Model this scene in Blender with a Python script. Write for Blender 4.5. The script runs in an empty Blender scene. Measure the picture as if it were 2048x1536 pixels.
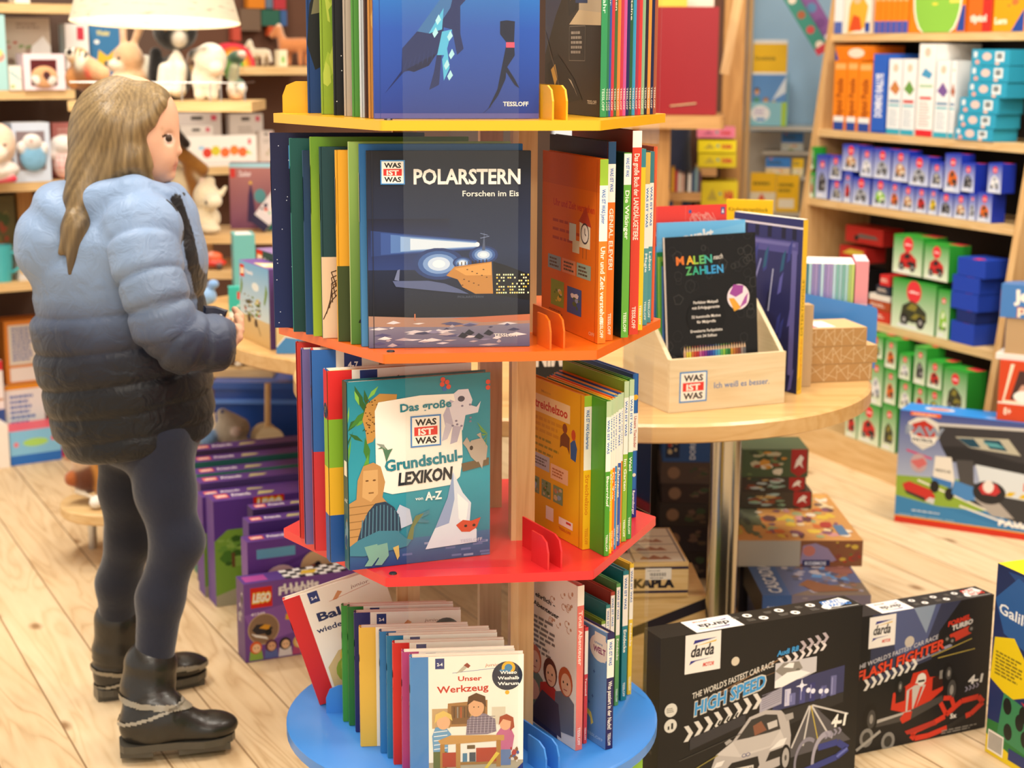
import bpy, math, random
import numpy as np
from mathutils import Vector, Matrix
from mathutils.geometry import tessellate_polygon
random.seed(7)
SC = bpy.context.scene
COL = SC.collection
# ---------------------------------------------------------------- camera, world, lights, exposure
EYE = Vector((0.0, 0.0, 1.30))
FOC = 3190.0                      # focal length in pixels of the 2048 x 1536 frame
PITCH, ROLL = math.radians(11.75), math.radians(0.305)
_f = Vector((0, math.cos(PITCH), -math.sin(PITCH)))
_u = Vector((0, math.sin(PITCH), math.cos(PITCH)))
_x = Vector((1, 0, 0))
CR = _x * math.cos(ROLL) + _u * math.sin(ROLL)
CU = _u * math.cos(ROLL) - _x * math.sin(ROLL)
CF = _f
cam = bpy.data.cameras.new('camera')
cam.sensor_width = 36.0
cam.lens = FOC / 2048 * 36
cam.clip_start = 0.05
cam.dof.use_dof = True
cam.dof.focus_distance = 2.30
cam.dof.aperture_fstop = 5.0
camo = bpy.data.objects.new('camera', cam)
COL.objects.link(camo)
camo.matrix_world = Matrix(((CR.x, CU.x, -CF.x, EYE.x), (CR.y, CU.y, -CF.y, EYE.y), (CR.z, CU.z, -CF.z, EYE.z), (0, 0, 0, 1)))
SC.camera = camo
w = bpy.data.worlds.new('shop_ambient')
SC.world = w
w.use_nodes = True
w.node_tree.nodes['Background'].inputs[0].default_value = (1.0, 0.93, 0.84, 1)
w.node_tree.nodes['Background'].inputs[1].default_value = 0.72
SC.view_settings.view_transform = 'Standard'
SC.view_settings.look = 'None'
SC.view_settings.gamma = 1.0
SC.view_settings.exposure = 0.46
SC.view_settings.use_curve_mapping = False
def area(x, y, z, sx, sy, e, col=(1, 0.92, 0.80), tgt=None):
 l = bpy.data.lights.new('ceiling_light', 'AREA')
 l.shape = 'RECTANGLE'
 l.size, l.size_y, l.energy, l.color = sx, sy, e, col
 o = bpy.data.objects.new('ceiling_light', l)
 COL.objects.link(o)
 o.location = (x, y, z)
 if tgt:
  o.rotation_euler = (Vector(tgt) - Vector((x, y, z))).to_track_quat('-Z', 'Y').to_euler()
 return o
area(-0.5, 1.0, 2.85, 1.2, 0.3, 26)
area(0.9, 1.2, 2.85, 1.2, 0.3, 22)
area(-1.5, 3.0, 2.85, 0.3, 1.2, 26)
area(0.2, 2.9, 2.85, 0.5, 0.5, 16)
area(1.5, 3.3, 2.85, 0.3, 1.2, 30)
area(-1.1, 4.2, 2.85, 0.9, 0.3, 24, tgt=(-1.5, 5.2, 0.8))
area(0.5, 4.4, 2.85, 0.6, 0.3, 20, tgt=(1.2, 4.9, 0.7))
area(0.6, -0.9, 2.85, 1.5, 0.4, 20, tgt=(0.2, 2.4, 0.6))
def ray(px, py):
 return CR * ((px - 1024) / FOC) - CU * ((py - 768) / FOC) + CF
def on_z(px, py, z):
 d = ray(px, py)
 return EYE + d * ((z - EYE.z) / d.z)
def on_y(px, py, y):
 d = ray(px, py)
 return EYE + d * (y / d.y)
def on_plane(px, py, p, n):
 d = ray(px, py)
 return EYE + d * ((Vector(p) - EYE).dot(n) / d.dot(n))
# ---------------------------------------------------------------- colours and materials
def lin(h):
 h = h.lstrip('#')
 if len(h) == 3:
  h = ''.join(c * 2 for c in h)
 r = []
 for i in (0, 2, 4):
  c = int(h[i:i + 2], 16) / 255
  r.append(c / 12.92 if c <= 0.04045 else ((c + 0.055) / 1.055) ** 2.4)
 return (r[0], r[1], r[2], 1.0)
def C(h):
 return h if isinstance(h, tuple) else lin(h)
MATS = {}
def new_mat(name):
 m = bpy.data.materials.new(name)
 m.use_nodes = True
 nt = m.node_tree
 b = nt.nodes['Principled BSDF']
 MATS[name] = m
 return m, nt, b
def N(nt, typ, **kw):
 n = nt.nodes.new(typ)
 for k, v in kw.items():
  setattr(n, k, v)
 return n
def attr_mat(name, rough, spec=0.5, coat=0.0, noise=0.0, nscale=60, bump=0.0, sheen=0.0, bscale=200):
 m, nt, b = new_mat(name)
 a = N(nt, 'ShaderNodeAttribute', attribute_name='Col')
 src = a.outputs['Color']
 if noise:
  tc = N(nt, 'ShaderNodeTexCoord')
  nz = N(nt, 'ShaderNodeTexNoise')
  nz.inputs['Scale'].default_value = nscale
  nz.inputs['Detail'].default_value = 3
  nt.links.new(tc.outputs['Object'], nz.inputs['Vector'])
  mr = N(nt, 'ShaderNodeMapRange')
  mr.inputs['To Min'].default_value = 1 - noise
  mr.inputs['To Max'].default_value = 1 + noise
  nt.links.new(nz.outputs['Fac'], mr.inputs['Value'])
  mx = N(nt, 'ShaderNodeVectorMath', operation='MULTIPLY')
  nt.links.new(src, mx.inputs[0])
  nt.links.new(mr.outputs['Result'], mx.inputs[1])
  src = mx.outputs['Vector']
 nt.links.new(src, b.inputs['Base Color'])
 b.inputs['Roughness'].default_value = rough
 b.inputs['Specular IOR Level'].default_value = spec
 b.inputs['Coat Weight'].default_value = coat
 b.inputs['Coat Roughness'].default_value = 0.12
 b.inputs['Sheen Weight'].default_value = sheen
 if bump:
  tc = N(nt, 'ShaderNodeTexCoord')
  nz = N(nt, 'ShaderNodeTexNoise')
  nz.inputs['Scale'].default_value = bscale
  nz.inputs['Detail'].default_value = 4
  nt.links.new(tc.outputs['Object'], nz.inputs['Vector'])
  bp = N(nt, 'ShaderNodeBump')
  bp.inputs['Strength'].default_value = bump
  bp.inputs['Distance'].default_value = 0.004
  nt.links.new(nz.outputs['Fac'], bp.inputs['Height'])
  nt.links.new(bp.outputs['Normal'], b.inputs['Normal'])
 return m
attr_mat('print', 0.42, 0.3, 0.03)            # laminated card and covers
attr_mat('matte', 0.75, 0.3, 0.0, 0.06, 40)     # paper, raw card
attr_mat('paint', 0.33, 0.5, 0.15, 0.03, 8)     # lacquered boards
attr_mat('plush', 0.95, 0.1, 0, 0.18, 90, 0.7, 0.5, 160)
attr_mat('skin', 0.5, 0.35, 0, 0.05, 60, 0.06, 0.0, 300)
attr_mat('leather', 0.36, 0.5, 0.1, 0.15, 60, 0.35, 0, 45)
attr_mat('cloth', 0.85, 0.2, 0, 0.08, 120, 0.2, 0.3, 90)
attr_mat('plastic', 0.3, 0.5)
MATS['skin'].node_tree.nodes['Principled BSDF'].inputs['Subsurface Weight'].default_value = 0.12
MATS['skin'].node_tree.nodes['Principled BSDF'].inputs['Subsurface Radius'].default_value = (0.01, 0.004, 0.002)
def wood_mat(name, c1, c2, c3, scale=1.0, axis=0, rough=0.45, knots=True):
 m, nt, b = new_mat(name)
 tc = N(nt, 'ShaderNodeTexCoord')
 mp = N(nt, 'ShaderNodeMapping')
 s = [14 * scale] * 3
 s[axis] = 1.1 * scale
 mp.inputs['Scale'].default_value = s
 nt.links.new(tc.outputs['Object'], mp.inputs['Vector'])
 n1 = N(nt, 'ShaderNodeTexNoise')
 n1.inputs['Scale'].default_value = 1.6
 n1.inputs['Detail'].default_value = 3
 n1.inputs['Distortion'].default_value = 0.6
 nt.links.new(mp.outputs[0], n1.inputs['Vector'])
 wv = N(nt, 'ShaderNodeMath', operation='MULTIPLY')
 wv.inputs[1].default_value = 9.0
 nt.links.new(n1.outputs['Fac'], wv.inputs[0])
 sn = N(nt, 'ShaderNodeMath', operation='PINGPONG')
 sn.inputs[1].default_value = 0.72
 nt.links.new(wv.outputs[0], sn.inputs[0])
 n2 = N(nt, 'ShaderNodeTexNoise')
 n2.inputs['Scale'].default_value = 5.0
 n2.inputs['Detail'].default_value = 6
 nt.links.new(mp.outputs[0], n2.inputs['Vector'])
 ad = N(nt, 'ShaderNodeMath', operation='MULTIPLY_ADD')
 ad.inputs[1].default_value = 0.45
 nt.links.new(sn.outputs[0], ad.inputs[0])
 ml = N(nt, 'ShaderNodeMath', operation='MULTIPLY')
 ml.inputs[1].default_value = 0.75
 nt.links.new(n2.outputs['Fac'], ml.inputs[0])
 nt.links.new(ml.outputs[0], ad.inputs[2])
 cr = N(nt, 'ShaderNodeValToRGB')
 cr.color_ramp.elements[0].position = 0.2
 cr.color_ramp.elements[0].color = C(c1)
 cr.color_ramp.elements[1].position = 0.95
 cr.color_ramp.elements[1].color = C(c3)
 e = cr.color_ramp.elements.new(0.55)
 e.color = C(c2)
 nt.links.new(ad.outputs[0], cr.inputs['Fac'])
 out = cr.outputs['Color']
 if knots:
  vo = N(nt, 'ShaderNodeTexVoronoi')
  vo.inputs['Scale'].default_value = 3.2 * scale
  mp2 = N(nt, 'ShaderNodeMapping')
  s2 = [1.0] * 3
  s2[axis] = 0.55
  mp2.inputs['Scale'].default_value = s2
  nt.links.new(tc.outputs['Object'], mp2.inputs['Vector'])
  nt.links.new(mp2.outputs[0], vo.inputs['Vector'])
  lt = N(nt, 'ShaderNodeMapRange')
  lt.inputs['From Min'].default_value = 0.03
  lt.inputs['From Max'].default_value = 0.10
  lt.inputs['To Min'].default_value = 0.75
  lt.inputs['To Max'].default_value = 0.0
  nt.links.new(vo.outputs['Distance'], lt.inputs['Value'])
  mx = N(nt, 'ShaderNodeMix', data_type='RGBA')
  nt.links.new(lt.outputs['Result'], mx.inputs['Factor'])
  nt.links.new(out, mx.inputs['A'])
  mx.inputs['B'].default_value = C('#7d5730')
  out = mx.outputs['Result']
 nt.links.new(out, b.inputs['Base Color'])
 b.inputs['Roughness'].default_value = rough
 return m
wood_mat('pine_x', '#e6c795', '#dcb982', '#c99e63', 1.0, 0)
wood_mat('pine_y', '#e6c795', '#dcb982', '#c99e63', 1.0, 1)
wood_mat('pine_z', '#dcb883', '#d2a972', '#bd8f58', 1.0, 2)
wood_mat('beech_x', '#e0ba80', '#d8ae72', '#c9995a', 0.7, 0, 0.3, False)
wood_mat('ply_x', '#eadbb8', '#e2d0a8', '#d6bf92', 0.9, 0, 0.55, False)
wood_mat('honey_x', '#d2a468', '#c6955a', '#b07d44', 1.0, 0)
wood_mat('honey_z', '#c89658', '#bb884b', '#a06f38', 1.0, 2)
wood_mat('kapla_x', '#e8cc96', '#dfbf84', '#d0a966', 1.4, 0, 0.5)
m, nt, b = new_mat('chrome')
b.inputs['Base Color'].default_value = C('#b8b2a4')
b.inputs['Metallic'].default_value = 1.0
b.inputs['Roughness'].default_value = 0.22
m, nt, b = new_mat('wire')
b.inputs['Base Color'].default_value = C('#c8c8c8')
b.inputs['Metallic'].default_value = 1.0
b.inputs['Roughness'].default_value = 0.3
m, nt, b = new_mat('acrylic')
nt.nodes.remove(b)
tr = N(nt, 'ShaderNodeBsdfTransparent')
tr.inputs[0].default_value = (0.985, 0.985, 0.98, 1)
gl = N(nt, 'ShaderNodeBsdfGlossy')
gl.inputs['Roughness'].default_value = 0.03
gl.inputs['Color'].default_value = (1, 1, 1, 1)
lw = N(nt, 'ShaderNodeLayerWeight')
lw.inputs['Blend'].default_value = 0.5
pw = N(nt, 'ShaderNodeMath', operation='POWER')
pw.inputs[1].default_value = 4.0
nt.links.new(lw.outputs['Facing'], pw.inputs[0])
fr = N(nt, 'ShaderNodeMath', operation='MULTIPLY_ADD')
fr.inputs[1].default_value = 0.5
fr.inputs[2].default_value = 0.022
nt.links.new(pw.outputs[0], fr.inputs[0])
mx = N(nt, 'ShaderNodeMixShader')
nt.links.new(fr.outputs[0], mx.inputs[0])
nt.links.new(tr.outputs[0], mx.inputs[1])
nt.links.new(gl.outputs[0], mx.inputs[2])
nt.links.new(mx.outputs[0], nt.nodes['Material Output'].inputs[0])
m, nt, b = new_mat('hair')
tc = N(nt, 'ShaderNodeTexCoord')
mp = N(nt, 'ShaderNodeMapping')
mp.inputs['Scale'].default_value = (60, 60, 5)
nz = N(nt, 'ShaderNodeTexNoise')
nz.inputs['Scale'].default_value = 3.0
nz.inputs['Detail'].default_value = 5
a = N(nt, 'ShaderNodeAttribute', attribute_name='Col')
mr = N(nt, 'ShaderNodeMapRange')
mr.inputs['To Min'].default_value = 0.45
mr.inputs['To Max'].default_value = 1.5
mu = N(nt, 'ShaderNodeVectorMath', operation='MULTIPLY')
bp = N(nt, 'ShaderNodeBump')
bp.inputs['Strength'].default_value = 0.5
bp.inputs['Distance'].default_value = 0.003
nt.links.new(tc.outputs['Object'], mp.inputs['Vector'])
nt.links.new(mp.outputs[0], nz.inputs['Vector'])
nt.links.new(nz.outputs['Fac'], mr.inputs['Value'])
nt.links.new(a.outputs['Color'], mu.inputs[0])
nt.links.new(mr.outputs['Result'], mu.inputs[1])
nt.links.new(mu.outputs['Vector'], b.inputs['Base Color'])
nt.links.new(nz.outputs['Fac'], bp.inputs['Height'])
nt.links.new(bp.outputs['Normal'], b.inputs['Normal'])
b.inputs['Roughness'].default_value = 0.42
m, nt, b = new_mat('puffer')
tc = N(nt, 'ShaderNodeTexCoord')
n1 = N(nt, 'ShaderNodeTexNoise')
n1.inputs['Scale'].default_value = 26
n1.inputs['Detail'].default_value = 3
n1.inputs['Distortion'].default_value = 0.8
bp = N(nt, 'ShaderNodeBump')
bp.inputs['Strength'].default_value = 0.55
bp.inputs['Distance'].default_value = 0.012
a = N(nt, 'ShaderNodeAttribute', attribute_name='Col')
nt.links.new(tc.outputs['Object'], n1.inputs['Vector'])
nt.links.new(n1.outputs['Fac'], bp.inputs['Height'])
nt.links.new(bp.outputs['Normal'], b.inputs['Normal'])
nt.links.new(a.outputs['Color'], b.inputs['Base Color'])
b.inputs['Roughness'].default_value = 0.46
b.inputs['Specular IOR Level'].default_value = 0.35
b.inputs['Sheen Weight'].default_value = 0.1
# ---------------------------------------------------------------- mesh builder with flat colours per face corner
class MB:
 def __init__(s):
  s.v, s.f, s.c, s.m = [], [], [], []
 def face(s, pts, col, mi=0):
  i = len(s.v)
  s.v.extend(tuple(p) for p in pts)
  s.f.append(tuple(range(i, i + len(pts))))
  s.c.append(col)
  s.m.append(mi)
 def tri(s, verts, faces, col, mi=0):
  i = len(s.v)
  s.v.extend(tuple(p) for p in verts)
  for f in faces:
   s.f.append(tuple(i + k for k in f))
   s.c.append(col)
   s.m.append(mi)
 def box(s, x0, y0, z0, x1, y1, z1, col, mi=0, M=None, cols=None):
  p = [Vector((x, y, z)) for z in (z0, z1) for y in (y0, y1) for x in (x0, x1)]
  if M is not None:
   p = [M @ q for q in p]
  i = len(s.v)
  s.v.extend(tuple(q) for q in p)
  for k, f in enumerate(((0, 1, 5, 4), (2, 0, 4, 6), (1, 3, 7, 5), (3, 2, 6, 7), (4, 5, 7, 6), (2, 3, 1, 0))):
   s.f.append(tuple(i + j for j in f))          # front, left, right, back, top, bottom
   s.c.append(C(cols[k]) if cols and cols[k] else col)
   s.m.append(mi)
 def prism(s, pts, z0, z1, col, mi=0, M=None):
  n = len(pts)
  V = [Vector((p[0], p[1], z0)) for p in pts] + [Vector((p[0], p[1], z1)) for p in pts]
  if M is not None:
   V = [M @ q for q in V]
  F = [tuple(range(n, 2 * n)), tuple(reversed(range(n)))]
  F += [(k, (k + 1) % n, n + (k + 1) % n, n + k) for k in range(n)]
  s.tri(V, F, col, mi)
 def tube(s, pts, r, col, mi=0, seg=8, r1=None, caps=True, flat=1.0):
  pts = [Vector(p) for p in pts]
  n = len(pts)
  base = len(s.v)
  up = None
  for k, p in enumerate(pts):
   d = (pts[min(k + 1, n - 1)] - pts[max(k - 1, 0)]).normalized()
   if up is None:
    up = Vector((0, 0, 1)) if abs(d.z) < 0.9 else Vector((0, 1, 0))
   sx = d.cross(up).normalized()
   up = sx.cross(d).normalized()
   rr = r[k] if isinstance(r, (list, tuple)) else (r if r1 is None else r + (r1 - r) * k / max(1, n - 1))
   for j in range(seg):
    a = 2 * math.pi * j / seg
    s.v.append(tuple(p + sx * (math.cos(a) * rr) + up * (math.sin(a) * rr * flat)))
  for k in range(n - 1):
   for j in range(seg):
    j2 = (j + 1) % seg
    s.f.append((base + k * seg + j, base + k * seg + j2, base + (k + 1) * seg + j2, base + (k + 1) * seg + j))
    s.c.append(col)
    s.m.append(mi)
  if caps:
   s.f.append(tuple(base + j for j in reversed(range(seg))))
   s.f.append(tuple(base + (n - 1) * seg + j for j in range(seg)))
   s.c += [col, col]
   s.m += [mi, mi]
 def lathe(s, prof, o, col, mi=0, seg=32, cols=None):
  base = len(s.v)
  o = Vector(o)
  for r, z in prof:
   for j in range(seg):
    a = 2 * math.pi * j / seg
    s.v.append((o.x + r * math.cos(a), o.y + r * math.sin(a), o.z + z))
  for k in range(len(prof) - 1):
   for j in range(seg):
    j2 = (j + 1) % seg
    s.f.append((base + k * seg + j, base + k * seg + j2, base + (k + 1) * seg + j2, base + (k + 1) * seg + j))
    s.c.append(C(cols[k]) if cols else col)
    s.m.append(mi)
 def build(s, name, mats=('print',), parent=None, M=None, smooth=False):
  me = bpy.data.meshes.new(name)
  me.from_pydata(s.v, [], s.f)
  ca = me.color_attributes.new('Col', 'FLOAT_COLOR', 'CORNER')
  buf = []
  for f, c in zip(s.f, s.c):
   if isinstance(c, list):
    for q in c:
     buf.extend(q)
   else:
    buf.extend(tuple(c) * len(f))
  ca.data.foreach_set('color', buf)
  for k in mats:
   me.materials.append(MATS[k])
  if len(mats) > 1:
   me.polygons.foreach_set('material_index', s.m)
  if smooth:
   me.polygons.foreach_set('use_smooth', [True] * len(me.polygons))
   if smooth != 'all':
    me.set_sharp_from_angle(angle=math.radians(40))
  o = bpy.data.objects.new(name, me)
  COL.objects.link(o)
  if parent is not None:
   o.parent = parent
  if M is not None:
   o.matrix_local = M
  return o
def tag(o, label, cat, group=None):
 o['label'] = label
 o['category'] = cat
 if group:
  o['group'] = group
 return o
def struct(o):
 o['kind'] = 'structure'
 return o
def empty(name, loc=(0, 0, 0), M=None):
 o = bpy.data.objects.new(name, None)
 COL.objects.link(o)
 if M is not None:
  o.matrix_world = M
 else:
  o.location = loc
 return o
def frame(o, ux, uy=None, uz=None):
 """local x, y, z axes at o; ux points along the front, uy into the depth"""
 ux = Vector(ux).normalized()
 uz = Vector(uz) if uz is not None else Vector((0, 0, 1))
 if uy is None:
  uy = uz.cross(ux)
 uy = Vector(uy).normalized()
 uz = ux.cross(uy).normalized()
 o = Vector(o)
 return Matrix(((ux.x, uy.x, uz.x, o.x), (ux.y, uy.y, uz.y, o.y), (ux.z, uy.z, uz.z, o.z), (0, 0, 0, 1)))
# ---------------------------------------------------------------- lettering
_GL = {}
def glyphs(txt, bold):
 k = (txt, bold)
 if k not in _GL:
  cu = bpy.data.curves.new('t', 'FONT')
  cu.body = txt
  cu.size = 1.0
  cu.resolution_u = 2
  cu.offset = bold
  cu.fill_mode = 'FRONT'
  ob = bpy.data.objects.new('t', cu)
  me = bpy.data.meshes.new_from_object(ob)
  vs = [(v.co.x, v.co.y) for v in me.vertices]
  fs = [tuple(p.vertices) for p in me.polygons]
  bpy.data.objects.remove(ob)
  bpy.data.meshes.remove(me)
  bpy.data.curves.remove(cu)
  if not vs:
   vs, fs = [(0, 0)], []
  xs = [v[0] for v in vs]
  ys = [v[1] for v in vs]
  _GL[k] = (vs, fs, min(xs), max(xs), min(ys), max(ys))
 return _GL[k]
class Face:
 """A printed surface: coordinates 0..1 across and up, layers stack outward by fractions of a millimetre."""
 def __init__(s, mb, o, ux, uy, w, h, mi=0):
  s.mb, s.o, s.w, s.h, s.mi = mb, Vector(o), w, h, mi
  s.ux, s.uy = Vector(ux).normalized(), Vector(uy).normalized()
  s.n = s.ux.cross(s.uy).normalized()
  s.l = 1
 def p(s, x, y, l=None):
  x, y = min(1, max(0, x)), min(1, max(0, y))
  return s.o + s.ux * (x * s.w) + s.uy * (y * s.h) + s.n * ((s.l if l is None else l) * 0.00001)
 def rect(s, x0, y0, x1, y1, c, c2=None, horiz=False):
  s.l += 1
  pts = [s.p(x0, y0), s.p(x1, y0), s.p(x1, y1), s.p(x0, y1)]
  if c2 is None:
   s.mb.face(pts, C(c), s.mi)
  else:
   a, b = C(c), C(c2)
   s.mb.face(pts, [a, b, b, a] if horiz else [a, a, b, b], s.mi)
 def poly(s, pts, c):
  s.l += 1
  P = [s.p(*q) for q in pts]
  if len(P) <= 4:
   s.mb.face(P, C(c), s.mi)
  else:
   ts = tessellate_polygon([[Vector((q[0] * s.w, q[1] * s.h, 0)) for q in pts]])
   fs = []
   for t in ts:
    a, b, d = (pts[i] for i in t)
    cr = (b[0] - a[0]) * (d[1] - a[1]) - (b[1] - a[1]) * (d[0] - a[0])
    fs.append(t if cr > 0 else (t[0], t[2], t[1]))
   s.mb.tri(P, fs, C(c), s.mi)
 def ell(s, x, y, rx, ry, c, n=18, rot=0.0):
  """rx, ry in fractions of the width"""
  ca, sa = math.cos(rot), math.sin(rot)
  k = s.w / s.h
  pts = []
  for j in range(n):
   a = 2 * math.pi * j / n
   u, v = rx * math.cos(a), ry * math.sin(a)
   pts.append((x + u * ca - v * sa, y + (u * sa + v * ca) * k))
  s.l += 1
  s.mb.face([s.p(*q) for q in pts], C(c), s.mi)
 def ring(s, x, y, rx, ry, t, c, n=28, a0=0.0, a1=360.0, rot=0.0):
  k = s.w / s.h
  s.l += 1
  ca, sa = math.cos(rot), math.sin(rot)
  V, F = [], []
  for j in range(n + 1):
   a = math.radians(a0 + (a1 - a0) * j / n)
   for q in (1.0, 1.0 - t):
    u, v = rx * q * math.cos(a), ry * q * math.sin(a)
    V.append(s.p(x + u * ca - v * sa, y + (u * sa + v * ca) * k))
   if j:
    F.append((2 * j - 2, 2 * j, 2 * j + 1, 2 * j - 1))
  s.mb.tri(V, F, C(c), s.mi)
 def line(s, pts, t, c):
  """polyline, t = width as a fraction of the face width"""
  k = s.h / s.w
  s.l += 1
  for (x0, y0), (x1, y1) in zip(pts, pts[1:]):
   dx, dy = x1 - x0, (y1 - y0) * k
   L = math.hypot(dx, dy) or 1e-6
   nx, ny = -dy / L * t / 2, dx / L * t / 2 / k
   s.mb.face([s.p(x0 + nx, y0 + ny), s.p(x0 - nx, y0 - ny), s.p(x1 - nx, y1 - ny), s.p(x1 + nx, y1 + ny)], C(c), s.mi)
 def text(s, txt, x, y, h, c, bold=0.02, align='l', rot=0.0, wid=None, shear=0.0, cols=None):
  """cap height h as a fraction of the face height, baseline start x, y; wid: fit to this fraction of the width"""
  vs, fs, x0, x1, y0, y1 = glyphs(txt, bold)
  if not fs:
   return
  sc = h * s.h / 0.72
  sx = sc if wid is None else wid * s.w / max(1e-4, x1 - x0)
  W = (x1 - x0) * sx
  off = {'l': 0, 'c': -W / 2, 'r': -W}[align]
  ca, sa = math.cos(rot), math.sin(rot)
  s.l += 1
  V = []
  for vx, vy in vs:
   u, v = (vx - x0) * sx + off + vy * sc * shear, vy * sc
   V.append(s.p(x, y) + s.ux * (u * ca - v * sa) + s.uy * (u * sa + v * ca))
  s.mb.tri(V, fs, C(c), s.mi)
 def lines(s, x0, y0, x1, y1, n, c, seed=1, fill=0.55, ragged=True):
  """rows of copy too small to read in the photograph"""
  r = random.Random(seed)
  dy = (y1 - y0) / n
  s.l += 1
  for k in range(n):
   x = x0
   end = x1 - (r.random() * 0.3 * (x1 - x0) if ragged else 0)
   yb = y1 - (k + 1) * dy + dy * (1 - fill) / 2
   while x < end:
    wl = min(end - x, (x1 - x0) * r.uniform(0.08, 0.22))
    s.mb.face([s.p(x, yb), s.p(x + wl, yb), s.p(x + wl, yb + dy * fill), s.p(x, yb + dy * fill)], C(c), s.mi)
    x += wl + (x1 - x0) * 0.03
 def blot(s, x0, y0, x1, y1, cols, n, seed=1, size=0.35, lo=0.3):
  """a busy little illustration: overlapping shapes kept inside the rectangle"""
  r = random.Random(seed)
  for _ in range(n):
   q = r.uniform(lo, 1) * size
   rx = (x1 - x0) * q / 2
   ry = (y1 - y0) * q / 2 * r.uniform(0.5, 1)
   cx = r.uniform(x0 + rx, x1 - rx)
   cy = r.uniform(y0 + ry, y1 - ry)
   m = r.randint(5, 8)
   a0 = r.random() * 6.28
   pts = [(cx + rx * math.cos(a0 + 6.283 * j / m) * r.uniform(0.55, 1), cy + ry * math.sin(a0 + 6.283 * j / m) * r.uniform(0.55, 1)) for j in range(m)]
   s.poly(pts, r.choice(cols))
def was_ist_was(F, x, y, s, bw='#4a8fd0'):
 """square emblem: blue border, WAS / red IST / WAS; s = size as a fraction of the width; x, y = lower left"""
 k = F.w / F.h
 q = lambda a, b: (x + a * s, y + b * s * k)
 F.rect(*q(0, 0), *q(1, 1), bw)
 F.rect(*q(.05, .05), *q(.95, .95), '#f6f3ea')
 F.rect(*q(.12, .36), *q(.88, .64), '#df3b34')
 for t, yy, c in (('WAS', .69, '#16161a'), ('IST', .39, '#f6f3ea'), ('WAS', .11, '#16161a')):
  px, py = q(.5, yy)
  F.text(t, px, py, .2 * s * k, c, .035, 'c', wid=(.7 if t == 'WAS' else .5) * s)
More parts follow.
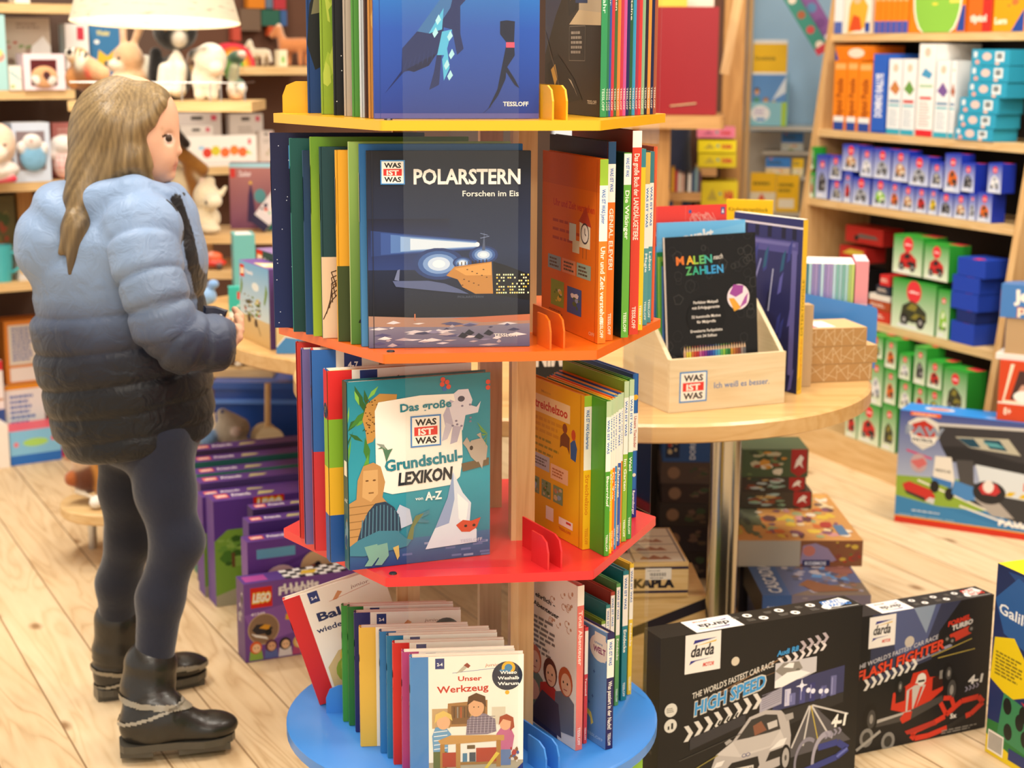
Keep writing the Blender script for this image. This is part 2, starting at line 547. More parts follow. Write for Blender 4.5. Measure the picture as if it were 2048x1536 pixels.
# ---------------------------------------------------------------- soft shapes: blended distance fields
class Soft:
 def __init__(s, k=0.01):
  s.P, s.paint, s.k = [], [], k
 def e(s, c, r, col, k=None, rot=None, neg=False):
  s.P.append(('e', Vector(c), Vector(r) if not isinstance(r, (int, float)) else Vector((r, r, r)), rot, C(col), s.k if k is None else k, neg))
  return s
 def c(s, a, b, ra, rb, col, k=None, neg=False):
  s.P.append(('c', Vector(a), Vector(b), (ra, rb), C(col), s.k if k is None else k, neg))
  return s
 def d(s, c, r, col, k=None, rot=None):
  """a padded disc: radii across, across, edge radius and half the flat height"""
  s.P.append(('d', Vector(c), Vector(r), rot, C(col), s.k if k is None else k, False))
  return s
 def pe(s, c, r, col, rot=None):
  s.paint.append(('e', Vector(c), Vector(r) if not isinstance(r, (int, float)) else Vector((r, r, r)), rot, C(col), 0, False))
  return s
 @staticmethod
 def bounds(p):
  if p[0] in 'ed':
   r = max(p[2]) + .02 if p[3] is not None else None
   rr = Vector((r, r, r)) if r else p[2]
   return p[1] - rr, p[1] + rr
  a, b, (ra, rb) = p[1], p[2], p[3]
  lo = Vector([min(a[i] - ra, b[i] - rb) for i in range(3)])
  hi = Vector([max(a[i] + ra, b[i] + rb) for i in range(3)])
  return lo, hi
 @staticmethod
 def dist(p, X, Y, Z):
  if p[0] in 'ed':
   c, r = p[1], p[2]
   x, y, z = X - c.x, Y - c.y, Z - c.z
   if p[3] is not None:
    R = p[3]
    x, y, z = (R[0][0] * x + R[1][0] * y + R[2][0] * z, R[0][1] * x + R[1][1] * y + R[2][1] * z, R[0][2] * x + R[1][2] * y + R[2][2] * z)
   if p[0] == 'd':
    a, b = r.x - r.z, r.y - r.z
    q = np.sqrt((x / a) ** 2 + (y / b) ** 2) + 1e-9
    dr = np.maximum((q - 1) * np.sqrt(x * x + y * y) / q, 0)
    z = np.maximum(np.abs(z) - r.w, 0)
    return np.sqrt(dr * dr + z * z) - r.z
   k0 = np.sqrt((x / r.x) ** 2 + (y / r.y) ** 2 + (z / r.z) ** 2) + 1e-9
   k1 = np.sqrt((x / r.x ** 2) ** 2 + (y / r.y ** 2) ** 2 + (z / r.z ** 2) ** 2) + 1e-9
   return k0 * (k0 - 1) / k1
  a, b, (ra, rb) = p[1], p[2], p[3]
  ba = b - a
  t = np.clip(((X - a.x) * ba.x + (Y - a.y) * ba.y + (Z - a.z) * ba.z) / max(1e-9, ba.length_squared), 0, 1)
  return np.sqrt((X - a.x - t * ba.x) ** 2 + (Y - a.y - t * ba.y) ** 2 + (Z - a.z - t * ba.z) ** 2) - (ra + (rb - ra) * t)
 def mesh(s, name, vox, mat='plush', parent=None, M=None, colfn=None, tau=None, keep=None):
  los, his = zip(*[s.bounds(p) for p in s.P if not p[6]])
  pad = vox * 3
  lo = np.array([min(l[i] for l in los) - pad for i in range(3)])
  hi = np.array([max(h[i] for h in his) + pad for i in range(3)])
  n = np.ceil((hi - lo) / vox).astype(int) + 1
  D = np.full(n, 0.5, np.float32)
  for p in s.P:
   l, h = s.bounds(p)
   m = p[5] + vox * 3
   i0 = np.maximum(0, np.floor((np.array(l) - m - lo) / vox).astype(int))
   i1 = np.minimum(n, np.ceil((np.array(h) + m - lo) / vox).astype(int) + 1)
   sl = tuple(slice(a, b) for a, b in zip(i0, i1))
   X, Y, Z = np.meshgrid(*[(lo[i] + vox * np.arange(i0[i], i1[i])).astype(np.float32) for i in range(3)], indexing='ij')
   d = s.dist(p, X, Y, Z).astype(np.float32)
   A = D[sl]
   k = max(p[5], 1e-5)
   if p[6]:
    hh = np.maximum(k - np.abs(A + d), 0) / k
    D[sl] = np.maximum(A, -d) + hh * hh * k * 0.25
   else:
    hh = np.maximum(k - np.abs(A - d), 0) / k
    D[sl] = np.minimum(A, d) - hh * hh * k * 0.25
  S = D < 0
  c = np.zeros(n - 1, np.int8)
  for dx in (0, 1):
   for dy in (0, 1):
    for dz in (0, 1):
     c += S[dx:n[0] - 1 + dx, dy:n[1] - 1 + dy, dz:n[2] - 1 + dz]
  I = np.argwhere((c > 0) & (c < 8))
  idx = np.full(n - 1, -1, np.int32)
  idx[tuple(I.T)] = np.arange(len(I))
  acc = np.zeros((len(I), 3))
  cnt = np.zeros(len(I))
  cor = [np.array((a, b, d)) for a in (0, 1) for b in (0, 1) for d in (0, 1)]
  val = [D[tuple((I + q).T)] for q in cor]
  for a in range(8):
   for b in range(a + 1, 8):
    if abs(cor[a] - cor[b]).sum() == 1:
     mk = (val[a] < 0) != (val[b] < 0)
     t = val[a][mk] / (val[a][mk] - val[b][mk])
     acc[mk] += cor[a] + t[:, None] * (cor[b] - cor[a])
     cnt[mk] += 1
  V = lo + vox * (I + acc / cnt[:, None])
  quads = []
  for ax in range(3):
   o1, o2 = [(1, 2), (2, 0), (0, 1)][ax]
   sa = [slice(None)] * 3
   sb = [slice(None)] * 3
   sa[ax] = slice(0, -1)
   sb[ax] = slice(1, None)
   A, B = S[tuple(sa)], S[tuple(sb)]
   E = np.argwhere(A != B)
   E = E[(E[:, o1] > 0) & (E[:, o2] > 0) & (E[:, o1] < n[o1] - 1) & (E[:, o2] < n[o2] - 1)]
   e1 = np.zeros(3, int)
   e2 = np.zeros(3, int)
   e1[o1] = 1
   e2[o2] = 1
   q = np.stack([idx[tuple((E - e1 - e2).T)], idx[tuple((E - e2).T)], idx[tuple(E.T)], idx[tuple((E - e1).T)]], 1)
   fl = ~A[tuple(E.T)]
   q[fl] = q[fl][:, ::-1]
   quads.append(q)
  Q = np.concatenate(quads)
  Q = Q[(Q >= 0).all(1)]
  if keep:
   Q = Q[keep(V)[Q].all(1)]
   used = np.unique(Q)
   remap = np.zeros(len(V), np.int64)
   remap[used] = np.arange(len(used))
   V, Q = V[used], remap[Q]
  # colours
  X, Y, Z = V[:, 0], V[:, 1], V[:, 2]
  if colfn:
   col = colfn(X, Y, Z)
  else:
   ds = np.stack([s.dist(p, X, Y, Z) for p in s.P if not p[6]], 1)
   cs = np.array([p[4] for p in s.P if not p[6]])
   tt = tau or vox * 0.6
   wgt = np.exp(-(ds - ds.min(1, keepdims=True)) / tt)
   wgt /= wgt.sum(1, keepdims=True)
   col = wgt @ cs
  for p in s.paint:
   col[s.dist(p, X, Y, Z) < 0] = p[4]
  me = bpy.data.meshes.new(name)
  me.vertices.add(len(V))
  me.vertices.foreach_set('co', V.astype(np.float32).ravel())
  me.loops.add(len(Q) * 4)
  me.loops.foreach_set('vertex_index', Q.astype(np.int32).ravel())
  me.polygons.add(len(Q))
  me.polygons.foreach_set('loop_start', np.arange(0, len(Q) * 4, 4, dtype=np.int32))
  me.update(calc_edges=True)
  me.validate()
  ca = me.color_attributes.new('Col', 'FLOAT_COLOR', 'POINT')
  ca.data.foreach_set('color', np.ascontiguousarray(col, dtype=np.float32).ravel())
  me.materials.append(MATS[mat])
  me.polygons.foreach_set('use_smooth', [True] * len(me.polygons))
  o = bpy.data.objects.new(name, me)
  COL.objects.link(o)
  if parent is not None:
   o.parent = parent
  if M is not None:
   o.matrix_local = M
  return o
def rotm(ax, deg):
 return Matrix.Rotation(math.radians(deg), 3, ax)
# ================================================================ the room
A_DIR = Vector((-0.412, 0.911, 0))      # along the right-hand shelves, away from the camera
B_DIR = Vector((0.82, 0.572, 0)).normalized()
def floor_mat():
 m, nt, b = new_mat('floor_planks')
 tc = N(nt, 'ShaderNodeTexCoord')
 mp = N(nt, 'ShaderNodeMapping')
 mp.inputs['Rotation'].default_value = (0, 0, math.radians(62.7))     # planks run along x
 nt.links.new(tc.outputs['Object'], mp.inputs['Vector'])
 sp = N(nt, 'ShaderNodeSeparateXYZ')
 nt.links.new(mp.outputs[0], sp.inputs[0])
 def mth(op, a, bb=None, c=None):
  n = N(nt, 'ShaderNodeMath', operation=op)
  for i, q in enumerate((a, bb, c)):
   if q is None:
    continue
   if isinstance(q, (int, float)):
    n.inputs[i].default_value = q
   else:
    nt.links.new(q, n.inputs[i])
  return n.outputs[0]
 row = mth('DIVIDE', mth('ADD', sp.outputs['Y'], 0.006), 0.142)
 rid = mth('FLOOR', row)
 fr = mth('FRACT', row)
 wn = N(nt, 'ShaderNodeTexWhiteNoise', noise_dimensions='1D')
 nt.links.new(rid, wn.inputs['W'])
 # grain: noise stretched along the plank, shifted per plank
 cx = N(nt, 'ShaderNodeCombineXYZ')
 nt.links.new(mth('MULTIPLY_ADD', sp.outputs['X'], 1.0, mth('MULTIPLY', wn.outputs['Value'], 37.0)), cx.inputs[0])
 nt.links.new(mth('MULTIPLY', sp.outputs['Y'], 8.0), cx.inputs[1])
 n1 = N(nt, 'ShaderNodeTexNoise')
 n1.inputs['Scale'].default_value = 1.5
 n1.inputs['Detail'].default_value = 1.5
 n1.inputs['Distortion'].default_value = 0.9
 nt.links.new(cx.outputs[0], n1.inputs['Vector'])
 ring = mth('PINGPONG', mth('MULTIPLY', n1.outputs['Fac'], 15.0), 1.0)
 ring = mth('POWER', ring, 2.2)
 n2 = N(nt, 'ShaderNodeTexNoise')
 n2.inputs['Scale'].default_value = 7
 n2.inputs['Detail'].default_value = 5
 nt.links.new(cx.outputs[0], n2.inputs['Vector'])
 v = mth('MULTIPLY_ADD', ring, 0.34, mth('MULTIPLY', n2.outputs['Fac'], 0.5))
 v = mth('ADD', v, mth('MULTIPLY', wn.outputs['Value'], 0.22))
 cr = N(nt, 'ShaderNodeValToRGB')
 cr.color_ramp.elements[0].position = 0.2
 cr.color_ramp.elements[0].color = C('#e8d0aa')
 cr.color_ramp.elements[1].position = 0.95
 cr.color_ramp.elements[1].color = C('#bd9a6e')
 e = cr.color_ramp.elements.new(0.55)
 e.color = C('#dcc096')
 nt.links.new(v, cr.inputs['Fac'])
 # knots
 vo = N(nt, 'ShaderNodeTexVoronoi', voronoi_dimensions='2D')
 vo.inputs['Scale'].default_value = 3.0
 vm = N(nt, 'ShaderNodeCombineXYZ')
 nt.links.new(mth('MULTIPLY_ADD', sp.outputs['X'], 0.75, mth('MULTIPLY', wn.outputs['Value'], 11)), vm.inputs[0])
 nt.links.new(mth('MULTIPLY', sp.outputs['Y'], 1.35), vm.inputs[1])
 nt.links.new(vm.outputs[0], vo.inputs['Vector'])
 kn = N(nt, 'ShaderNodeMapRange')
 kn.inputs['From Min'].default_value = 0.02
 kn.inputs['From Max'].default_value = 0.075
 kn.inputs['To Min'].default_value = 0.85
 kn.inputs['To Max'].default_value = 0.0
 nt.links.new(vo.outputs['Distance'], kn.inputs['Value'])
 mx = N(nt, 'ShaderNodeMix', data_type='RGBA')
 nt.links.new(kn.outputs['Result'], mx.inputs['Factor'])
 nt.links.new(cr.outputs['Color'], mx.inputs['A'])
 mx.inputs['B'].default_value = C('#8a6238')
 # seams
 se = mth('LESS_THAN', mth('MINIMUM', fr, mth('SUBTRACT', 1.0, fr)), 0.014)
 m2 = N(nt, 'ShaderNodeMix', data_type='RGBA')
 nt.links.new(mth('MULTIPLY', se, 0.75), m2.inputs['Factor'])
 nt.links.new(mx.outputs['Result'], m2.inputs['A'])
 m2.inputs['B'].default_value = C('#7a5730')
 nt.links.new(m2.outputs['Result'], b.inputs['Base Color'])
 b.inputs['Roughness'].default_value = 0.5
 bp = N(nt, 'ShaderNodeBump')
 bp.inputs['Strength'].default_value = 0.35
 bp.inputs['Distance'].default_value = 0.002
 nt.links.new(mth('SUBTRACT', n2.outputs['Fac'], mth('MULTIPLY', se, 2.0)), bp.inputs['Height'])
 nt.links.new(bp.outputs['Normal'], b.inputs['Normal'])
floor_mat()
def plain_wall(name, c, rough=0.8, ns=6, amt=0.06):
 m, nt, b = new_mat(name)
 tc = N(nt, 'ShaderNodeTexCoord')
 nz = N(nt, 'ShaderNodeTexNoise')
 nz.inputs['Scale'].default_value = ns
 nz.inputs['Detail'].default_value = 4
 nt.links.new(tc.outputs['Object'], nz.inputs['Vector'])
 mr = N(nt, 'ShaderNodeMapRange')
 mr.inputs['To Min'].default_value = 1 - amt
 mr.inputs['To Max'].default_value = 1 + amt
 nt.links.new(nz.outputs['Fac'], mr.inputs['Value'])
 mu = N(nt, 'ShaderNodeVectorMath', operation='MULTIPLY')
 mu.inputs[0].default_value = C(c)[:3]
 nt.links.new(mr.outputs['Result'], mu.inputs[1])
 nt.links.new(mu.outputs['Vector'], b.inputs['Base Color'])
 b.inputs['Roughness'].default_value = rough
plain_wall('dark_wall', '#5a4438')
plain_wall('brown_wall', '#5b3a28')
plain_wall('black_back', '#2a221e')
plain_wall('white_wall', '#cfc7b8')
plain_wall('blue_wall', '#a9d0ee')
plain_wall('ceiling_paint', '#c9bba6')
mb = MB()
mb.box(-4, -2, -0.05, 4.5, 9, 0.0, C('#caa'))
struct(mb.build('floor', ('floor_planks',)))
mb = MB()
mb.box(-4, -2, 3.0, 4.5, 9, 3.05, C('#caa'))
struct(mb.build('ceiling', ('ceiling_paint',)))
def wallbox(name, p, q, mat, th=0.08, z0=0.0, z1=3.0):
 p, q = Vector((p[0], p[1], 0)), Vector((q[0], q[1], 0))
 M = frame(p, q - p)
 mb = MB()
 mb.box(0, 0, z0, (q - p).length, th, z1, C('#555'))
 return struct(mb.build(name, (mat,), M=M))
LP = Vector((-1.53, 5.0, 0))                       # a point of the left shelf fronts
LN = Vector((0, 0, 1)).cross(B_DIR)                # into the left shelves
w0 = LP + LN * 0.34 - B_DIR * 1.0
w1 = LP + LN * 0.34 + B_DIR * 2.3
wallbox('wall_left', w0, w1, 'dark_wall')
wallbox('wall_back', (0.33, 7.05), (2.2, 7.05), 'white_wall')
RO = Vector((1.272, 4.348, 0))                     # front right foot of the right-hand shelf unit at z = 0.5
RN = Vector((0.911, 0.412, 0))
r0 = RO + RN * 0.66 + A_DIR * 1.1
r1 = RO + RN * 0.66 - A_DIR * 2.5
wallbox('wall_right', r0, r1, 'brown_wall')
# ================================================================ the revolving book tower
TC = Vector((-0.0618, 2.4346, 0))
TR = 0.2977
TT = math.radians(7.2556)
ZY, ZO, ZR, ZB = 1.2096, 0.8916, 0.5684, 0.250
HEXA = [(TC.x + TR * math.cos(TT + math.radians(a)), TC.y + TR * math.sin(TT + math.radians(a))) for a in range(0, 360, 60)]
TH = 0.0135
def tdir(deg):
 a = TT + math.radians(deg)
 return Vector((math.cos(a), math.sin(a), 0))
tower = tag(empty('revolving_book_tower', (TC.x, TC.y, 0)), 'tall revolving wooden book tower with yellow, orange, red and blue tiers', 'book display')
TM = Matrix.Translation((-TC.x, -TC.y, 0))
def tpart(name, mb, mats, smooth=False, lab=None, par=None):
 o = mb.build(name, mats, par or tower, TM if par is None else None, smooth)
 if lab:
  o['label'] = lab
 return o
def rounded(pts, r, n=4):
 out = []
 m = len(pts)
 for i in range(m):
  p, a, b = Vector(pts[i][:2]), Vector(pts[i - 1][:2]), Vector(pts[(i + 1) % m][:2])
  u, v = (a - p).normalized() * r, (b - p).normalized() * r
  for k in range(n + 1):
   t = k / n
   q = p + u * (1 - t) ** 2 + v * t ** 2
   out.append((q.x, q.y))
 return out
TIERC = {'yellow': '#f2b616', 'orange': '#ee6c14', 'red': '#df2c30', 'blue': '#3f8be0'}
for nm, z in (('yellow', ZY), ('orange', ZO), ('red', ZR)):
 mb = MB()
 mb.prism(rounded(HEXA, 0.004, 3), z - TH, z, C(TIERC[nm]))
 sh = tpart('shelf_tier', mb, ('paint',), lab=nm + ' hexagonal tier')
 mb = MB()
 q = Vector((HEXA[4][0], HEXA[4][1], 0)) * 0.93 + TC * 0.07
 mb.lathe([(0, 0.002), (0.005, 0.002), (0.006, 0.0)], (q.x - 0.0, q.y, z), C('#2a2426'), 0, 14)
 mb.build('bolt', ('plastic',), sh)
# round blue bottom tier
mb = MB()
mb.lathe([(0, 0), (0.296, 0), (0.30, -0.003), (0.30, -0.019), (0.297, -0.022), (0, -0.022)], (TC.x, TC.y, ZB), C(TIERC['blue']), 0, 72)
tpart('shelf_tier', mb, ('paint',), smooth=True, lab='round blue bottom tier')
# lime green foot
mb = MB()
mb.prism([(TC.x + 0.292 * math.cos(TT + math.radians(a)), TC.y + 0.292 * math.sin(TT + math.radians(a))) for a in (-30, 30, 90, 150, 210, 270)], ZB - 0.05, ZB - 0.0225, C('#8cc63a'))
for a in (-30, 90, 210):
 d = tdir(a)
 M = frame(TC, d)
 mb.box(0.0, -0.011, 0.0, 0.268, 0.011, ZB - 0.05, C('#8cc63a'), M=M)
tpart('green_base', mb, ('paint',), lab='lime green base')
# posts
for a, r_ in ((-51.2, .1074), (68.8, .1074), (163, .106)):
 q = TC + tdir(a) * r_
 M = frame((q.x, q.y, 0), tdir(0))
 mb = MB()
 for z0, z1 in ((ZB, ZR - TH), (ZR, ZO - TH), (ZO, ZY - TH), (ZY, ZY + 0.32)):
  mb.box(-0.018, -0.018, z0, 0.018, 0.018, z1, C('#ccc'))
 o = mb.build('wooden_post', ('pine_z',), tower, TM @ M)
# low book stops: rounded plates
for nm, z in (('yellow', ZY), ('orange', ZO), ('red', ZR), ('blue', ZB)):
 yw = {'yellow': -18, 'orange': -17, 'red': -10, 'blue': -6}[nm]
 ls_ = [(TC + tdir(-60) * 0.262 + tdir(-150) * 0.030, 120 + yw, .12), (TC + tdir(-60) * 0.258 + tdir(-150) * 0.051, 120 + yw, .05)]
 if nm in ('yellow', 'blue'):
  ls_.append((TC + tdir(0) * (-.283 if nm == 'yellow' else -.236) + tdir(90) * .018, 0, .055 if nm == 'yellow' else .075))
 for st, dg, L in ls_:
  prof = [(0, 0), (L, 0), (L, 0.047), (0.02, 0.047), (0.006, 0.041), (0, 0.026)]
  M = frame((st.x, st.y, z - 0.0005), tdir(dg), (0, 0, 1))
  mb = MB()
  mb.prism(prof, -0.0014, 0.0014, C(TIERC[nm]))
  mb.build('book_stop', ('paint',), tower, TM @ M)['label'] = nm + ' book stop'
# clear panes
for nm, z0, z1 in (('low', ZB, ZR - TH), ('mid', ZR, ZO - TH), ('high', ZO, ZY - TH), ('top', ZY, ZY + 0.30)):
 d = tdir(-90)
 s = Vector((0, 0, 1)).cross(d)
 q = TC + d * (TR * 0.866 - (0.002 if nm == 'low' else 0.031)) + s * -0.118
 q2 = TC + tdir(3) * 0.292
 for qq, ss, wd in ((q, s, 0.159), (q2, tdir(108), 0.06)):
  M = frame((qq.x, qq.y, 0), ss)
  mb = MB()
  mb.box(0, 0, z0 + 0.0006, wd, 0.0025, z1 - 0.0006, C('#fff'))
  mb.build('clear_pane', ('acrylic',), tower, TM @ M)
# ---------------------------------------------------------------- books
def book(name, M, W, H, T, cover, label, spine=None, back=None, front_art=None, spine_art=None, back_art=None, group='books on the revolving tower', pages='#efe6d2', cat='book', bt=0.0022, top=None):
 cover = C(cover)
 spine = C(spine) if spine else cover
 back = C(back) if back else cover
 mb = MB()
 mb.box(0.0, 0, 0, W, bt, H, cover)
 mb.box(0.0, T - bt, 0, W, T, H, back)
 # slightly rounded spine
 n = 5
 pr = [(0.0015 - 0.0025 * math.sin(math.pi * k / n), T * k / n) for k in range(n + 1)]
 pts = pr + [(0.003, T), (0.003, 0)]
 mb.prism(list(reversed(pts)), 0, H, spine)
 if front_art:
  front_art(Face(mb, (0, 0, 0), (1, 0, 0), (0, 0, 1), W, H))
 if spine_art:
  spine_art(Face(mb, (-0.0011, T, 0), (0, -1, 0), (0, 0, 1), T, H))
 if back_art:
  back_art(Face(mb, (W, T, 0), (-1, 0, 0), (0, 0, 1), W, H))
 o = mb.build(name, ('print',), M=M)
 tag(o, label, cat, group)
 pb = MB()
 g = 0.003
 pc = C(pages)
 pb.box(0.003, bt, g, W - g, T - bt, H - g, pc)
 # leaf edges
 k = 0
 y = bt + 0.001
 dark = tuple(q * 0.8 for q in pc[:3]) + (1,)
 while y < T - bt - 0.0008 and k < 26:
  pb.face([(0.004, y, H - g + 0.0001), (W - g, y, H - g + 0.0001), (W - g, y + 0.0003, H - g + 0.0001), (0.004, y + 0.0003, H - g + 0.0001)], dark)
  y += 0.0011
  k += 1
 pb.build('page_block', ('matte',), o)
 return o
def bay(base):
 """x along the covers, y into the stack"""
 return tdir(base), tdir(base + 90)
def place(base, P, z, lean=0.0, yaw=0.0):
 ux = tdir(base + yaw)
 M = frame((P.x, P.y, z + 0.0006), ux)
 if lean:
  M = M @ Matrix.Rotation(math.radians(lean), 4, 'Y')
 return M
# -- covers -------------------------------------------------------
def art_polarstern(F):
 F.rect(0, .5, 1, 1, '#26314f', '#19181b')
 F.rect(0, .16, 1, .5, '#15161c', '#26314f')
 F.rect(0, .40, .5, .66, '#2c3f78', '#1e2133')
 for k, c in enumerate(('#2e437c', '#3a5597', '#567ab8', '#8fb0de', '#d6e6f8')):
  t = k / 5
  F.poly([(.67, .522 - .004 * (5 - k)), (.67, .53 + .004 * (5 - k)), (.02 + .3 * t, .60 - .05 * t), (.02 + .3 * t, .47 + .04 * t)], c)
 for cx, cy, r in ((.435, .43, .16), (.71, .475, .09), (.58, .435, .06)):
  for k, c in enumerate(('#2b3e74', '#4063a4', '#7c9fd6', '#c9dcf6', '#fbfdff')):
   F.ell(cx, cy, r * (1 - k * .19), r * .62 * (1 - k * .19), c)
 F.ell(.672, .528, .014, .014, '#ffffff')
 F.poly([(.48, .37), (.53, .415), (.76, .44), (.77, .275), (.66, .275), (.58, .31), (.55, .35)], '#c08742')
 F.poly([(.53, .405), (.76, .435), (.76, .37), (.6, .37)], '#d9a055')
 for k in range(9):
  F.rect(.55 + k * .022, .42 + k * .002, .556 + k * .022, .437 + k * .002, '#3a2a18')
 for k in range(11):
  F.ell(.58 + (k * 37 % 17) / 100, .32 + (k * 53 % 9) / 100, .006, .003, '#5d3c1a')
 F.poly([(.77, .44), (.85, .42), (1, .37), (1, .24), (.77, .27)], '#16161a')
 r = random.Random(3)
 for a in range(15):
  for b in range(7):
   if r.random() < .6:
    x, y = .79 + a * .0138, .275 + b * .0155
    if y < .44 - (x - .77) * .33:
     F.rect(x, y, x + .009, y + .008, r.choice(('#ffe98c', '#ffd45c', '#e9ffd0', '#fff5c8')))
 F.poly([(.15, .345), (.37, .345), (.47, .33), (.56, .30), (.62, .275), (.5, .285), (.17, .315)], '#5a6690')
 F.poly([(.16, .35), (.18, .40), (.195, .405), (.19, .345)], '#707ba0')
 F.poly([(.70, .5), (.715, .6), (.72, .5)], '#55617e')
 F.line([(.69, .56), (.745, .57)], .004, '#7f8fb4')
 F.line([(.69, .585), (.735, .575)], .004, '#7f8fb4')
 F.text('POLARSTERN', .55, .255, .011, '#4e5668', .02, wid=.16)
 F.rect(0, .0, 1, .155, '#5a5a78', '#8d8796')
 F.poly([(0, .165), (.3, .155), (.6, .15), (1, .168), (1, .12), (.5, .105), (0, .11)], '#a8836f')
 F.poly([(.5, .15), (1, .168), (1, .135), (.7, .128)], '#bd7150')
 for k in range(46):
  x, y = r.random() * .86, .005 + r.random() * .125
  L = r.uniform(.03, .14)
  F.poly([(x, y), (x + L * .5, y + r.uniform(.004, .016)), (x + L, y + .003), (x + L * .5, y - .004)], r.choice(('#d8d2d6', '#e8e0de', '#56547a', '#3d3c5c', '#b7a9ac', '#8c87a4')))
 for x, y in ((.62, .07), (.74, .068), (.58, .055), (.68, .05)):
  F.poly([(x - .03, y), (x, y + .022), (x + .035, y + .004), (x + .01, y - .01)], '#24222c')
 F.line([(.285, .14), (.285, .175)], .008, '#c77a50')
 was_ist_was(F, .083, .833, .147)
 F.text('POLARSTERN', .283, .836, .075, '#faf7ee', .03, wid=.652)
 F.text('Forschen im Eis', .925, .773, .029, '#f4f1e8', .012, 'r', wid=.345)
 F.text('TESSLOFF', .93, .052, .017, '#f4f1e8', .02, 'r', wid=.155)
 F.rect(.03, 0, .034, 1, '#2a2b33')
def art_whale(F):
 F.rect(0, 0, 1, .42, '#2a3c8e', '#2b54ae')
 F.rect(0, .42, 1, 1, '#2b54ae', '#2f9cdc')
 F.poly([(.0, .55), (.45, .8), (.8, 1), (0, 1)], '#2a7ac6')
 F.poly([(.05, .75), (.3, .82), (.5, 1), (.1, 1)], '#379ada')
 wh = [(.06, .115), (.165, .225), (.17, .33), (.26, .41), (.40, .56), (.5, .65), (.62, .80), (.74, .93), (.78, 1), (.69, 1), (.66, .93), (.6, .80), (.66, .72), (.58, .58), (.52, .53), (.52, .4), (.54, .33), (.50, .30), (.47, .42), (.42, .43), (.41, .32), (.39, .16), (.33, .135), (.36, .22), (.38, .31), (.28, .24), (.18, .22)]
 F.poly([(.66, .72), (.74, .93), (.78, 1), (.70, 1), (.62, .80), (.5, .62)], '#28306e')
 F.poly(wh, '#1f2a5e')
 F.poly([(.26, .41), (.40, .56), (.5, .65), (.46, .52), (.4, .45), (.34, .40)], '#3c6ea8')
 for p in ([(.33, .40), (.42, .52), (.41, .42)], [(.38, .3), (.41, .41), (.47, .42), (.43, .30)], [(.41, .28), (.44, .33), (.455, .24), (.42, .18)]):
  F.poly(p, '#54b6e0')
 for x, y in ((.352, .4), (.37, .46), (.44, .385), (.45, .3), (.42, .25), (.44, .2)):
  F.poly([(x, y), (x + .02, y + .03), (x + .035, y + .005), (x + .012, y - .02)], '#a9e0f0')
 F.poly([(.19, .23), (.38, .31), (.33, .25), (.24, .22)], '#171b42')
 for k in range(7):
  F.line([(.18 + k * .028, .235 + k * .006), (.2 + k * .026, .275 + k * .01)], .003, '#2e3a72')
 F.poly([(.36, 1), (.365, .94), (.33, .89), (.37, .915), (.41, .93), (.40, .955), (.385, 1)], '#1d2a66')
 dv = '#11142e'
 F.poly([(.76, .46), (.76, .40), (.80, .36), (.845, .36), (.85, .46), (.80, .465)], dv)
 F.poly([(.80, .36), (.845, .36), (.85, .30), (.80, .24), (.795, .19), (.75, .11), (.70, .055), (.69, .05), (.745, .14), (.765, .22)], dv)
 F.poly([(.80, .25), (.85, .19), (.88, .145), (.85, .16), (.79, .23)], dv)
 F.rect(.797, .337, .848, .362, '#e8506a')
 F.poly([(.69, .05), (.62, .0), (.72, .065)], '#19215a')
 F.rect(.0, .0, 1, .025, '#5a5aa0')
 F.rect(.035, 0, .038, 1, '#274590')
 F.text('TESSLOFF', .935, .06, .021, '#f4f1e8', .02, 'r', wid=.155)
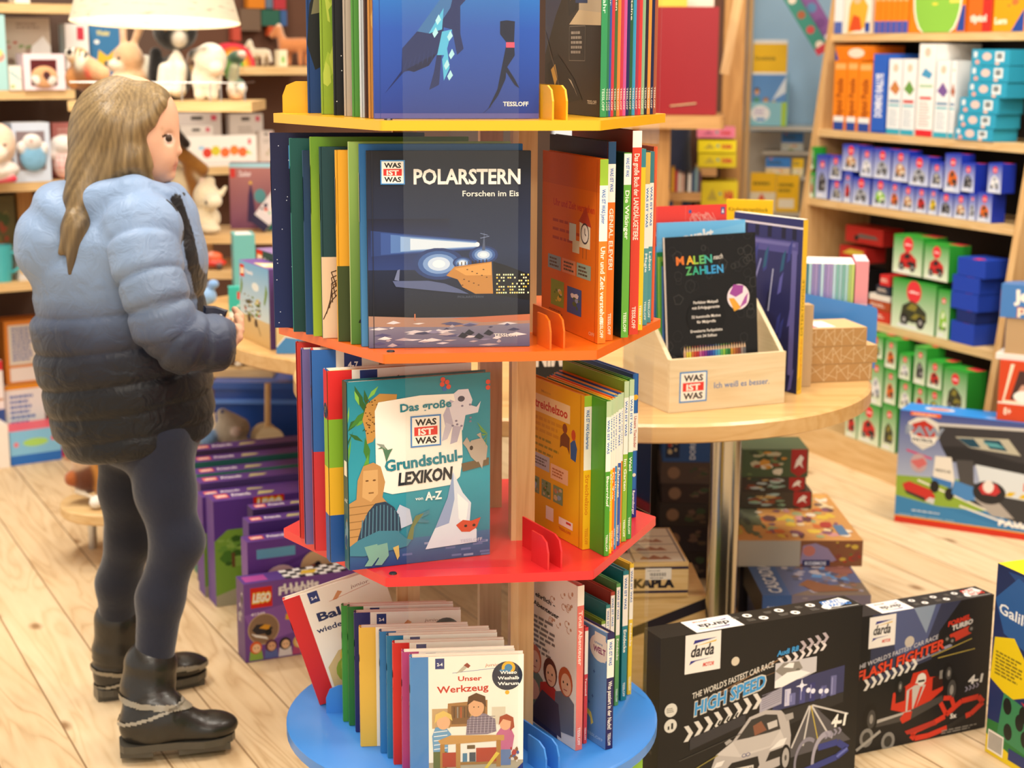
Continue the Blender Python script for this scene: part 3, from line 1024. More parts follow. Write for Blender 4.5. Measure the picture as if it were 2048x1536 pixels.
def art_lexikon(F):
 F.rect(0, 0, 1, .45, '#1f6f8a', '#2c9ab0')
 F.rect(0, .45, 1, 1, '#2c9ab0', '#1d7f92')
 F.rect(0, 0, 1, .14, '#24407c', '#3a6a9a')
 r = random.Random(5)
 for k in range(14):
  x, y = r.random() * .6 + .35, r.random() * .1
  F.rect(x, y, x + .07, y + .012, r.choice(('#5b6ea4', '#2c4484', '#8796bd')))
 # leaves
 for k in range(26):
  x, y = r.uniform(.0, .34), r.uniform(.55, .99)
  a = r.uniform(-2.6, -.4)
  L = r.uniform(.08, .2)
  dx, dy = math.cos(a) * L, math.sin(a) * L * .85
  F.poly([(max(0, x), y), (max(.0, x + dx * .5 - dy * .16), y + dy * .5 + dx * .1), (max(.0, x + dx), y + dy), (max(0, x + dx * .5 + dy * .16), y + dy * .5 - dx * .1)], r.choice(('#3d7a2e', '#5da03c', '#2c5f2a', '#7db84a')))
 # leopard
 F.poly([(.10, .80), (.13, .88), (.22, .93), (.34, .92), (.33, .86), (.22, .84), (.20, .72), (.17, .68), (.13, .67), (.12, .74)], '#b98a44')
 for k in range(42):
  F.ell(.115 + r.random() * .1, .7 + r.random() * .2, .006, .004, '#5a3a18', 6)
 # white panel
 F.poly([(.19, .42), (.185, .84), (.21, .885), (.5, .905), (.76, .90), (.79, .80), (.8, .55), (.78, .45), (.72, .41), (.55, .40), (.3, .39)], '#f3f0e6')
 # astronaut
 for p in ([(.66, .79), (.68, .71), (.735, .74), (.74, .86), (.71, .87)], [(.735, .90), (.77, .92), (.84, .92), (.87, .86), (.85, .80), (.76, .82)],
   [(.70, .84), (.76, .87), (.83, .82), (.80, .70), (.74, .72)], [(.83, .84), (.90, .82), (.93, .85), (.91, .79), (.82, .78)],
   [(.73, .73), (.69, .66), (.65, .65), (.68, .75)], [(.79, .72), (.76, .64), (.71, .63), (.73, .73)]):
  F.poly(p, r.choice(('#c9c5d6', '#b8b2c8', '#dad6e2')))
 F.ell(.80, .875, .045, .045, '#d8d4e0')
 F.ell(.79, .87, .025, .02, '#4a4658')
 for k in range(8):
  F.ell(.69 + r.random() * .17, .68 + r.random() * .17, .01, .008, '#837d98', 6)
 # molecule
 for x, y, c in ((.655, .955, '#d8452c'), (.69, .965, '#d8452c'), (.672, .93, '#2e66b0'), (.7, .94, '#d8452c'), (.66, .98, '#d8452c'), (.985, .95, '#d8452c'), (.985, .92, '#d8452c')):
  F.ell(min(x, .982), min(y, .98), .017, .017, c, 10)
 # koala and branch
 F.poly([(.79, .52), (.99, .54), (.99, .50), (.80, .475)], '#6d5c44')
 for p in ([(.83, .60), (.86, .64), (.94, .65), (.98, .60), (.97, .53), (.90, .52), (.86, .55)], [(.80, .63), (.83, .66), (.86, .62), (.83, .60)], [(.90, .67), (.93, .68), (.94, .64)], [(.91, .53), (.94, .48), (.95, .53)]):
  F.poly(p, '#b5a99c')
 F.ell(.862, .60, .013, .017, '#3c3230', 8)
 for k in range(5):
  F.poly([(.98, .67), (.9 + k * .015, .74 - k * .035), (.93 + k * .01, .70 - k * .02)], '#6da23e')
 # iceberg
 F.poly([(.53, .07), (.60, .18), (.66, .22), (.69, .34), (.73, .48), (.77, .41), (.80, .36), (.86, .30), (.85, .20), (.90, .15), (.9, .08)], '#d5e2f0')
 F.poly([(.60, .18), (.69, .34), (.73, .48), (.74, .33), (.70, .20)], '#8ea6d0')
 F.poly([(.76, .36), (.84, .30), (.82, .18), (.77, .22)], '#f5f8fb')
 F.poly([(.30, .25), (.35, .33), (.42, .30), (.44, .22), (.36, .2)], '#b7c5dd')
 # sphinx
 F.poly([(.0, .10), (.0, .36), (.05, .38), (.06, .48), (.10, .555), (.17, .57), (.22, .545), (.25, .46), (.23, .38), (.27, .34), (.22, .26), (.1, .2)], '#b98d56')
 F.poly([(.09, .39), (.10, .53), (.2, .53), (.2, .40), (.15, .36)], '#cda36a')
 for x in (.125, .175):
  F.ell(x, .475, .012, .006, '#6d4a26', 8)
 F.rect(.135, .405, .17, .412, '#7d5830')
 for k in range(5):
  F.line([(.0, .34 - k * .04), (.2, .345 - k * .04)], .006, '#8f6a3c')
 # dinosaur
 sail = [(.05, .15), (.09, .25), (.13, .31), (.18, .35), (.25, .355), (.31, .32), (.35, .26), (.36, .19)]
 F.poly(sail, '#243c54')
 for k in range(11):
  F.line([(.08 + k * .026, .17), (.09 + k * .025, .22 + .12 * math.sin(.4 + k * .22))], .007, '#4f7f96')
 F.poly([(.0, .13), (.06, .16), (.2, .2), (.33, .19), (.40, .14), (.42, .19), (.46, .26), (.56, .285), (.56, .265), (.50, .245), (.56, .225), (.55, .215), (.47, .225), (.44, .14), (.40, .10), (.32, .09), (.2, .08), (.1, .07), (.0, .08)], '#3e7f96')
 F.poly([(.40, .14), (.42, .19), (.46, .26), (.52, .27), (.45, .2), (.44, .13)], '#6d7b4c')
 for x in (.10, .17):
  F.poly([(x, .12), (x + .09, .13), (x + .10, .06), (x + .05, .012), (x, .015), (x + .03, .05)], '#78aa9c')
 F.poly([(.3, .1), (.33, .03), (.345, .05), (.34, .11)], '#c7b368')
 F.poly([(.75, .185), (.80, .21), (.86, .20), (.93, .215), (.9, .16), (.85, .14), (.79, .145)], '#c8482c')
 F.ell(.82, .175, .012, .01, '#2c1712', 8)
 F.ell(.88, .175, .012, .01, '#2c1712', 8)
 # hummingbird
 F.poly([(.20, .64), (.245, .655), (.27, .63), (.305, .635), (.285, .61), (.26, .565), (.25, .6), (.235, .64)], '#4f7a5c')
 F.poly([(.19, .67), (.245, .66), (.26, .63)], '#8f988c')
 F.text('Das große', .36, .825, .042, '#1f7f92', .03, wid=.36, rot=.03)
 was_ist_was(F, .43, .63, .215, '#4a86c8')
 F.text('Grundschul-', .25, .515, .06, '#1f7f92', .035, wid=.55, rot=.06)
 F.text('LEXIKON', .34, .435, .066, '#1c2430', .04, wid=.38, rot=.03, shear=.12)
 F.text('von', .46, .345, .018, '#eaf4f4', .02, wid=.055)
 F.text('A-Z', .53, .34, .044, '#f4f8f6', .035, wid=.12)
 F.text('TESSLOFF', .94, .085, .018, '#c4cade', .01, 'r', wid=.16)
def art_werkzeug(F, first=True):
 F.rect(0, 0, .16, 1, '#3d85cc')
 F.rect(.16, 0, 1, 1, '#f8f5ea')
 F.rect(.22, .90, .30, .985, '#2c3c7c')
 F.text('2-4', .26, .925, .025, '#fff', .03, 'c', wid=.05)
 F.line([(.37, .865), (.82, .90)], .004, '#3d62a8')
 F.poly([(.40, .86), (.48, .93), (.52, .92), (.46, .875)], '#b9b4a6')
 F.poly([(.47, .925), (.5, .945), (.53, .92), (.51, .90)], '#8c3b2c')
 F.text('junior', .66, .91, .026, '#c76a3c', .0, wid=.15, shear=.2)
 F.text('Unser', .42, .80, .038, '#c5382c', .025, wid=.21)
 F.text('Werkzeug', .235, .705, .055, '#c5382c', .022, wid=.455, rot=.035)
 F.ell(.965, .83, .0, .0, '#000', 3)
 F.ell(.855, .83, .135, .135, '#1d2c44', 26)
 F.poly([(.78, .87), (.86, .935), (.93, .90), (.88, .86)], '#3d86b8')
 F.ring(.865, .895, .06, .06, .42, '#f0b62c', 22, -60, 200)
 F.ell(.855, .695, .02, .02, '#f0b62c', 10)
 for t, y in (('Wieso', .845), ('Weshalb', .80), ('Warum', .755)):
  F.text(t, .865, y, .026, '#fff', .03, 'c', wid=.19 if t != 'Wieso' else .15)
 r = random.Random(8)
 # room, tools
 F.rect(.16, 0, 1, .14, '#c9bd9c', '#b6a98a')
 F.rect(.19, .42, .35, .58, '#c7a77a')
 F.poly([(.32, .43), (.33, .62), (.68, .64), (.68, .43)], '#a67a48')
 F.rect(.36, .45, .66, .60, '#7d5a38')
 for k in range(9):
  x = .38 + k * .03
  F.rect(x, .50, x + .012, .59, r.choice(('#c9a86c', '#5e4630', '#8e8a80', '#b6542c')))
 F.rect(.72, .44, .84, .58, '#d9d3bf')
 # father
 F.poly([(.49, .36), (.5, .48), (.56, .53), (.66, .53), (.75, .48), (.76, .38), (.68, .36)], '#8a7f92')
 for k in range(7):
  F.line([(.5, .385 + k * .02), (.75, .385 + k * .02)], .004, '#4c4658')
  F.line([(.52 + k * .033, .37), (.53 + k * .033, .51)], .004, '#c3bccb')
 F.ell(.58, .58, .07, .085, '#e0ad84')
 F.poly([(.50, .60), (.51, .67), (.58, .70), (.66, .67), (.67, .58), (.63, .62), (.56, .64)], '#5a3a22')
 F.ell(.56, .585, .006, .006, '#2a1a12', 6)
 F.ell(.60, .585, .006, .006, '#2a1a12', 6)
 # boy
 F.poly([(.20, .22), (.19, .36), (.22, .43), (.31, .43), (.36, .37), (.33, .34), (.33, .22)], '#6ba4cf')
 for k in range(5):
  F.line([(.205, .25 + k * .035), (.325, .26 + k * .035)], .009, '#e6eef2')
 F.rect(.20, .09, .32, .23, '#5c6c3c')
 F.ell(.29, .47, .06, .07, '#e8b890')
 F.poly([(.21, .46), (.22, .535), (.29, .565), (.36, .53), (.37, .48), (.31, .52), (.25, .5)], '#e3c46c')
 # girl
 F.poly([(.77, .22), (.76, .36), (.81, .42), (.88, .42), (.92, .34), (.9, .22)], '#c46a96')
 F.rect(.78, .10, .89, .23, '#5f7fb0')
 F.ell(.84, .44, .05, .06, '#e8b08c')
 F.poly([(.78, .43), (.79, .5), (.85, .52), (.91, .49), (.92, .41), (.88, .38), (.89, .46), (.82, .48)], '#a4462c')
 # bench
 F.poly([(.24, .32), (.35, .36), (.83, .35), (.83, .305), (.27, .285)], '#c99a58')
 F.rect(.26, .07, .30, .29, '#b0803f')
 F.rect(.40, .03, .44, .29, '#b98a48')
 F.rect(.76, .09, .80, .31, '#b0803f')
 F.rect(.28, .10, .40, .22, '#b3402c')
 F.rect(.58, .12, .76, .25, '#b3402c')
 F.rect(.44, .115, .76, .135, '#a3763a')
 F.rect(.46, .14, .50, .21, '#4f86a4')
 F.rect(.52, .14, .575, .215, '#41505c')
 F.rect(.50, .245, .57, .275, '#6d5a3c')
 F.poly([(.62, .04), (.66, .055), (.79, .20), (.76, .215)], '#e5cc4c')
 F.ell(.18 + .02, .03, .03, .025, '#c5533c')
 F.poly([(.87, .0), (1, 0), (1, .12)], '#2c3c7c')
 F.poly([(.30, .05), (.34, .08), (.55, .07), (.6, .04), (.4, .03)], '#9c8d6c')
 F.blot(.86, .1, .98, .26, ['#b33a3a', '#e6d9c4', '#4c5f9c', '#8a5a3c'], 10, 5, .5)
def junior_cover(col, title, c2, seed, pal):
 def art(F):
  F.rect(0, 0, .15, 1, col)
  F.rect(.15, 0, 1, 1, '#f6f2e6')
  F.rect(.21, .90, .30, .985, '#2c3c7c')
  F.text('2-4', .255, .925, .025, '#fff', .03, 'c', wid=.05)
  F.line([(.37, .86), (.82, .90)], .004, '#c76a3c')
  F.poly([(.42, .86), (.50, .93), (.54, .91), (.47, .86)], '#d79a6a')
  F.text('junior', .66, .91, .026, '#8c5a4c', .0, wid=.15, shear=.2)
  F.text(title[0], .25, .76, .055, c2, .03, wid=.4)
  F.text(title[1], .25, .68, .04, c2, .02, wid=.5)
  F.blot(.18, .03, .98, .62, pal, 16, seed, .6)
  F.ell(.865, .83, .13, .13, '#1d2c44', 24)
 return art
# ================================================================ what stands on the tower
def line_pt(a, b, px, z):
 """a point on the tier above the pixel column px along the line between two pixels a, b"""
 t = (px - a[0]) / (b[0] - a[0])
 return on_z(px, a[1] + (b[1] - a[1]) * t, z)
def strip_cover(c, logo=False, c2=None, seed=0, pal=None, split=None, label_strip=None):
 def art(F):
  if c2:
   F.rect(0, 0, 1, 1, c2, c)
  if split:
   F.rect(0, 0, 1, split[0], split[1])
  if pal:
   F.blot(.0, .02, .98, .5, pal, 26, seed, .35)
  if logo:
   was_ist_was(F, .115, .82, .15)
   F.text('WAS IST WAS', .3, .85, .05, '#f4f1e8', .03, wid=.55)
 return art
def spine_lab(c, lab='#f2ecdc', y0=.62, y1=.86, txt=None, tc='#3a66a8'):
 def art(F):
  F.rect(0, y0, 1, y1, lab)
  if txt:
   F.text(txt, .3, y1 - .02, .45 * F.w / F.h * 1.0, tc, .02, rot=-math.pi / 2)
 return art
GB = 'books in the front bay of the tower'
# ---- orange tier, front bay
A, B = (738, 697), (553, 657)
Wd, Hh = 0.227, 0.2745
P = line_pt(A, B, 738, ZO)
bk = book('picture_book', place(0, P, ZO, yaw=-1.2), Wd, Hh, 0.011, '#17161a', 'dark book with a lit icebreaker ship at night, front of the orange tier', spine='#1a1a1e', front_art=art_polarstern, group=GB)
sp = [
 (724, '#1d5a92', '#1d5a92', .283, 'blue topped book standing right behind the ship book on the orange tier', dict(logo=True, c2='#4f90c4'), True),
 (703, '#8fae58', '#b9c88a', .285, 'palm trunk book with green fronds beside the ship book on the orange tier', dict(c2='#4d7a2e', seed=4, pal=['#6b8f3a', '#c9c0a0', '#35501f', '#a39a78', '#1c2414']), False),
 (677, '#e5a528', '#e5a528', .272, 'yellow book standing between palm book and dark teal book on the orange tier', dict(split=(.4, '#3d4a22'), seed=6, pal=['#58702c', '#8f9a3c', '#3b2c48', '#e2a52c']), True),
 (646, '#1c4145', '#1c4145', .275, 'dark teal book with feather panel low on its cover, orange tier', dict(logo=True, split=(.43, '#e3c6a4'), seed=7, pal=['#d9b994', '#54381f', '#8a6a44', '#e9d3b4']), True),
 (628, '#5f8d22', '#8aa626', .288, 'lime green book, third from the left end of the orange tier stack', dict(c2='#9db52c'), True),
 (613, '#18304a', '#20466e', .268, 'thin navy book squeezed behind the lime green book on the orange tier', dict(c2='#1d4a7c'), True),
 (588, '#17504a', '#2a8f80', .284, 'dark green book with turquoise spine, second from left end of orange tier', dict(c2='#14403c', logo=True), True),
 (550, '#1c1d3e', '#26284c', .290, 'navy starry book at the left end of the orange tier', dict(logo=True, c2='#12265a'), True),
]
for px, cc, sc, h, lab, kw, strip in sp:
 P = line_pt(A, B, px, ZO)
 def fa(F, kw=kw, cc=cc):
  strip_cover(cc, **kw)(F)
  if cc == '#1c1d3e':
   r = random.Random(2)
   for _ in range(60):
    F.ell(.01 + r.random() * .5, r.random() * .98, .004, .004, '#cfd6ea', 5)
  if cc == '#1c4145':
   for k in range(6):
    F.line([(.005 + k * .02, .1 + k * .03), (.06, .2 + k * .03), (.14, .27 + k * .02)], .006, '#4a321c')
 book('picture_book', place(0, P, ZO), Wd, h, 0.0115, cc, lab, spine=sc, front_art=fa, spine_art=spine_lab(sc) if strip else None, group=GB)
# ---- yellow tier, front bay
A, B = (749, 238), (617, 227)
P = line_pt(A, B, 749, ZY)
book('picture_book', place(0, P, ZY), Wd, .285, .011, '#2c48a0', 'blue book with a humpback whale and a diver, front of yellow tier', front_art=art_whale, group=GB)
sp = [
 (739, '#c98a3e', 'orange brown book edge behind the whale book on the yellow tier', ['#b5722c', '#3a2414', '#e0b060']),
 (731, '#4c3226', 'thin brown and white photo book near the whale book, yellow tier', ['#e9e2d6', '#2d4a72', '#1c1c20']),
 (722, '#cfd6dc', 'pale blue and white photo book behind the brown one, yellow tier', ['#e9eef2', '#6f8fae', '#24344c']),
 (706, '#4f8f3a', 'mid green book behind the pale photo book on the yellow tier', ['#5fa44a', '#3b7430']),
 (690, '#b9a99a', 'greyish pink photo book standing left of the green one, yellow tier', ['#d9cabc', '#8f8f9c', '#b97f6c']),
 (669, '#16171a', 'black book speckled with white dots on the yellow tier', ['#1f2024']),
 (644, '#8fae2e', 'bright lime grassy book, second from left on yellow tier', ['#a9c43c', '#6f9422', '#7ea82c', '#c0d250']),
 (617, '#1c3f78', 'deep blue dark book at the left end of yellow tier', ['#14181c', '#2a2a2c', '#6a6450', '#8a8474']),
]
for k, (px, cc, lab, pal) in enumerate(sp):
 P = line_pt(A, B, px, ZY)
 def fa(F, pal=pal, k=k):
  if k in (5, 7):
   r = random.Random(3)
   if k == 5:
    for _ in range(90):
     F.ell(.01 + r.random() * .3, .01 + r.random() * .97, .004, .004, '#e9e9e9', 5)
   else:
    F.poly([(.0, .35), (.02, .55), (.10, .7), (.16, .6), (.2, .4), (.12, .25), (.05, .22)], '#1b1d1c')
    F.poly([(.03, .5), (.07, .66), (.15, .62), (.15, .52)], '#7a7455')
    F.poly([(.0, .8), (.05, .9), (.17, .92), (.2, .75), (.1, .7)], '#85877c')
    F.poly([(.0, .72), (.1, .70), (.11, .75), (.0, .77)], '#b9a83c')
  else:
   F.blot(0, .01, .3, .99, pal, 34, k + 3, .4)
 book('picture_book', place(0, P, ZY), Wd - .003, .285, .008, cc, lab, front_art=fa, group=GB)
# ---- red tier, front bay
P = on_z(700, 1142, ZR)
Q = on_z(988, 1108, ZR)
ux = (Q - P).normalized()
def lex_spine(F):
 F.rect(0, 0, 1, 1, '#1b5c66', '#3b4a2a')
 F.rect(.2, .5, .8, .58, '#e9e2d2')
 F.text('A-Z', .2, .36, .018, '#eee', .02, wid=.6)
 F.blot(0, .05, 1, .3, ['#9a7a4a', '#6f8f9c', '#23466e'], 8, 3, .8)
lx = book('picture_book', frame((P.x, P.y, ZR + .0006), ux), .2155, .276, .022, '#1f7f92', 'teal school lexicon with astronaut, sphinx and dinosaur on the red tier', spine='#1b5c66', back='#1b5c66', front_art=art_lexikon, spine_art=lex_spine, group=GB, bt=.0025)
GW = 'board books stacked behind the teal lexicon'
def band_spine(cols):
 def art(F):
  n = len(cols)
  for k, c in enumerate(cols):
   F.rect(0, k / n, 1, (k + 1) / n, c)
  F.ell(.5, .72 if n == 1 else .79, .5, .5, '#1d2c44', 14)
  F.text('?', .3, .71 if n == 1 else .78, .03, '#f0b62c', .03)
 return art
def tops(col, cols, tab='#2c3c7c'):
 def art(F):
  for j, c in enumerate(cols):
   F.rect(0, 1 - (j + 1) / len(cols), .165, 1 - j / len(cols), c)
  F.rect(.165, 0, 1, 1, '#f3eee0')
  F.rect(.22, .88, .34, .995, tab)
  F.text('4-7', .28, .91, .03, '#fff', .03, 'c', wid=.07)
  F.ell(.82, .86, .12, .12, '#25405e', 22)
  F.ring(.82, .90, .055, .055, .45, '#f0b62c', 18, -60, 200)
  F.poly([(.45, .87), (.46, .95), (.49, .96), (.5, .90), (.49, .86)], '#9a7a5a')
 return art
red_books = [
 ((662, 1126), '#d8362c', ['#2456a0', '#edb92e', '#86b832', '#d92b2b'], .0235, .285, 'thick board book with red, green, yellow and blue banded spine', '#e2b92e'),
 ((631, 1103), '#2b63ae', ['#c9323a', '#c9323a', '#2b63ae', '#2b63ae'], .022, .305, 'blue and red spined board book left of the banded one', '#2b63ae'),
 ((612, 1090), '#7a6fa8', ['#6d639c'], .016, .30, 'violet spined board book on the red tier', '#6d639c'),
 ((602, 1078), '#c9323a', ['#cc3a34'], .013, .305, 'red spined board book at the left end of the red tier', '#c9323a'),
]
for k, ((px, py), cc, cols, T, H, lab, cov) in enumerate(red_books):
 P = on_z(px, py, ZR)
 book('board_book', place(0, P, ZR, yaw=3.0 if k else 12), .215, H, T, cov, lab, spine=cols[0], back='#f3eee0', front_art=tops(cc, cols[::-1]), spine_art=band_spine(cols), group=GW, pages='#efe7d6')
 # the coloured spine wraps onto the front, as board book covers do
# ---- blue tier, front bay: a fan of toddlers' board books
GJ = 'toddler board books on the blue tier'
PAL = ['#e2c98c', '#b9d0a4', '#d98a5c', '#8fa9c4', '#c9a07a', '#6f8f5c']
P = on_z(822, 1562, ZB)
JW, JH, JT = .1655, .1915, .0145
def jspine(c):
 def art(F):
  F.ell(.5, .74, .5, .5, '#1d2c44', 14)
  F.rect(.25, .6, .75, .63, '#f3eee0')
  F.rect(.82, .06, .95, .6, '#f3eee0')
 return art
wk = book('board_book', place(0, P, ZB, yaw=-1.5), JW, JH, JT, '#f4efe2', 'white board book with father and children at a workbench, front of blue tier', spine='#3d85cc', back='#f4efe2', front_art=art_werkzeug, spine_art=jspine('#3d85cc'), group=GJ)
fan = [
 ((806, 1548), '#b0407a', '#d9a8c4', .191, 'magenta spined board book just behind the workbench book'),
 ((788, 1530), '#d2302c', '#e0a090', .193, 'bright red spined board book, third in the blue tier fan'),
 ((776, 1517), '#2a7aa8', '#a4c4d6', .196, 'teal blue spined board book between red and blue ones'),
 ((762, 1507), '#2f78b6', '#a8c0dc', .196, 'mid blue spined board book right of the yellow one'),
 ((722, 1494), '#e6bb4c', '#efd9a0', .1935, 'yellow spined board book in the blue tier fan'),
 ((712, 1465), '#2c2f6e', '#a4a8cc', .198, 'navy spined board book between green and yellow ones'),
 ((699, 1452), '#2f7a38', '#a8cca4', .199, 'thin dark green board book directly behind the navy one'),
 ((687, 1444), '#3f9440', '#b4d4a8', .195, 'mid green board book next to the tilted red book'),
]
last = on_z(822, 1562, ZB).dot(tdir(88.5)) + JT
for k, ((px, py), cc, lt, H, lab) in enumerate(fan):
 P = on_z(px, py, ZB)
 v = tdir(88.5)
 if P.dot(v) < last + .0004:
  P = P + v * (last + .0004 - P.dot(v))
 last = P.dot(v) + .0125
 book('board_book', place(0, P, ZB, yaw=-1.5), JW, H, .0125, '#f4efe2', lab, spine=cc, back='#f4efe2', front_art=junior_cover(cc, ('Bei', 'uns'), '#2c3c7c', 20 + k, PAL), spine_art=jspine(cc), group=GJ)
# the tilted red one
P = on_z(640, 1411, ZB)
M = place(0, P, ZB, yaw=2) @ Matrix.Rotation(math.radians(-17), 4, 'Y')
def art_bald(F):
 F.rect(0, 0, .17, 1, '#cf2a2c')
 F.rect(.17, 0, 1, 1, '#f6f2e6')
 F.rect(.24, .89, .34, .99, '#2c3c7c')
 F.text('2-4', .29, .92, .025, '#fff', .03, 'c', wid=.06)
 F.poly([(.45, .86), (.53, .93), (.57, .91), (.50, .86)], '#d79a6a')
 F.line([(.42, .86), (.85, .90)], .004, '#c76a3c')
 F.text('junior', .66, .91, .03, '#8c5a4c', .0, wid=.18, shear=.2)
 F.text('Bald', .26, .72, .075, '#24305e', .035, wid=.34)
 F.text('wieder gesund', .21, .62, .05, '#24305e', .02, wid=.62)
 F.poly([(.19, .02), (.20, .30), (.35, .42), (.97, .4), (.97, .02)], '#d9c48c')
 F.ell(.5, .33, .16, .16, '#e0c24c')
 F.ell(.46, .22, .2, .17, '#8fae3c')
 F.ell(.42, .26, .1, .1, '#a9c44c')
 F.ell(.46, .1, .16, .09, '#6f6a70')
 F.blot(.6, .05, .95, .35, PAL, 10, 5, .6)
book('board_book', M, JW, JH, .016, '#f4efe2', 'red spined board book leaning to the left at the end of the blue tier', spine='#cf2a2c', back='#f4efe2', front_art=art_bald, spine_art=jspine('#cf2a2c'), group=GJ)
# ---------------------------------------------------------------- right hand bay: spines towards the camera
RY = {ZY: -18, ZO: -17, ZR: -10, ZB: -6}
_last = {}
def rbook(px, py, z, T, H, Wb, cover, label, spine=None, back=None, spine_art=None, back_art=None, group=None, nm='picture_book', pages='#efe6d2'):
 """px, py: foot of the spine's left edge"""
 P = on_z(px, py, z)
 yaw = RY[z]
 uy = tdir(120 + 90 + yaw)
 lim = _last.get(z)
 if lim is not None and P.dot(uy) > lim - 0.0004:          # the neighbour to the left leaves this much room
  P = P + uy * (lim - 0.0004 - P.dot(uy))
 O = P - uy * T
 _last[z] = O.dot(uy)
 return book(nm, place(120, O, z, yaw=yaw), Wb, H, T, cover, label, spine=spine, back=back, spine_art=spine_art, back_art=back_art, group=group, pages=pages)
def wiw_spine(c, lab_h=(.6, .93), title=None, tc='#ffffff', topc=None, wtxt='WAS IST WAS', wc='#2f6cb4', lab='#f4efe4', foot=True):
 def art(F):
  F.rect(0, 0, 1, 1, c)
  if lab_h:
   F.rect(0, lab_h[0], 1, lab_h[1], lab)
   if wtxt:
    F.text(wtxt, .28, lab_h[1] - .02, .45 * F.w / F.h, wc, .03, rot=-math.pi / 2, wid=(lab_h[1] - lab_h[0]) * .62 * F.h / F.w)
  if topc:
   F.rect(0, lab_h[1] if lab_h else .9, 1, 1, topc)
  if title:
   y = (lab_h[0] if lab_h else .9) - .03
   F.text(title, .25, y, .55 * F.w / F.h, tc, .02, rot=-math.pi / 2, wid=min(.42, .022 * len(title)) * F.h / F.w)
  if foot:
   F.text('TESSLOFF', .3, .14, .4 * F.w / F.h, tc, .02, rot=-math.pi / 2, wid=.11 * F.h / F.w)
 return art
def art_zeit(F):
 F.rect(0, 0, 1, 1, '#e8761c', '#d9681a')
 F.rect(.0, .82, 1, 1, '#cf5f1c')
 F.text('Uhr und Zeit verstehen', .93, .70, .04, '#c93a1c', .03, 'r', wid=.72)
 for k in range(3):
  F.lines(.2, .60 - k * .05, .75, .63 - k * .05, 1, '#b8461a', k)
 F.rect(.68, .5, .86, .64, '#efe2c4')
 F.poly([(.66, .64), (.78, .73), (.88, .62)], '#b8402c')
 F.ell(.77, .58, .07, .07, '#3a3a44', 18)
 F.ell(.77, .58, .058, .058, '#f1ece0', 18)
 F.line([(.77, .58), (.77, .61)], .01, '#222')
 F.line([(.77, .58), (.79, .57)], .01, '#222')
 F.rect(.5, .52, .62, .62, '#cfdccf')
 F.rect(.56, .46, .68, .53, '#dcd3b0')
 for x in (.74, .8):
  F.line([(x, .5), (x, .44)], .012, '#a85c2c')
 for k, (x, c) in enumerate(((.12, '#8fa8ac'), (.38, '#e89a6c'), (.64, '#9ab09c'))):
  F.rect(x, .33, x + .24, .41, c)
  F.lines(x + .03, .34, x + .21, .40, 3, '#5c4a34', k)
 F.rect(.18, .12, .42, .27, '#8fb03c')
 F.blot(.2, .13, .4, .24, ['#e6d84c', '#5c8c2c', '#f1ead0'], 8, 4, .5)
 F.rect(.48, .11, .73, .26, '#3a5a92')
 F.blot(.5, .12, .72, .24, ['#8fa9c4', '#e6e2d8', '#4c6c3c'], 8, 5, .5)
 F.lines(.15, .04, .4, .1, 4, '#a4521c', 9)
 F.text('OFF', .96, .03, .02, '#f1c9a0', .02, 'r', wid=.1)
 F.rect(.955, 0, .96, 1, '#c9601c')
def art_zoo(F):
 F.rect(0, 0, 1, 1, '#eab21c', '#e4ac1e')
 F.rect(.1, .78, .78, .9, '#efd9a4')
 F.text('Streichelzoo', .14, .81, .06, '#c9402c', .03, wid=.6)
 F.text('Meine', .3, .92, .02, '#c9962c', .01, wid=.16)
 for k in range(3):
  F.lines(.15, .50 + k * .045, .62, .53 + k * .045, 1, '#a08a1c', k)
 F.lines(.2, .64, .7, .76, 3, '#d69a1c', 4)
 F.poly([(.62, .60), (.63, .68), (.7, .72), (.78, .69), (.78, .58), (.74, .62), (.66, .62)], '#7a4a2c')
 F.poly([(.80, .56), (.79, .66), (.86, .70), (.9, .64), (.88, .55)], '#2f5f9c')
 F.ell(.84, .72, .035, .045, '#c9502c', 10)
 F.ell(.70, .74, .04, .04, '#8a4a2c', 10)
 F.rect(.16, .40, .45, .50, '#b9bcc0')
 F.rect(.47, .37, .76, .47, '#efc69c')
 F.lines(.2, .42, .42, .48, 3, '#6a6458', 3)
 F.lines(.5, .39, .73, .45, 3, '#b8743c', 5)
 for k in range(3):
  F.rect(.12 + k * .2, .22, .28 + k * .2, .335, '#7a9a6c')
  F.blot(.12 + k * .2, .22, .28 + k * .2, .335, ['#4c7a3c', '#b98a5c', '#8fb0c4', '#c9bc8c'], 9, k, .5)
 F.rect(.4, .08, .53, .17, '#f1ece0')
 F.rect(.62, .09, .85, .14, '#f1ece0')
 F.rect(.74, .115, .82, .13, '#c9402c')
 F.text('TESSLOFF', .62, .055, .018, '#c9602c', .02, wid=.2)
 F.rect(.945, 0, .955, 1, '#c9921c')
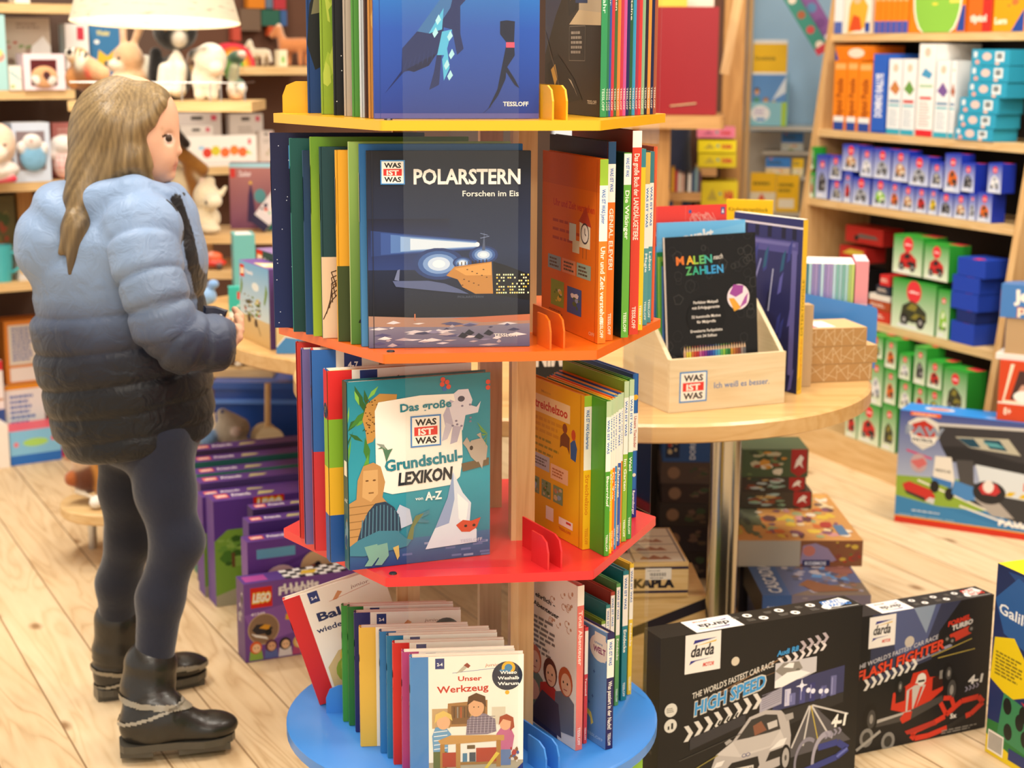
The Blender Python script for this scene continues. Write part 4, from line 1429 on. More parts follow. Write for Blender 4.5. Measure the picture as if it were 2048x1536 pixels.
def art_autos(F):
 F.rect(0, 0, 1, 1, '#2a211c', '#231f20')
 F.poly([(0, .3), (0, .62), (.25, .68), (.5, .72), (.2, .5)], '#3c4466')
 F.rect(.62, .45, 1, .68, '#c9b9a0')
 F.poly([(.45, .45), (1, .44), (1, .50), (.62, .52)], '#d9c4a0')
 F.poly([(.6, .68), (1, .66), (1, 1), (.7, 1)], '#41384a')
 for x, y, r_ in ((.75, .85, .06), (.86, .92, .07), (.93, .80, .06), (.66, .78, .04), (.8, .7, .03)):
  F.ell(x, y, r_, r_, '#d8b06c')
  F.ell(x, y, r_ * .6, r_ * .6, '#f3dfb0')
 F.lines(.1, .86, .62, .96, 3, '#8f8a80', 3)
 F.lines(.12, .78, .35, .81, 1, '#8f8a80', 5)
 F.poly([(.38, .72), (.56, .75), (.57, .52), (.44, .49)], '#15151c')
 F.blot(.40, .52, .55, .7, ['#d9c9a0', '#8a5a2c', '#1c1c20', '#4a4a52'], 10, 3, .5)
 F.poly([(.56, .785), (.76, .775), (.77, .55), (.56, .555)], '#1f3a6c')
 F.text('AUTOS', .61, .725, .028, '#f4f4f4', .04, wid=.12)
 F.poly([(.57, .66), (.6, .69), (.7, .67), (.745, .61), (.74, .575), (.62, .575), (.58, .60)], '#d8b83c')
 F.poly([(.6, .62), (.64, .61), (.73, .60), (.73, .585), (.63, .585)], '#2c2418')
 F.lines(.49, .30, .72, .42, 5, '#a8a098', 2)
 for p in ([(.46, .27), (.46, .44)], [(.74, .27), (.74, .44)], [(.46, .27), (.74, .27)], [(.46, .44), (.74, .44)]):
  F.line(p, .004, '#8a837a')
 F.poly([(.05, .25), (.25, .3), (.55, .18), (.7, .08), (.4, .05), (.1, .08)], '#121012')
 F.poly([(.12, .22), (.2, .25), (.25, .18), (.2, .14)], '#c9a04c')
 F.poly([(.30, .21), (.5, .17), (.62, .09), (.58, .12), (.45, .18)], '#c8c2b4')
 F.line([(.0, .42), (.2, .22), (.3, .12)], .012, '#5c5450')
 F.text('TESSLOFF', .95, .06, .018, '#c9c2b6', .02, 'r', wid=.16)
def art_family(F):
 F.rect(0, 0, 1, 1, '#e9ded2')
 r = random.Random(4)
 for k in range(14):
  x, y = .55 + r.random() * .38, .68 + r.random() * .3
  F.ring(x, y, .03, .03, .3, '#c9a48c', 10, r.random() * 200, 300)
  F.ell(x + .03, y + .01, .014, .014, '#b98a6c', 7)
 F.text('total ehrlich -', .68, .80, .028, '#2a2422', .03, 'r', wid=.5, rot=-.05)
 F.text('ein Abenteuer', .74, .74, .028, '#2a2422', .03, 'r', wid=.52, rot=-.05)
 F.lines(.12, .46, .70, .70, 8, '#7a706a', 4)
 sk, dk = '#e2ae8c', '#3a2a4c'
 F.poly([(.02, .02), (.02, .30), (.2, .34), (.4, .22), (.7, .1), (.74, .0)], '#33284a')
 for x, y, hair, coat in ((.16, .42, '#b8502c', '#3f3560'), (.38, .40, '#c4683c', '#6f7a68'), (.62, .37, '#5a2c24', '#b8302c'), (.85, .37, '#b8542c', '#6c6c74')):
  F.poly([(x - .16, .05), (x - .15, y - .08), (x, y - .04), (x + .13, y - .09), (x + .13, .08)], coat)
  F.ell(x, y + .015, .105, .125, hair)
  F.ell(x + .01, y, .075, .095, sk)
  for d in (-.03, .03):
   F.ell(x + d, y + .008, .01, .012, '#2c1c18', 7)
  F.line([(x - .025, y - .035), (x + .025, y - .035)], .008, '#a4403a')
 F.ell(.32, .22, .14, .1, '#d9a08c')
 F.poly([(.3, .05), (.5, .25), (.75, .22), (.8, .02)], '#4a3c4c')
def art_welt(F):
 F.rect(0, 0, 1, 1, '#5f8fc4', '#6d98c6')
 F.rect(.80, .74, .98, .97, '#efe7dc')
 F.ell(.88, .84, .16, .13, '#efe7dc')
 F.text('WELT', .78, .80, .05, '#8c3a6c', .04, wid=.2)
 F.text('unsere', .80, .87, .025, '#3a7ab4', .01, wid=.13)
 F.ell(.45, .55, .22, .2, '#b9cfe0')
 F.lines(.3, .48, .6, .64, 6, '#5a7a9c', 3)
 F.poly([(.66, .22), (.70, .27), (.76, .25), (.80, .17), (.76, .14), (.75, .2), (.71, .22)], '#ead86c')
 for x, y in ((.62, .31), (.72, .33), (.68, .30), (.8, .62), (.78, .4)):
  F.poly([(x, y + .02), (x + .008, y + .005), (x + .02, y), (x + .008, y - .005), (x, y - .02), (x - .008, y - .005), (x - .02, y), (x - .008, y + .005)], '#3c5c94')
 F.text('TESSLOFF', .96, .05, .025, '#a9c4de', .02, 'r', wid=.3)
GR = 'books in the right bay of the tower'
# orange tier
rbook(1194, 688, ZO, .0125, .262, .22, '#e8761c', 'orange book about clocks with its back cover showing, orange tier', spine='#ee7a1c', back='#e8761c', back_art=art_zeit, spine_art=wiw_spine('#ee7f24', (.56, .86), 'Uhr und Zeit verstehen', '#fff0e0', '#9cc43a', wtxt='WAS IST WAS Junior'), group=GR)
rbook(1210, 682, ZO, .0115, .285, .225, '#1d2c4c', 'navy topped book with lightbulb on its spine, orange tier', spine='#ee7014', spine_art=wiw_spine('#ee7014', (.70, .89), 'GENIAL ELEVERI', '#ffe6d0', '#1f4468'), group=GR)
rbook(1241, 676, ZO, .0115, .268, .225, '#12352e', 'dark green book with light green spine, orange tier', spine='#5f9f3c', spine_art=wiw_spine('#63a83c', (.83, .995), 'Die Wikinger', '#eaf4dc', None), group=GR)
rbook(1257, 670, ZO, .0145, .298, .23, '#8f2a1c', 'tall red book with a koala at the top of its spine, orange tier', spine='#d23a2c', spine_art=wiw_spine('#d8402c', (.92, 1), 'Das große Buch der LANDSÄUGETIERE', '#f4e6d6', '#f1e9d6', wtxt=None), group=GR)
rbook(1274, 661, ZO, .008, .27, .2, '#3c7c8c', 'teal and yellow spined book beside the tall red one', spine='#f0ca2c', spine_art=wiw_spine('#f1cf2c', None, None, topc='#3f8c98'), group=GR)
rbook(1284, 651, ZO, .0075, .262, .2, '#9c8c5c', 'thin grey spined book with yellow top, orange tier', spine='#d9d6cc', spine_art=wiw_spine('#5a9a9c', (.45, .82), 'Magie', '#e9f0ea', '#d8b04c'), group=GR)
rbook(1292, 646, ZO, .0075, .262, .2, '#4c8c94', 'thin grey spined book with teal top, orange tier', spine='#d9d6cc', spine_art=wiw_spine('#4f949c', (.45, .82), 'Leben', '#e9f0ea', '#3c7c84'), group=GR)
rbook(1300, 641, ZO, .006, .268, .2, '#e8643c', 'thin coral red book at the far end of the orange tier', spine='#e8643c', group=GR)
# yellow tier
rbook(1199, 235, ZY, .0095, .29, .225, '#2a211c', 'dark car book with back cover showing on yellow tier', spine='#2f8f5c', back='#2a211c', back_art=art_autos, spine_art=wiw_spine('#35905a', None, 'Erde Klima Gefahr', '#bfe0cc'), group=GR)
ys = [('#2f7a52', 'Die Feuerwehr'), ('#3a5aa4', 'Menschen Länder'), ('#cf3a44', 'RITTER Reiten'), ('#4c6a34', 'Orchideen Palmen'), ('#e8863c', ''), ('#c43a4c', 'WELTALL Feuer'), ('#c95a9c', 'Unter Wasser'), ('#23245a', 'TIEFSEE Leben'), ('#2c5c3a', 'Wunder alte Steine'), ('#3a9ac4', ''), ('#a8344c', 'ROBOTER'), ('#d83a3c', 'Bionik Ideen'), ('#8fb48c', ''), ('#2a2430', ''), ('#e8983c', 'Pferde'), ('#1f2248', 'Demokratie'), ('#a85a3c', 'Indianer')]
nam = ['green', 'blue', 'crimson', 'moss green', 'thin orange', 'red', 'pink', 'indigo', 'forest green', 'sky blue', 'wine red', 'scarlet', 'sage', 'black', 'amber', 'midnight blue', 'rust brown']
for k, (c, t) in enumerate(ys):
 px = 1207 + 6.1 * k
 rbook(px, 235 - 6.5 * (k + 1) / 17, ZY, .0052, .287, .222, c, nam[k] + ' spined book, number %d from the dark car book on the yellow tier' % (k + 1) if False else nam[k] + ' spined slim book in the rainbow row of the yellow tier', spine=c, spine_art=wiw_spine(c, None, t or None, '#e9e0d0'), group='slim books in the yellow tier rainbow row')
# red tier
rbook(1164, 1100, ZR, .0125, .236, .19, '#eab21c', 'yellow petting zoo book with back cover showing, red tier', spine='#efbc1e', back='#eab21c', back_art=art_zoo, spine_art=wiw_spine('#efbc1e', (.52, .93), 'Streichelzoo', '#d8801c', '#9cc43a', wtxt='WAS IST WAS Kindergarten'), group=GR)
rs = [('#4c9a2c', 'Bauernhof', 'grass green'), ('#f0ca1e', 'Meerestiere', 'bright yellow'), ('#ee7a20', 'Die Zeit', 'orange'), ('#3f8cc8', 'Am Wasser', 'sky blue'), ('#e9c46c', '', 'pale sand'), ('#3a5cac', 'Fahrzeuge', 'royal blue'), ('#e88a2c', '', 'thin tangerine'), ('#8cb83a', 'Im Garten', 'light green'), ('#3f9438', 'Wald', 'deep green')]
px, py = 1177, 1118
for k, (c, t, n) in enumerate(rs):
 wpx = 7 if k in (4, 6) else 10.2
 T = .0055 if k in (4, 6) else .0082
 rbook(px, py - (px - 1177) * .52, ZR, T, .235 if k < 7 else .25, .19, c, n + ' spined kindergarten book on the red tier', spine=c, spine_art=wiw_spine(c, (.55, .9), t or None, '#f4f4e6', '#b9cfa4', wtxt='WAS IST WAS'), group='kindergarten books on the red tier')
 px += wpx
rbook(1260, 1036, ZR, .0105, .235, .17, '#2456a0', 'blue animal children board book at the end of the red tier', spine='#2a6cb8', spine_art=lambda F: (F.rect(0, .47, 1, .73, '#f1ece0'), F.text('Unsere Tierkinder', .3, .71, .45 * F.w / F.h, '#b8302c', .02, rot=-math.pi / 2, wid=.22 * F.h / F.w), F.ell(.5, .84, .45, .45, '#e8b42c', 12), F.ell(.5, .3, .3, .3, '#e9e0d0', 10), F.rect(0, .0, 1, .2, '#28348c'), F.text('Ravensburger', .3, .19, .4 * F.w / F.h, '#fff', .02, rot=-math.pi / 2, wid=.17 * F.h / F.w)), group=GR, nm='board_book')
# blue tier
rbook(1150, 1502, ZB, .012, .265, .19, '#e9ded2', 'white book with a huddled family on its back cover, blue tier', spine='#e07064', back='#e9ded2', back_art=art_family, spine_art=wiw_spine('#e2746a', (.88, 1), 'Total Abenteuer', '#f6e0d6', None, wtxt=None), group=GR)
rbook(1166, 1488, ZB, .006, .19, .16, '#d8464c', 'thin coral book squeezed beside the family book, blue tier', spine='#d8464c', spine_art=wiw_spine('#d8464c', (.6, .97), 'Tausend', '#f6e0d6', wtxt=None), group=GR)
rbook(1210, 1500, ZB, .013, .188, .165, '#2a2458', 'blue night book with moon and navy spine, blue tier', spine='#2a2458', back='#5f8fc4', back_art=art_welt, spine_art=wiw_spine('#2a2458', (.62, .95), 'Was passiert in der Nacht?', '#f1ece0'), group=GR)
ws = [((1190, 1450), '#2c2430', 'dark brown'), ((1199, 1438), '#7fa03a', 'olive green'), ((1208, 1428), '#3a8c8c', 'grey teal'), ((1217, 1418), '#b04434', 'brick red'), ((1228, 1412), '#5fa05c', 'leaf green'), ((1241, 1402), '#1f7f8c', 'petrol blue'), ((1254, 1390), '#efc93a', 'sunny yellow')]
for k, ((px, py), c, n) in enumerate(ws):
 rbook(px, py, ZB, .0075 if k != 5 else .0105, (.155, .165, .185, .2, .21, .224, .228)[k], .165, c, n + ' spined discovery book in the rear row of the blue tier', spine=c, spine_art=wiw_spine(c, (.58, .97), 'Entdecke', '#f4f1e6'), group='discovery books at the back of the blue tier')
# ================================================================ the girl
GY = 2.94
MP = 0.00096 * 2.98 / 3.0            # metres per pixel at her distance
def g(px, py, dy=0.0):
 return on_y(px, py, GY + dy)
GO = Vector((-0.72, GY, 0.0))
girl = tag(empty('person', GO), 'long haired blond girl in a blue to black puffer jacket, leggings and black boots', 'person')
GM = Matrix.Translation(-GO)
SK = '#e6b596'
# ---- body, one surface: head, neck, trunk, arms, hands, legs
bd = Soft(0.012)
R_ = rotm('Y', 0)
bd.e(g(254, 252), (.092, .071, .092), SK)                    # skull
bd.e(g(292, 292), (.056, .058, .066), SK, .02)               # face
bd.e(g(301, 228), (.042, .052, .046), SK, .02)               # forehead
bd.e(g(310, 333), (.034, .040, .026), SK, .02)               # jaw
bd.e(g(333, 351), (.0145, .017, .011), SK, .012)             # chin
bd.e(g(322, 312, -.022), (.022, .02, .024), SK, .014)        # cheeks
bd.e(g(322, 312, .022), (.022, .02, .024), SK, .014)
bd.c(g(345, 272), g(354, 300), .0055, .0075, SK, .009)       # nose
bd.e(g(354, 303), (.0085, .0075, .006), SK, .006)
bd.e(g(345, 306, -.009), (.0065, .005, .0045), SK, .004)
bd.e(g(345, 306, .009), (.0065, .005, .0045), SK, .004)
bd.e(g(342, 321), (.011, .016, .0075), SK, .008)
bd.e(g(343.5, 326), (.0095, .0165, .0036), '#c98478', .004)  # lips
bd.e(g(341.5, 335), (.0095, .0145, .0042), '#c98478', .004)
bd.c(g(340, 331, -.02), g(350, 331, -.006), .0012, .0014, SK, .002, neg=True)
for s_ in (-1, 1):
 bd.e(g(339, 277, s_ * .032), (.0105, .013, .009), SK, .010, neg=True)   # eye sockets
 bd.e(g(331, 277, s_ * .0265), (.0125, .0125, .0105), '#efe6df', .002)
 bd.c(g(341, 271, s_ * .022), g(322, 275, s_ * .044), .0026, .0018, SK, .003)
 bd.c(g(341, 283, s_ * .024), g(324, 282, s_ * .042), .0022, .0016, SK, .003)
 bd.c(g(344, 260, s_ * .014), g(322, 257, s_ * .043), .0022, .0014, '#b08a66', .004)
 bd.pe(g(339, 277, s_ * .034), (.007, .0085, .0065), '#3a2a20')
 bd.pe(g(334, 271.5, s_ * .036), (.013, .014, .0022), '#4a3426')
 bd.e(g(262, 285, s_ * .068), (.014, .007, .022), SK, .006)               # ears
bd.c(g(268, 330), g(255, 400), .042, .046, SK, .02)          # neck
tr = [(250, 430, .085, .115, .06), (245, 520, .10, .11, .09), (248, 640, .095, .10, .09), (255, 760, .10, .105, .09), (262, 850, .105, .11, .07)]
for x, y, a, b_, c_ in tr:
 bd.e(g(x, y), (a, b_, c_), SK, .03)
SH = [g(285, 455, -.115), g(285, 455, .115)]
EL = [g(318, 660, -.165), g(325, 655, .15)]
WR = [g(408, 683, -.118), g(400, 655, .05)]
for k in (0, 1):
 bd.c(SH[k], EL[k], .034, .027, SK, .02)
 bd.c(EL[k], WR[k], .027, .019, SK, .015)
# hands: palm, four fingers bent around the pouch, thumb on top
def hand(wr, fwd, side, up, curl):
 fwd, side, up = Vector(fwd).normalized(), Vector(side).normalized(), Vector(up).normalized()
 palm = wr + fwd * .036
 for t in (-1, -.33, .33, 1):
  bd.c(wr + fwd * .008 + side * (t * .010), wr + fwd * .058 + side * (t * .0215), .0115, .0095, SK, .008)
 for t, L in ((-1, .042), (-.33, .05), (.33, .047), (1, .037)):
  a = wr + fwd * .058 + side * (t * .0215)
  b = a + (fwd * math.cos(curl) + up * math.sin(curl)) * L * .5
  c = b + (fwd * math.cos(curl * 2) + up * math.sin(curl * 2)) * L * .34
  d = c + (fwd * math.cos(curl * 2.8) + up * math.sin(curl * 2.8)) * L * .28
  bd.c(a, b, .0082, .0075, SK, .003)
  bd.c(b, c, .0075, .0068, SK, .002)
  bd.c(c, d, .0068, .0058, SK, .002)
 a = wr + fwd * .016 + up * .008
 b = a + (fwd * .65 + up * .75) * .026
 c = b + (fwd * .95 + up * .2) * .024
 bd.c(a, b, .0105, .0088, SK, .006)
 bd.c(b, c, .0088, .0068, SK, .003)
hand(WR[0] + Vector((-.012, .008, .006)), (1, .25, -.02), (.2, -.8, -.45), (-.1, .45, .9), .75)
hand(WR[1] + Vector((-.045, -.01, .0)), (1, -.35, -.1), (.2, .8, -.45), (-.1, -.45, .9), .5)
HP = [g(318, 880, -.062), g(262, 880, .062)]
KN = [g(352, 1085, -.09), g(258, 1075, .10)]
AN = [g(296, 1420, -.115), g(232, 1345, .145)]
for k in (0, 1):
 bd.c(HP[k], KN[k], .045, .027, SK, .02)
 bd.c(KN[k], AN[k], .027, .022, SK, .02)
 bd.c(AN[k], Vector((AN[k].x + .09, AN[k].y, .045)), .024, .018, SK, .02)
bd.mesh('body', .003, 'skin', girl, GM, tau=.0012)
# ---- leggings
lg = Soft(0.02)
NV = '#22242f'
lg.e(g(290, 860), (.108, .118, .075), NV, .03)
nv2 = '#262a3a'
for k, dx, col in ((0, 0, nv2), (1, 0, NV)):
 h, kn, an = HP[k], KN[k], AN[k]
 lg.c(h, h.lerp(kn, .5) + Vector((-.004, 0, 0)), .066, .054, col, .03)
 lg.c(h.lerp(kn, .5) + Vector((-.004, 0, 0)), kn, .054, .0445, col, .02)
 lg.e(kn + Vector((.010, 0, .004)), (.043, .04, .045), col, .02)
 cf = kn.lerp(an, .33) + Vector((-.012, 0, 0))
 lg.c(kn, cf, .043, .0425, col, .02)
 lg.c(cf, kn.lerp(an, .9), .0425, .032, col, .02)
lg.mesh('leggings', .0032, 'cloth', girl, GM)
# ---- boots
BK = '#23211e'
def boot(heel, ank, top, toe, rt, lean):
 b = Soft(0.012)
 fw = (toe - heel)
 fw.z = 0
 L = fw.length
 fw.normalize()
 b.c(ank + Vector((0, 0, -.005)), top, .040, .050, BK, .02)
 b.e(ank.lerp(top, .45), (.047, .046, .03), BK, .02)
 for t in (.18, .34, .5):
  q = ank.lerp(top, t)
  b.e(q, (.0475 + .002 * (t > .3), .047, .011), BK, .006)
 z0 = heel.z + .022
 h = Vector((heel.x, heel.y, z0))
 b.e(h + fw * .045 + Vector((0, 0, .03)), (.045, .036, .042), BK, .02)
 b.e(h + fw * (L * .32) + Vector((0, 0, .052)), (.05, .034, .036), BK, .03)
 b.e(h + fw * (L * .45) + Vector((0, 0, .032)), (.06, .038, .036), BK, .03)
 b.e(h + fw * (L * .76) + Vector((0, 0, .018)), (.058, .043, .026), BK, .02, rotm('Z', math.degrees(math.atan2(fw.y, fw.x))))
 o = b.mesh('boot', .003, 'leather', girl, GM)
 so = MB()
 s_ = Vector((0, 0, 1)).cross(fw)
 out = []
 for t, wd in ((0, .018), (.03, .03), (.12, .035), (.3, .033), (.5, .035), (.72, .044), (.88, .038), (.97, .022), (1.0, .008)):
  out.append((t, wd))
 pl = [h + fw * (t * L) + s_ * wd for t, wd in out]
 pr = [h + fw * (t * L) - s_ * wd for t, wd in reversed(out)]
 P = [(p.x, p.y) for p in pr + pl]
 P.reverse()
 so.prism(P, heel.z + .012, heel.z + .026, C('#4a4740'))
 hp = [h + fw * (t * L) + s_ * w for t, w in ((0, -.02), (.28, -.031), (.28, .031), (0, .02))]
 so.prism([(p.x, p.y) for p in hp], heel.z, heel.z + .0125, C('#4a4740'))
 tp = [h + fw * (t * L) + s_ * w for t, w in ((.5, -.033), (.95, -.03), (.95, .03), (.5, .033))]
 so.prism([(p.x, p.y) for p in tp], heel.z, heel.z + .0125, C('#4a4740'))
 so.build('sole', ('leather',), o)
 # pale glittery straps: one level at the back, one dropping from the instep to the heel
 for (dx, dz, tx, wd, cc) in ((0, .012, -.10, .006, '#8f8776'), (.008, -.006, .30, .0045, '#9c9688')):
  b2 = Soft(.012)
  for p in b.P:
   if p[0] == 'e':
    b2.P.append(('e', p[1], p[2] + Vector((.003, .003, .003)), p[3], C(cc), p[5], False))
   else:
    b2.P.append(('c', p[1], p[2], (p[3][0] + .003, p[3][1] + .003), C(cc), p[5], False))
  n = (Vector((0, 0, 1)) - fw * tx).normalized()
  q = ank + fw * dx + Vector((0, 0, dz))
  st = b2.mesh('ankle_strap', .003, 'leather', o, None, keep=lambda V: np.abs((V - np.array(q)) @ np.array(n)) < wd)
  st['label'] = 'pale glittery ankle strap'
 return o
zr = .012
boot(on_z(240, 1508, zr), AN[0] + Vector((-.004, 0, .02)), g(301, 1330, -.105), on_z(470, 1484, zr), 0, 0)
boot(on_z(192, 1398, 0), AN[1] + Vector((.0, 0, .0)), g(238, 1240, .135), on_z(412, 1358, 0), 0, 0)
# ---- puffer jacket
jk = Soft(0.010)
JW_ = '#8fb2dc'
tl = rotm('Y', -9)
rows = [(590, 74, 405, 30), (653, 68, 412, 36), (721, 74, 416, 34), (782, 90, 424, 30), (832, 104, 428, 30), (872, 128, 426, 24)]
for yc, xb, xf, hh in rows:
 cx = (xb + xf) / 2
 jk.d(g(cx, yc - 8), ((xf - xb) / 2 * MP, .146 if yc < 800 else .142, .024, hh * MP * 1.06 - .020), JW_, .003, tl)
jk.d(g(235, 535), (.158, .146, .026, .012), JW_, .006, tl)
jk.e(g(252, 480), (.128, .150, .075), JW_, .02, tl)
jk.e(g(268, 420), (.095, .120, .050), JW_, .02)
# hood lying on the back
jk.e(g(128, 478), (.085, .120, .070), JW_, .016, rotm('Y', 20))
jk.e(g(112, 505), (.068, .110, .055), JW_, .02)
jk.e(g(160, 425), (.085, .112, .052), JW_, .016, rotm('Y', 24))
jk.c(g(125, 520, -.06), g(230, 500, -.12), .04, .03, JW_, .014)
# collar roll
for s_ in (-1, 1):
 jk.c(g(190, 400, s_ * .075), g(270, 390, s_ * .092), .036, .034, JW_, .014)
 jk.c(g(270, 390, s_ * .092), g(335, 400, s_ * .045), .034, .028, JW_, .012)
jk.e(g(342, 392), (.026, .05, .026), JW_, .010)
jk.e(g(352, 440), (.040, .08, .05), JW_, .02)
jk.e(g(368, 520), (.040, .09, .07), JW_, .02)
# sleeves as rings of padding
for k, s_ in ((0, -1), (1, 1)):
 path = [g(283, 470, s_ * .125), g(298, 545, s_ * .150), g(316, 605, s_ * .165), g(334, 668, s_ * .165), g(388, 690, s_ * .148), g(440, 684, s_ * .118)]
 if k == 1:
  path[3:] = [g(330, 655, .155), g(375, 665, .11), g(392, 660, .085)]
 seg = []
 for a, b_ in zip(path, path[1:]):
  seg.append((a, b_))
 rr = [.066, .063, .060, .060, .053]
 jk.e(path[0] + Vector((.0, -s_ * .012, .008)), (.072, .06, .068), JW_, .012)
 for (a, b_), r_ in zip(seg, rr):
  dv = (b_ - a)
  n_ = 2 if dv.length > .085 else 1
  Rm = Vector((0, 0, 1)).rotation_difference(dv.normalized()).to_matrix()
  for j in range(n_):
   c_ = a.lerp(b_, (j + .62) / n_)
   jk.d(c_, (r_, r_ * .95, .020, max(0, dv.length / n_ * .5 - .016)), JW_, .003, Rm)
  jk.c(a, b_, r_ - .013, r_ - .013, JW_, .004)
 e_ = path[-1]
 jk.e(e_, (.034, .044, .044), JW_, .012)
 if k == 0:
  jk.e(e_ + Vector((.034, .01, -.002)), (.03, .03, .03), JW_, .006, neg=True)
zt, zk = g(250, 400).z, g(250, 800).z
zpl = [g(348, 398, -.08), g(364, 450, -.08), g(377, 500, -.08), g(388, 560, -.08), g(396, 640, -.08), g(400, 700, -.08)]
def jcol(X, Y, Z):
 ks = [(g(250, 930).z, '#0d0e13'), (g(250, 790).z, '#0e1015'), (g(250, 730).z, '#14161f'), (g(250, 690).z, '#1e2230'), (g(250, 650).z, '#353d52'), (g(250, 615).z, '#566582'), (g(250, 575).z, '#6f829f'), (g(250, 510).z, '#8097b8'), (g(250, 380).z, '#8ba7cf')]
 zs = [k[0] for k in ks]
 cs = np.array([C(k[1]) for k in ks])
 n = np.sin(X * 61 + Y * 37) * .004 + np.sin(X * 23 - Z * 41) * .004
 col = np.stack([np.interp(Z + n, zs, cs[:, i]) for i in range(4)], 1)
 dm = np.full(len(X), 9.0)
 for a, b_ in zip(zpl, zpl[1:]):          # the dark zip placket
  bx, bz = b_.x - a.x, b_.z - a.z
  t = np.clip(((X - a.x) * bx + (Z - a.z) * bz) / (bx * bx + bz * bz), 0, 1)
  dm = np.minimum(dm, np.hypot(X - a.x - t * bx, Z - a.z - t * bz))
 mk = (dm < .0075) & (Y < GY + .02) & (Y > GY - .118)
 col[mk] = C('#14161b')
 return col
jo = jk.mesh('jacket', .0034, 'puffer', girl, GM, colfn=jcol)
# ---- hair
HC = '#9c7f55'
hr = Soft(0.014)
hr.e(g(250, 257), (.097, .082, .096), HC)
hr.e(g(222, 288), (.066, .078, .085), HC, .03)
hr.e(g(357, 302), (.076, .2, .092), HC, .008, neg=True)
hr.e(g(303, 203), (.032, .055, .028), HC, .02)
for s_ in (-1, 1):
 hr.c(g(228, 250, s_ * .068), g(262, 318, s_ * .066), .030, .026, HC, .02)
 hr.c(g(262, 318, s_ * .066), g(302, 368, s_ * .055), .026, .009, HC, .02)
 hr.c(g(268, 250, s_ * .066), g(296, 330, s_ * .060), .014, .009, HC, .012)
 hr.c(g(318, 206, s_ * .044), g(292, 240, s_ * .058), .014, .016, HC, .015)
 hr.c(g(292, 240, s_ * .058), g(266, 262, s_ * .066), .016, .018, HC, .015)
hr.c(g(203, 305), g(190, 380, -.02), .047, .037, HC, .03)
hr.c(g(178, 330, -.05), g(165, 400, -.075), .038, .030, HC, .02)
hr.c(g(165, 400, -.075), g(152, 460, -.10), .030, .024, HC, .02)
hr.c(g(152, 460, -.115), g(142, 545, -.135), .022, .006, HC, .02)
hr.c(g(160, 450, -.115), g(170, 530, -.135), .016, .005, HC, .01)
hr.c(g(150, 440, -.11), g(122, 505, -.125), .018, .006, HC, .01)
hr.c(g(170, 340), g(160, 400, .05), .035, .03, HC, .02)
hr.c(g(245, 325, -.07), g(185, 375, -.06), .022, .03, HC, .02)
def hcol(X, Y, Z):
 a = np.arctan2(Z - g(290, 120).z, X - g(290, 120).x)
 n = np.sin(a * 43 + Y * 55) * .5 + np.sin(a * 97 - Y * 90) * .5
 t = np.clip(.5 + n * .3 + (Z - g(250, 260).z) * 1.6, 0, 1)[:, None]
 return (1 - t) * np.array(C('#57452a')) + t * np.array(C('#a38a5f'))
ho = hr.mesh('hair', .003, 'hair', girl, GM, colfn=hcol)
# loose locks lying over the mass
lk = MB()
r = random.Random(12)
for k in range(70):
 t = r.random()
 if k < 38:       # crown, swept over the side and down to the jaw
  x0 = 205 + 120 * t
  p = [g(x0, 166 + 22 * abs(t - .35), -.01), g(x0 - 18 + 10 * t, 195 + 10 * t, -.070), g(x0 - 22, 250, -.097), g(x0 - 8 + 8 * t, 310, -.100 + .006 * t), g(258 + 46 * t, 352 + 14 * t, -.090 + .012 * t)]
  if t > .72:
   p = [g(338, 196, -.03), g(322, 225 + 12 * r.random(), -.056), g(296, 252, -.069), g(270, 266, -.076)]
  w0 = .0042
 else:            # the tail over the hood
  x0 = 152 + 45 * t
  p = [g(x0 + 10, 300, -.088), g(x0, 350, -.100), g(x0 - 14, 410, -.128), g(x0 - 26 - 8 * t, 470, -.142), g(112 + 66 * t + r.uniform(-8, 8), 500 + 40 * r.random(), -.145)]
  w0 = .0048
 q = []
 for a, b_ in zip(p, p[1:]):
  q += [a.lerp(b_, j / 4) for j in range(4)]
 q.append(p[-1])
 # soften corners
 for _ in range(2):
  q = [q[0]] + [(q[i - 1] + q[i] * 2 + q[i + 1]) / 4 for i in range(1, len(q) - 1)] + [q[-1]]
 n = len(q)
 rad = [w0 * (.35 + .65 * math.sin(math.pi * min(1, (i + 1.2) / (n + .5)) ** .8)) for i in range(n)]
 c = Vector(C('#6a5432')[:3]).lerp(Vector(C('#b99f72')[:3]), r.random())
 lk.tube([v - GO for v in q], rad, (c.x, c.y, c.z, 1), 0, 6, flat=.55)
lk.build('hair_locks', ('hair',), ho, None, True)
# ---- the pouch in her hands
pc = MB()
A0, A1, A2, A3 = g(408, 611, -.085), g(455, 620, -.075), g(438, 653, -.085), g(404, 646, -.09)
n = (A1 - A0).cross(A3 - A0).normalized()
if n.y > 0:
 n = -n
po = Vector((0, 0, 0)) + (A0 + A2) / 2
pts = []
q = [A0, A0.lerp(A1, .5) + Vector((0, 0, .003)), A1, A1.lerp(A2, .35) + (A1 - A0) * .03, A2, A3]
f0 = [v - n * .012 - po for v in q]
f1 = [v + n * .012 - po for v in q]
inn = [((v - (A0 + A2) / 2) * .82 + (A0 + A2) / 2) + n * .017 - po for v in q]
m_ = len(q)
V = f0 + f1 + inn
F_ = [tuple(range(m_))] + [(i, i + m_, (i + 1) % m_ + m_, (i + 1) % m_) for i in range(m_)] + [(i + m_, i + 2 * m_, (i + 1) % m_ + 2 * m_, (i + 1) % m_ + m_) for i in range(m_)] + [tuple(reversed(range(2 * m_, 3 * m_)))]
pc.tri(V, F_, C('#1b2038'))
pt = tag(pc.build('pouch', ('leather',), None, Matrix.Translation(po)), 'small dark navy pouch held in the hands of the girl', 'pouch')
sb = MB()
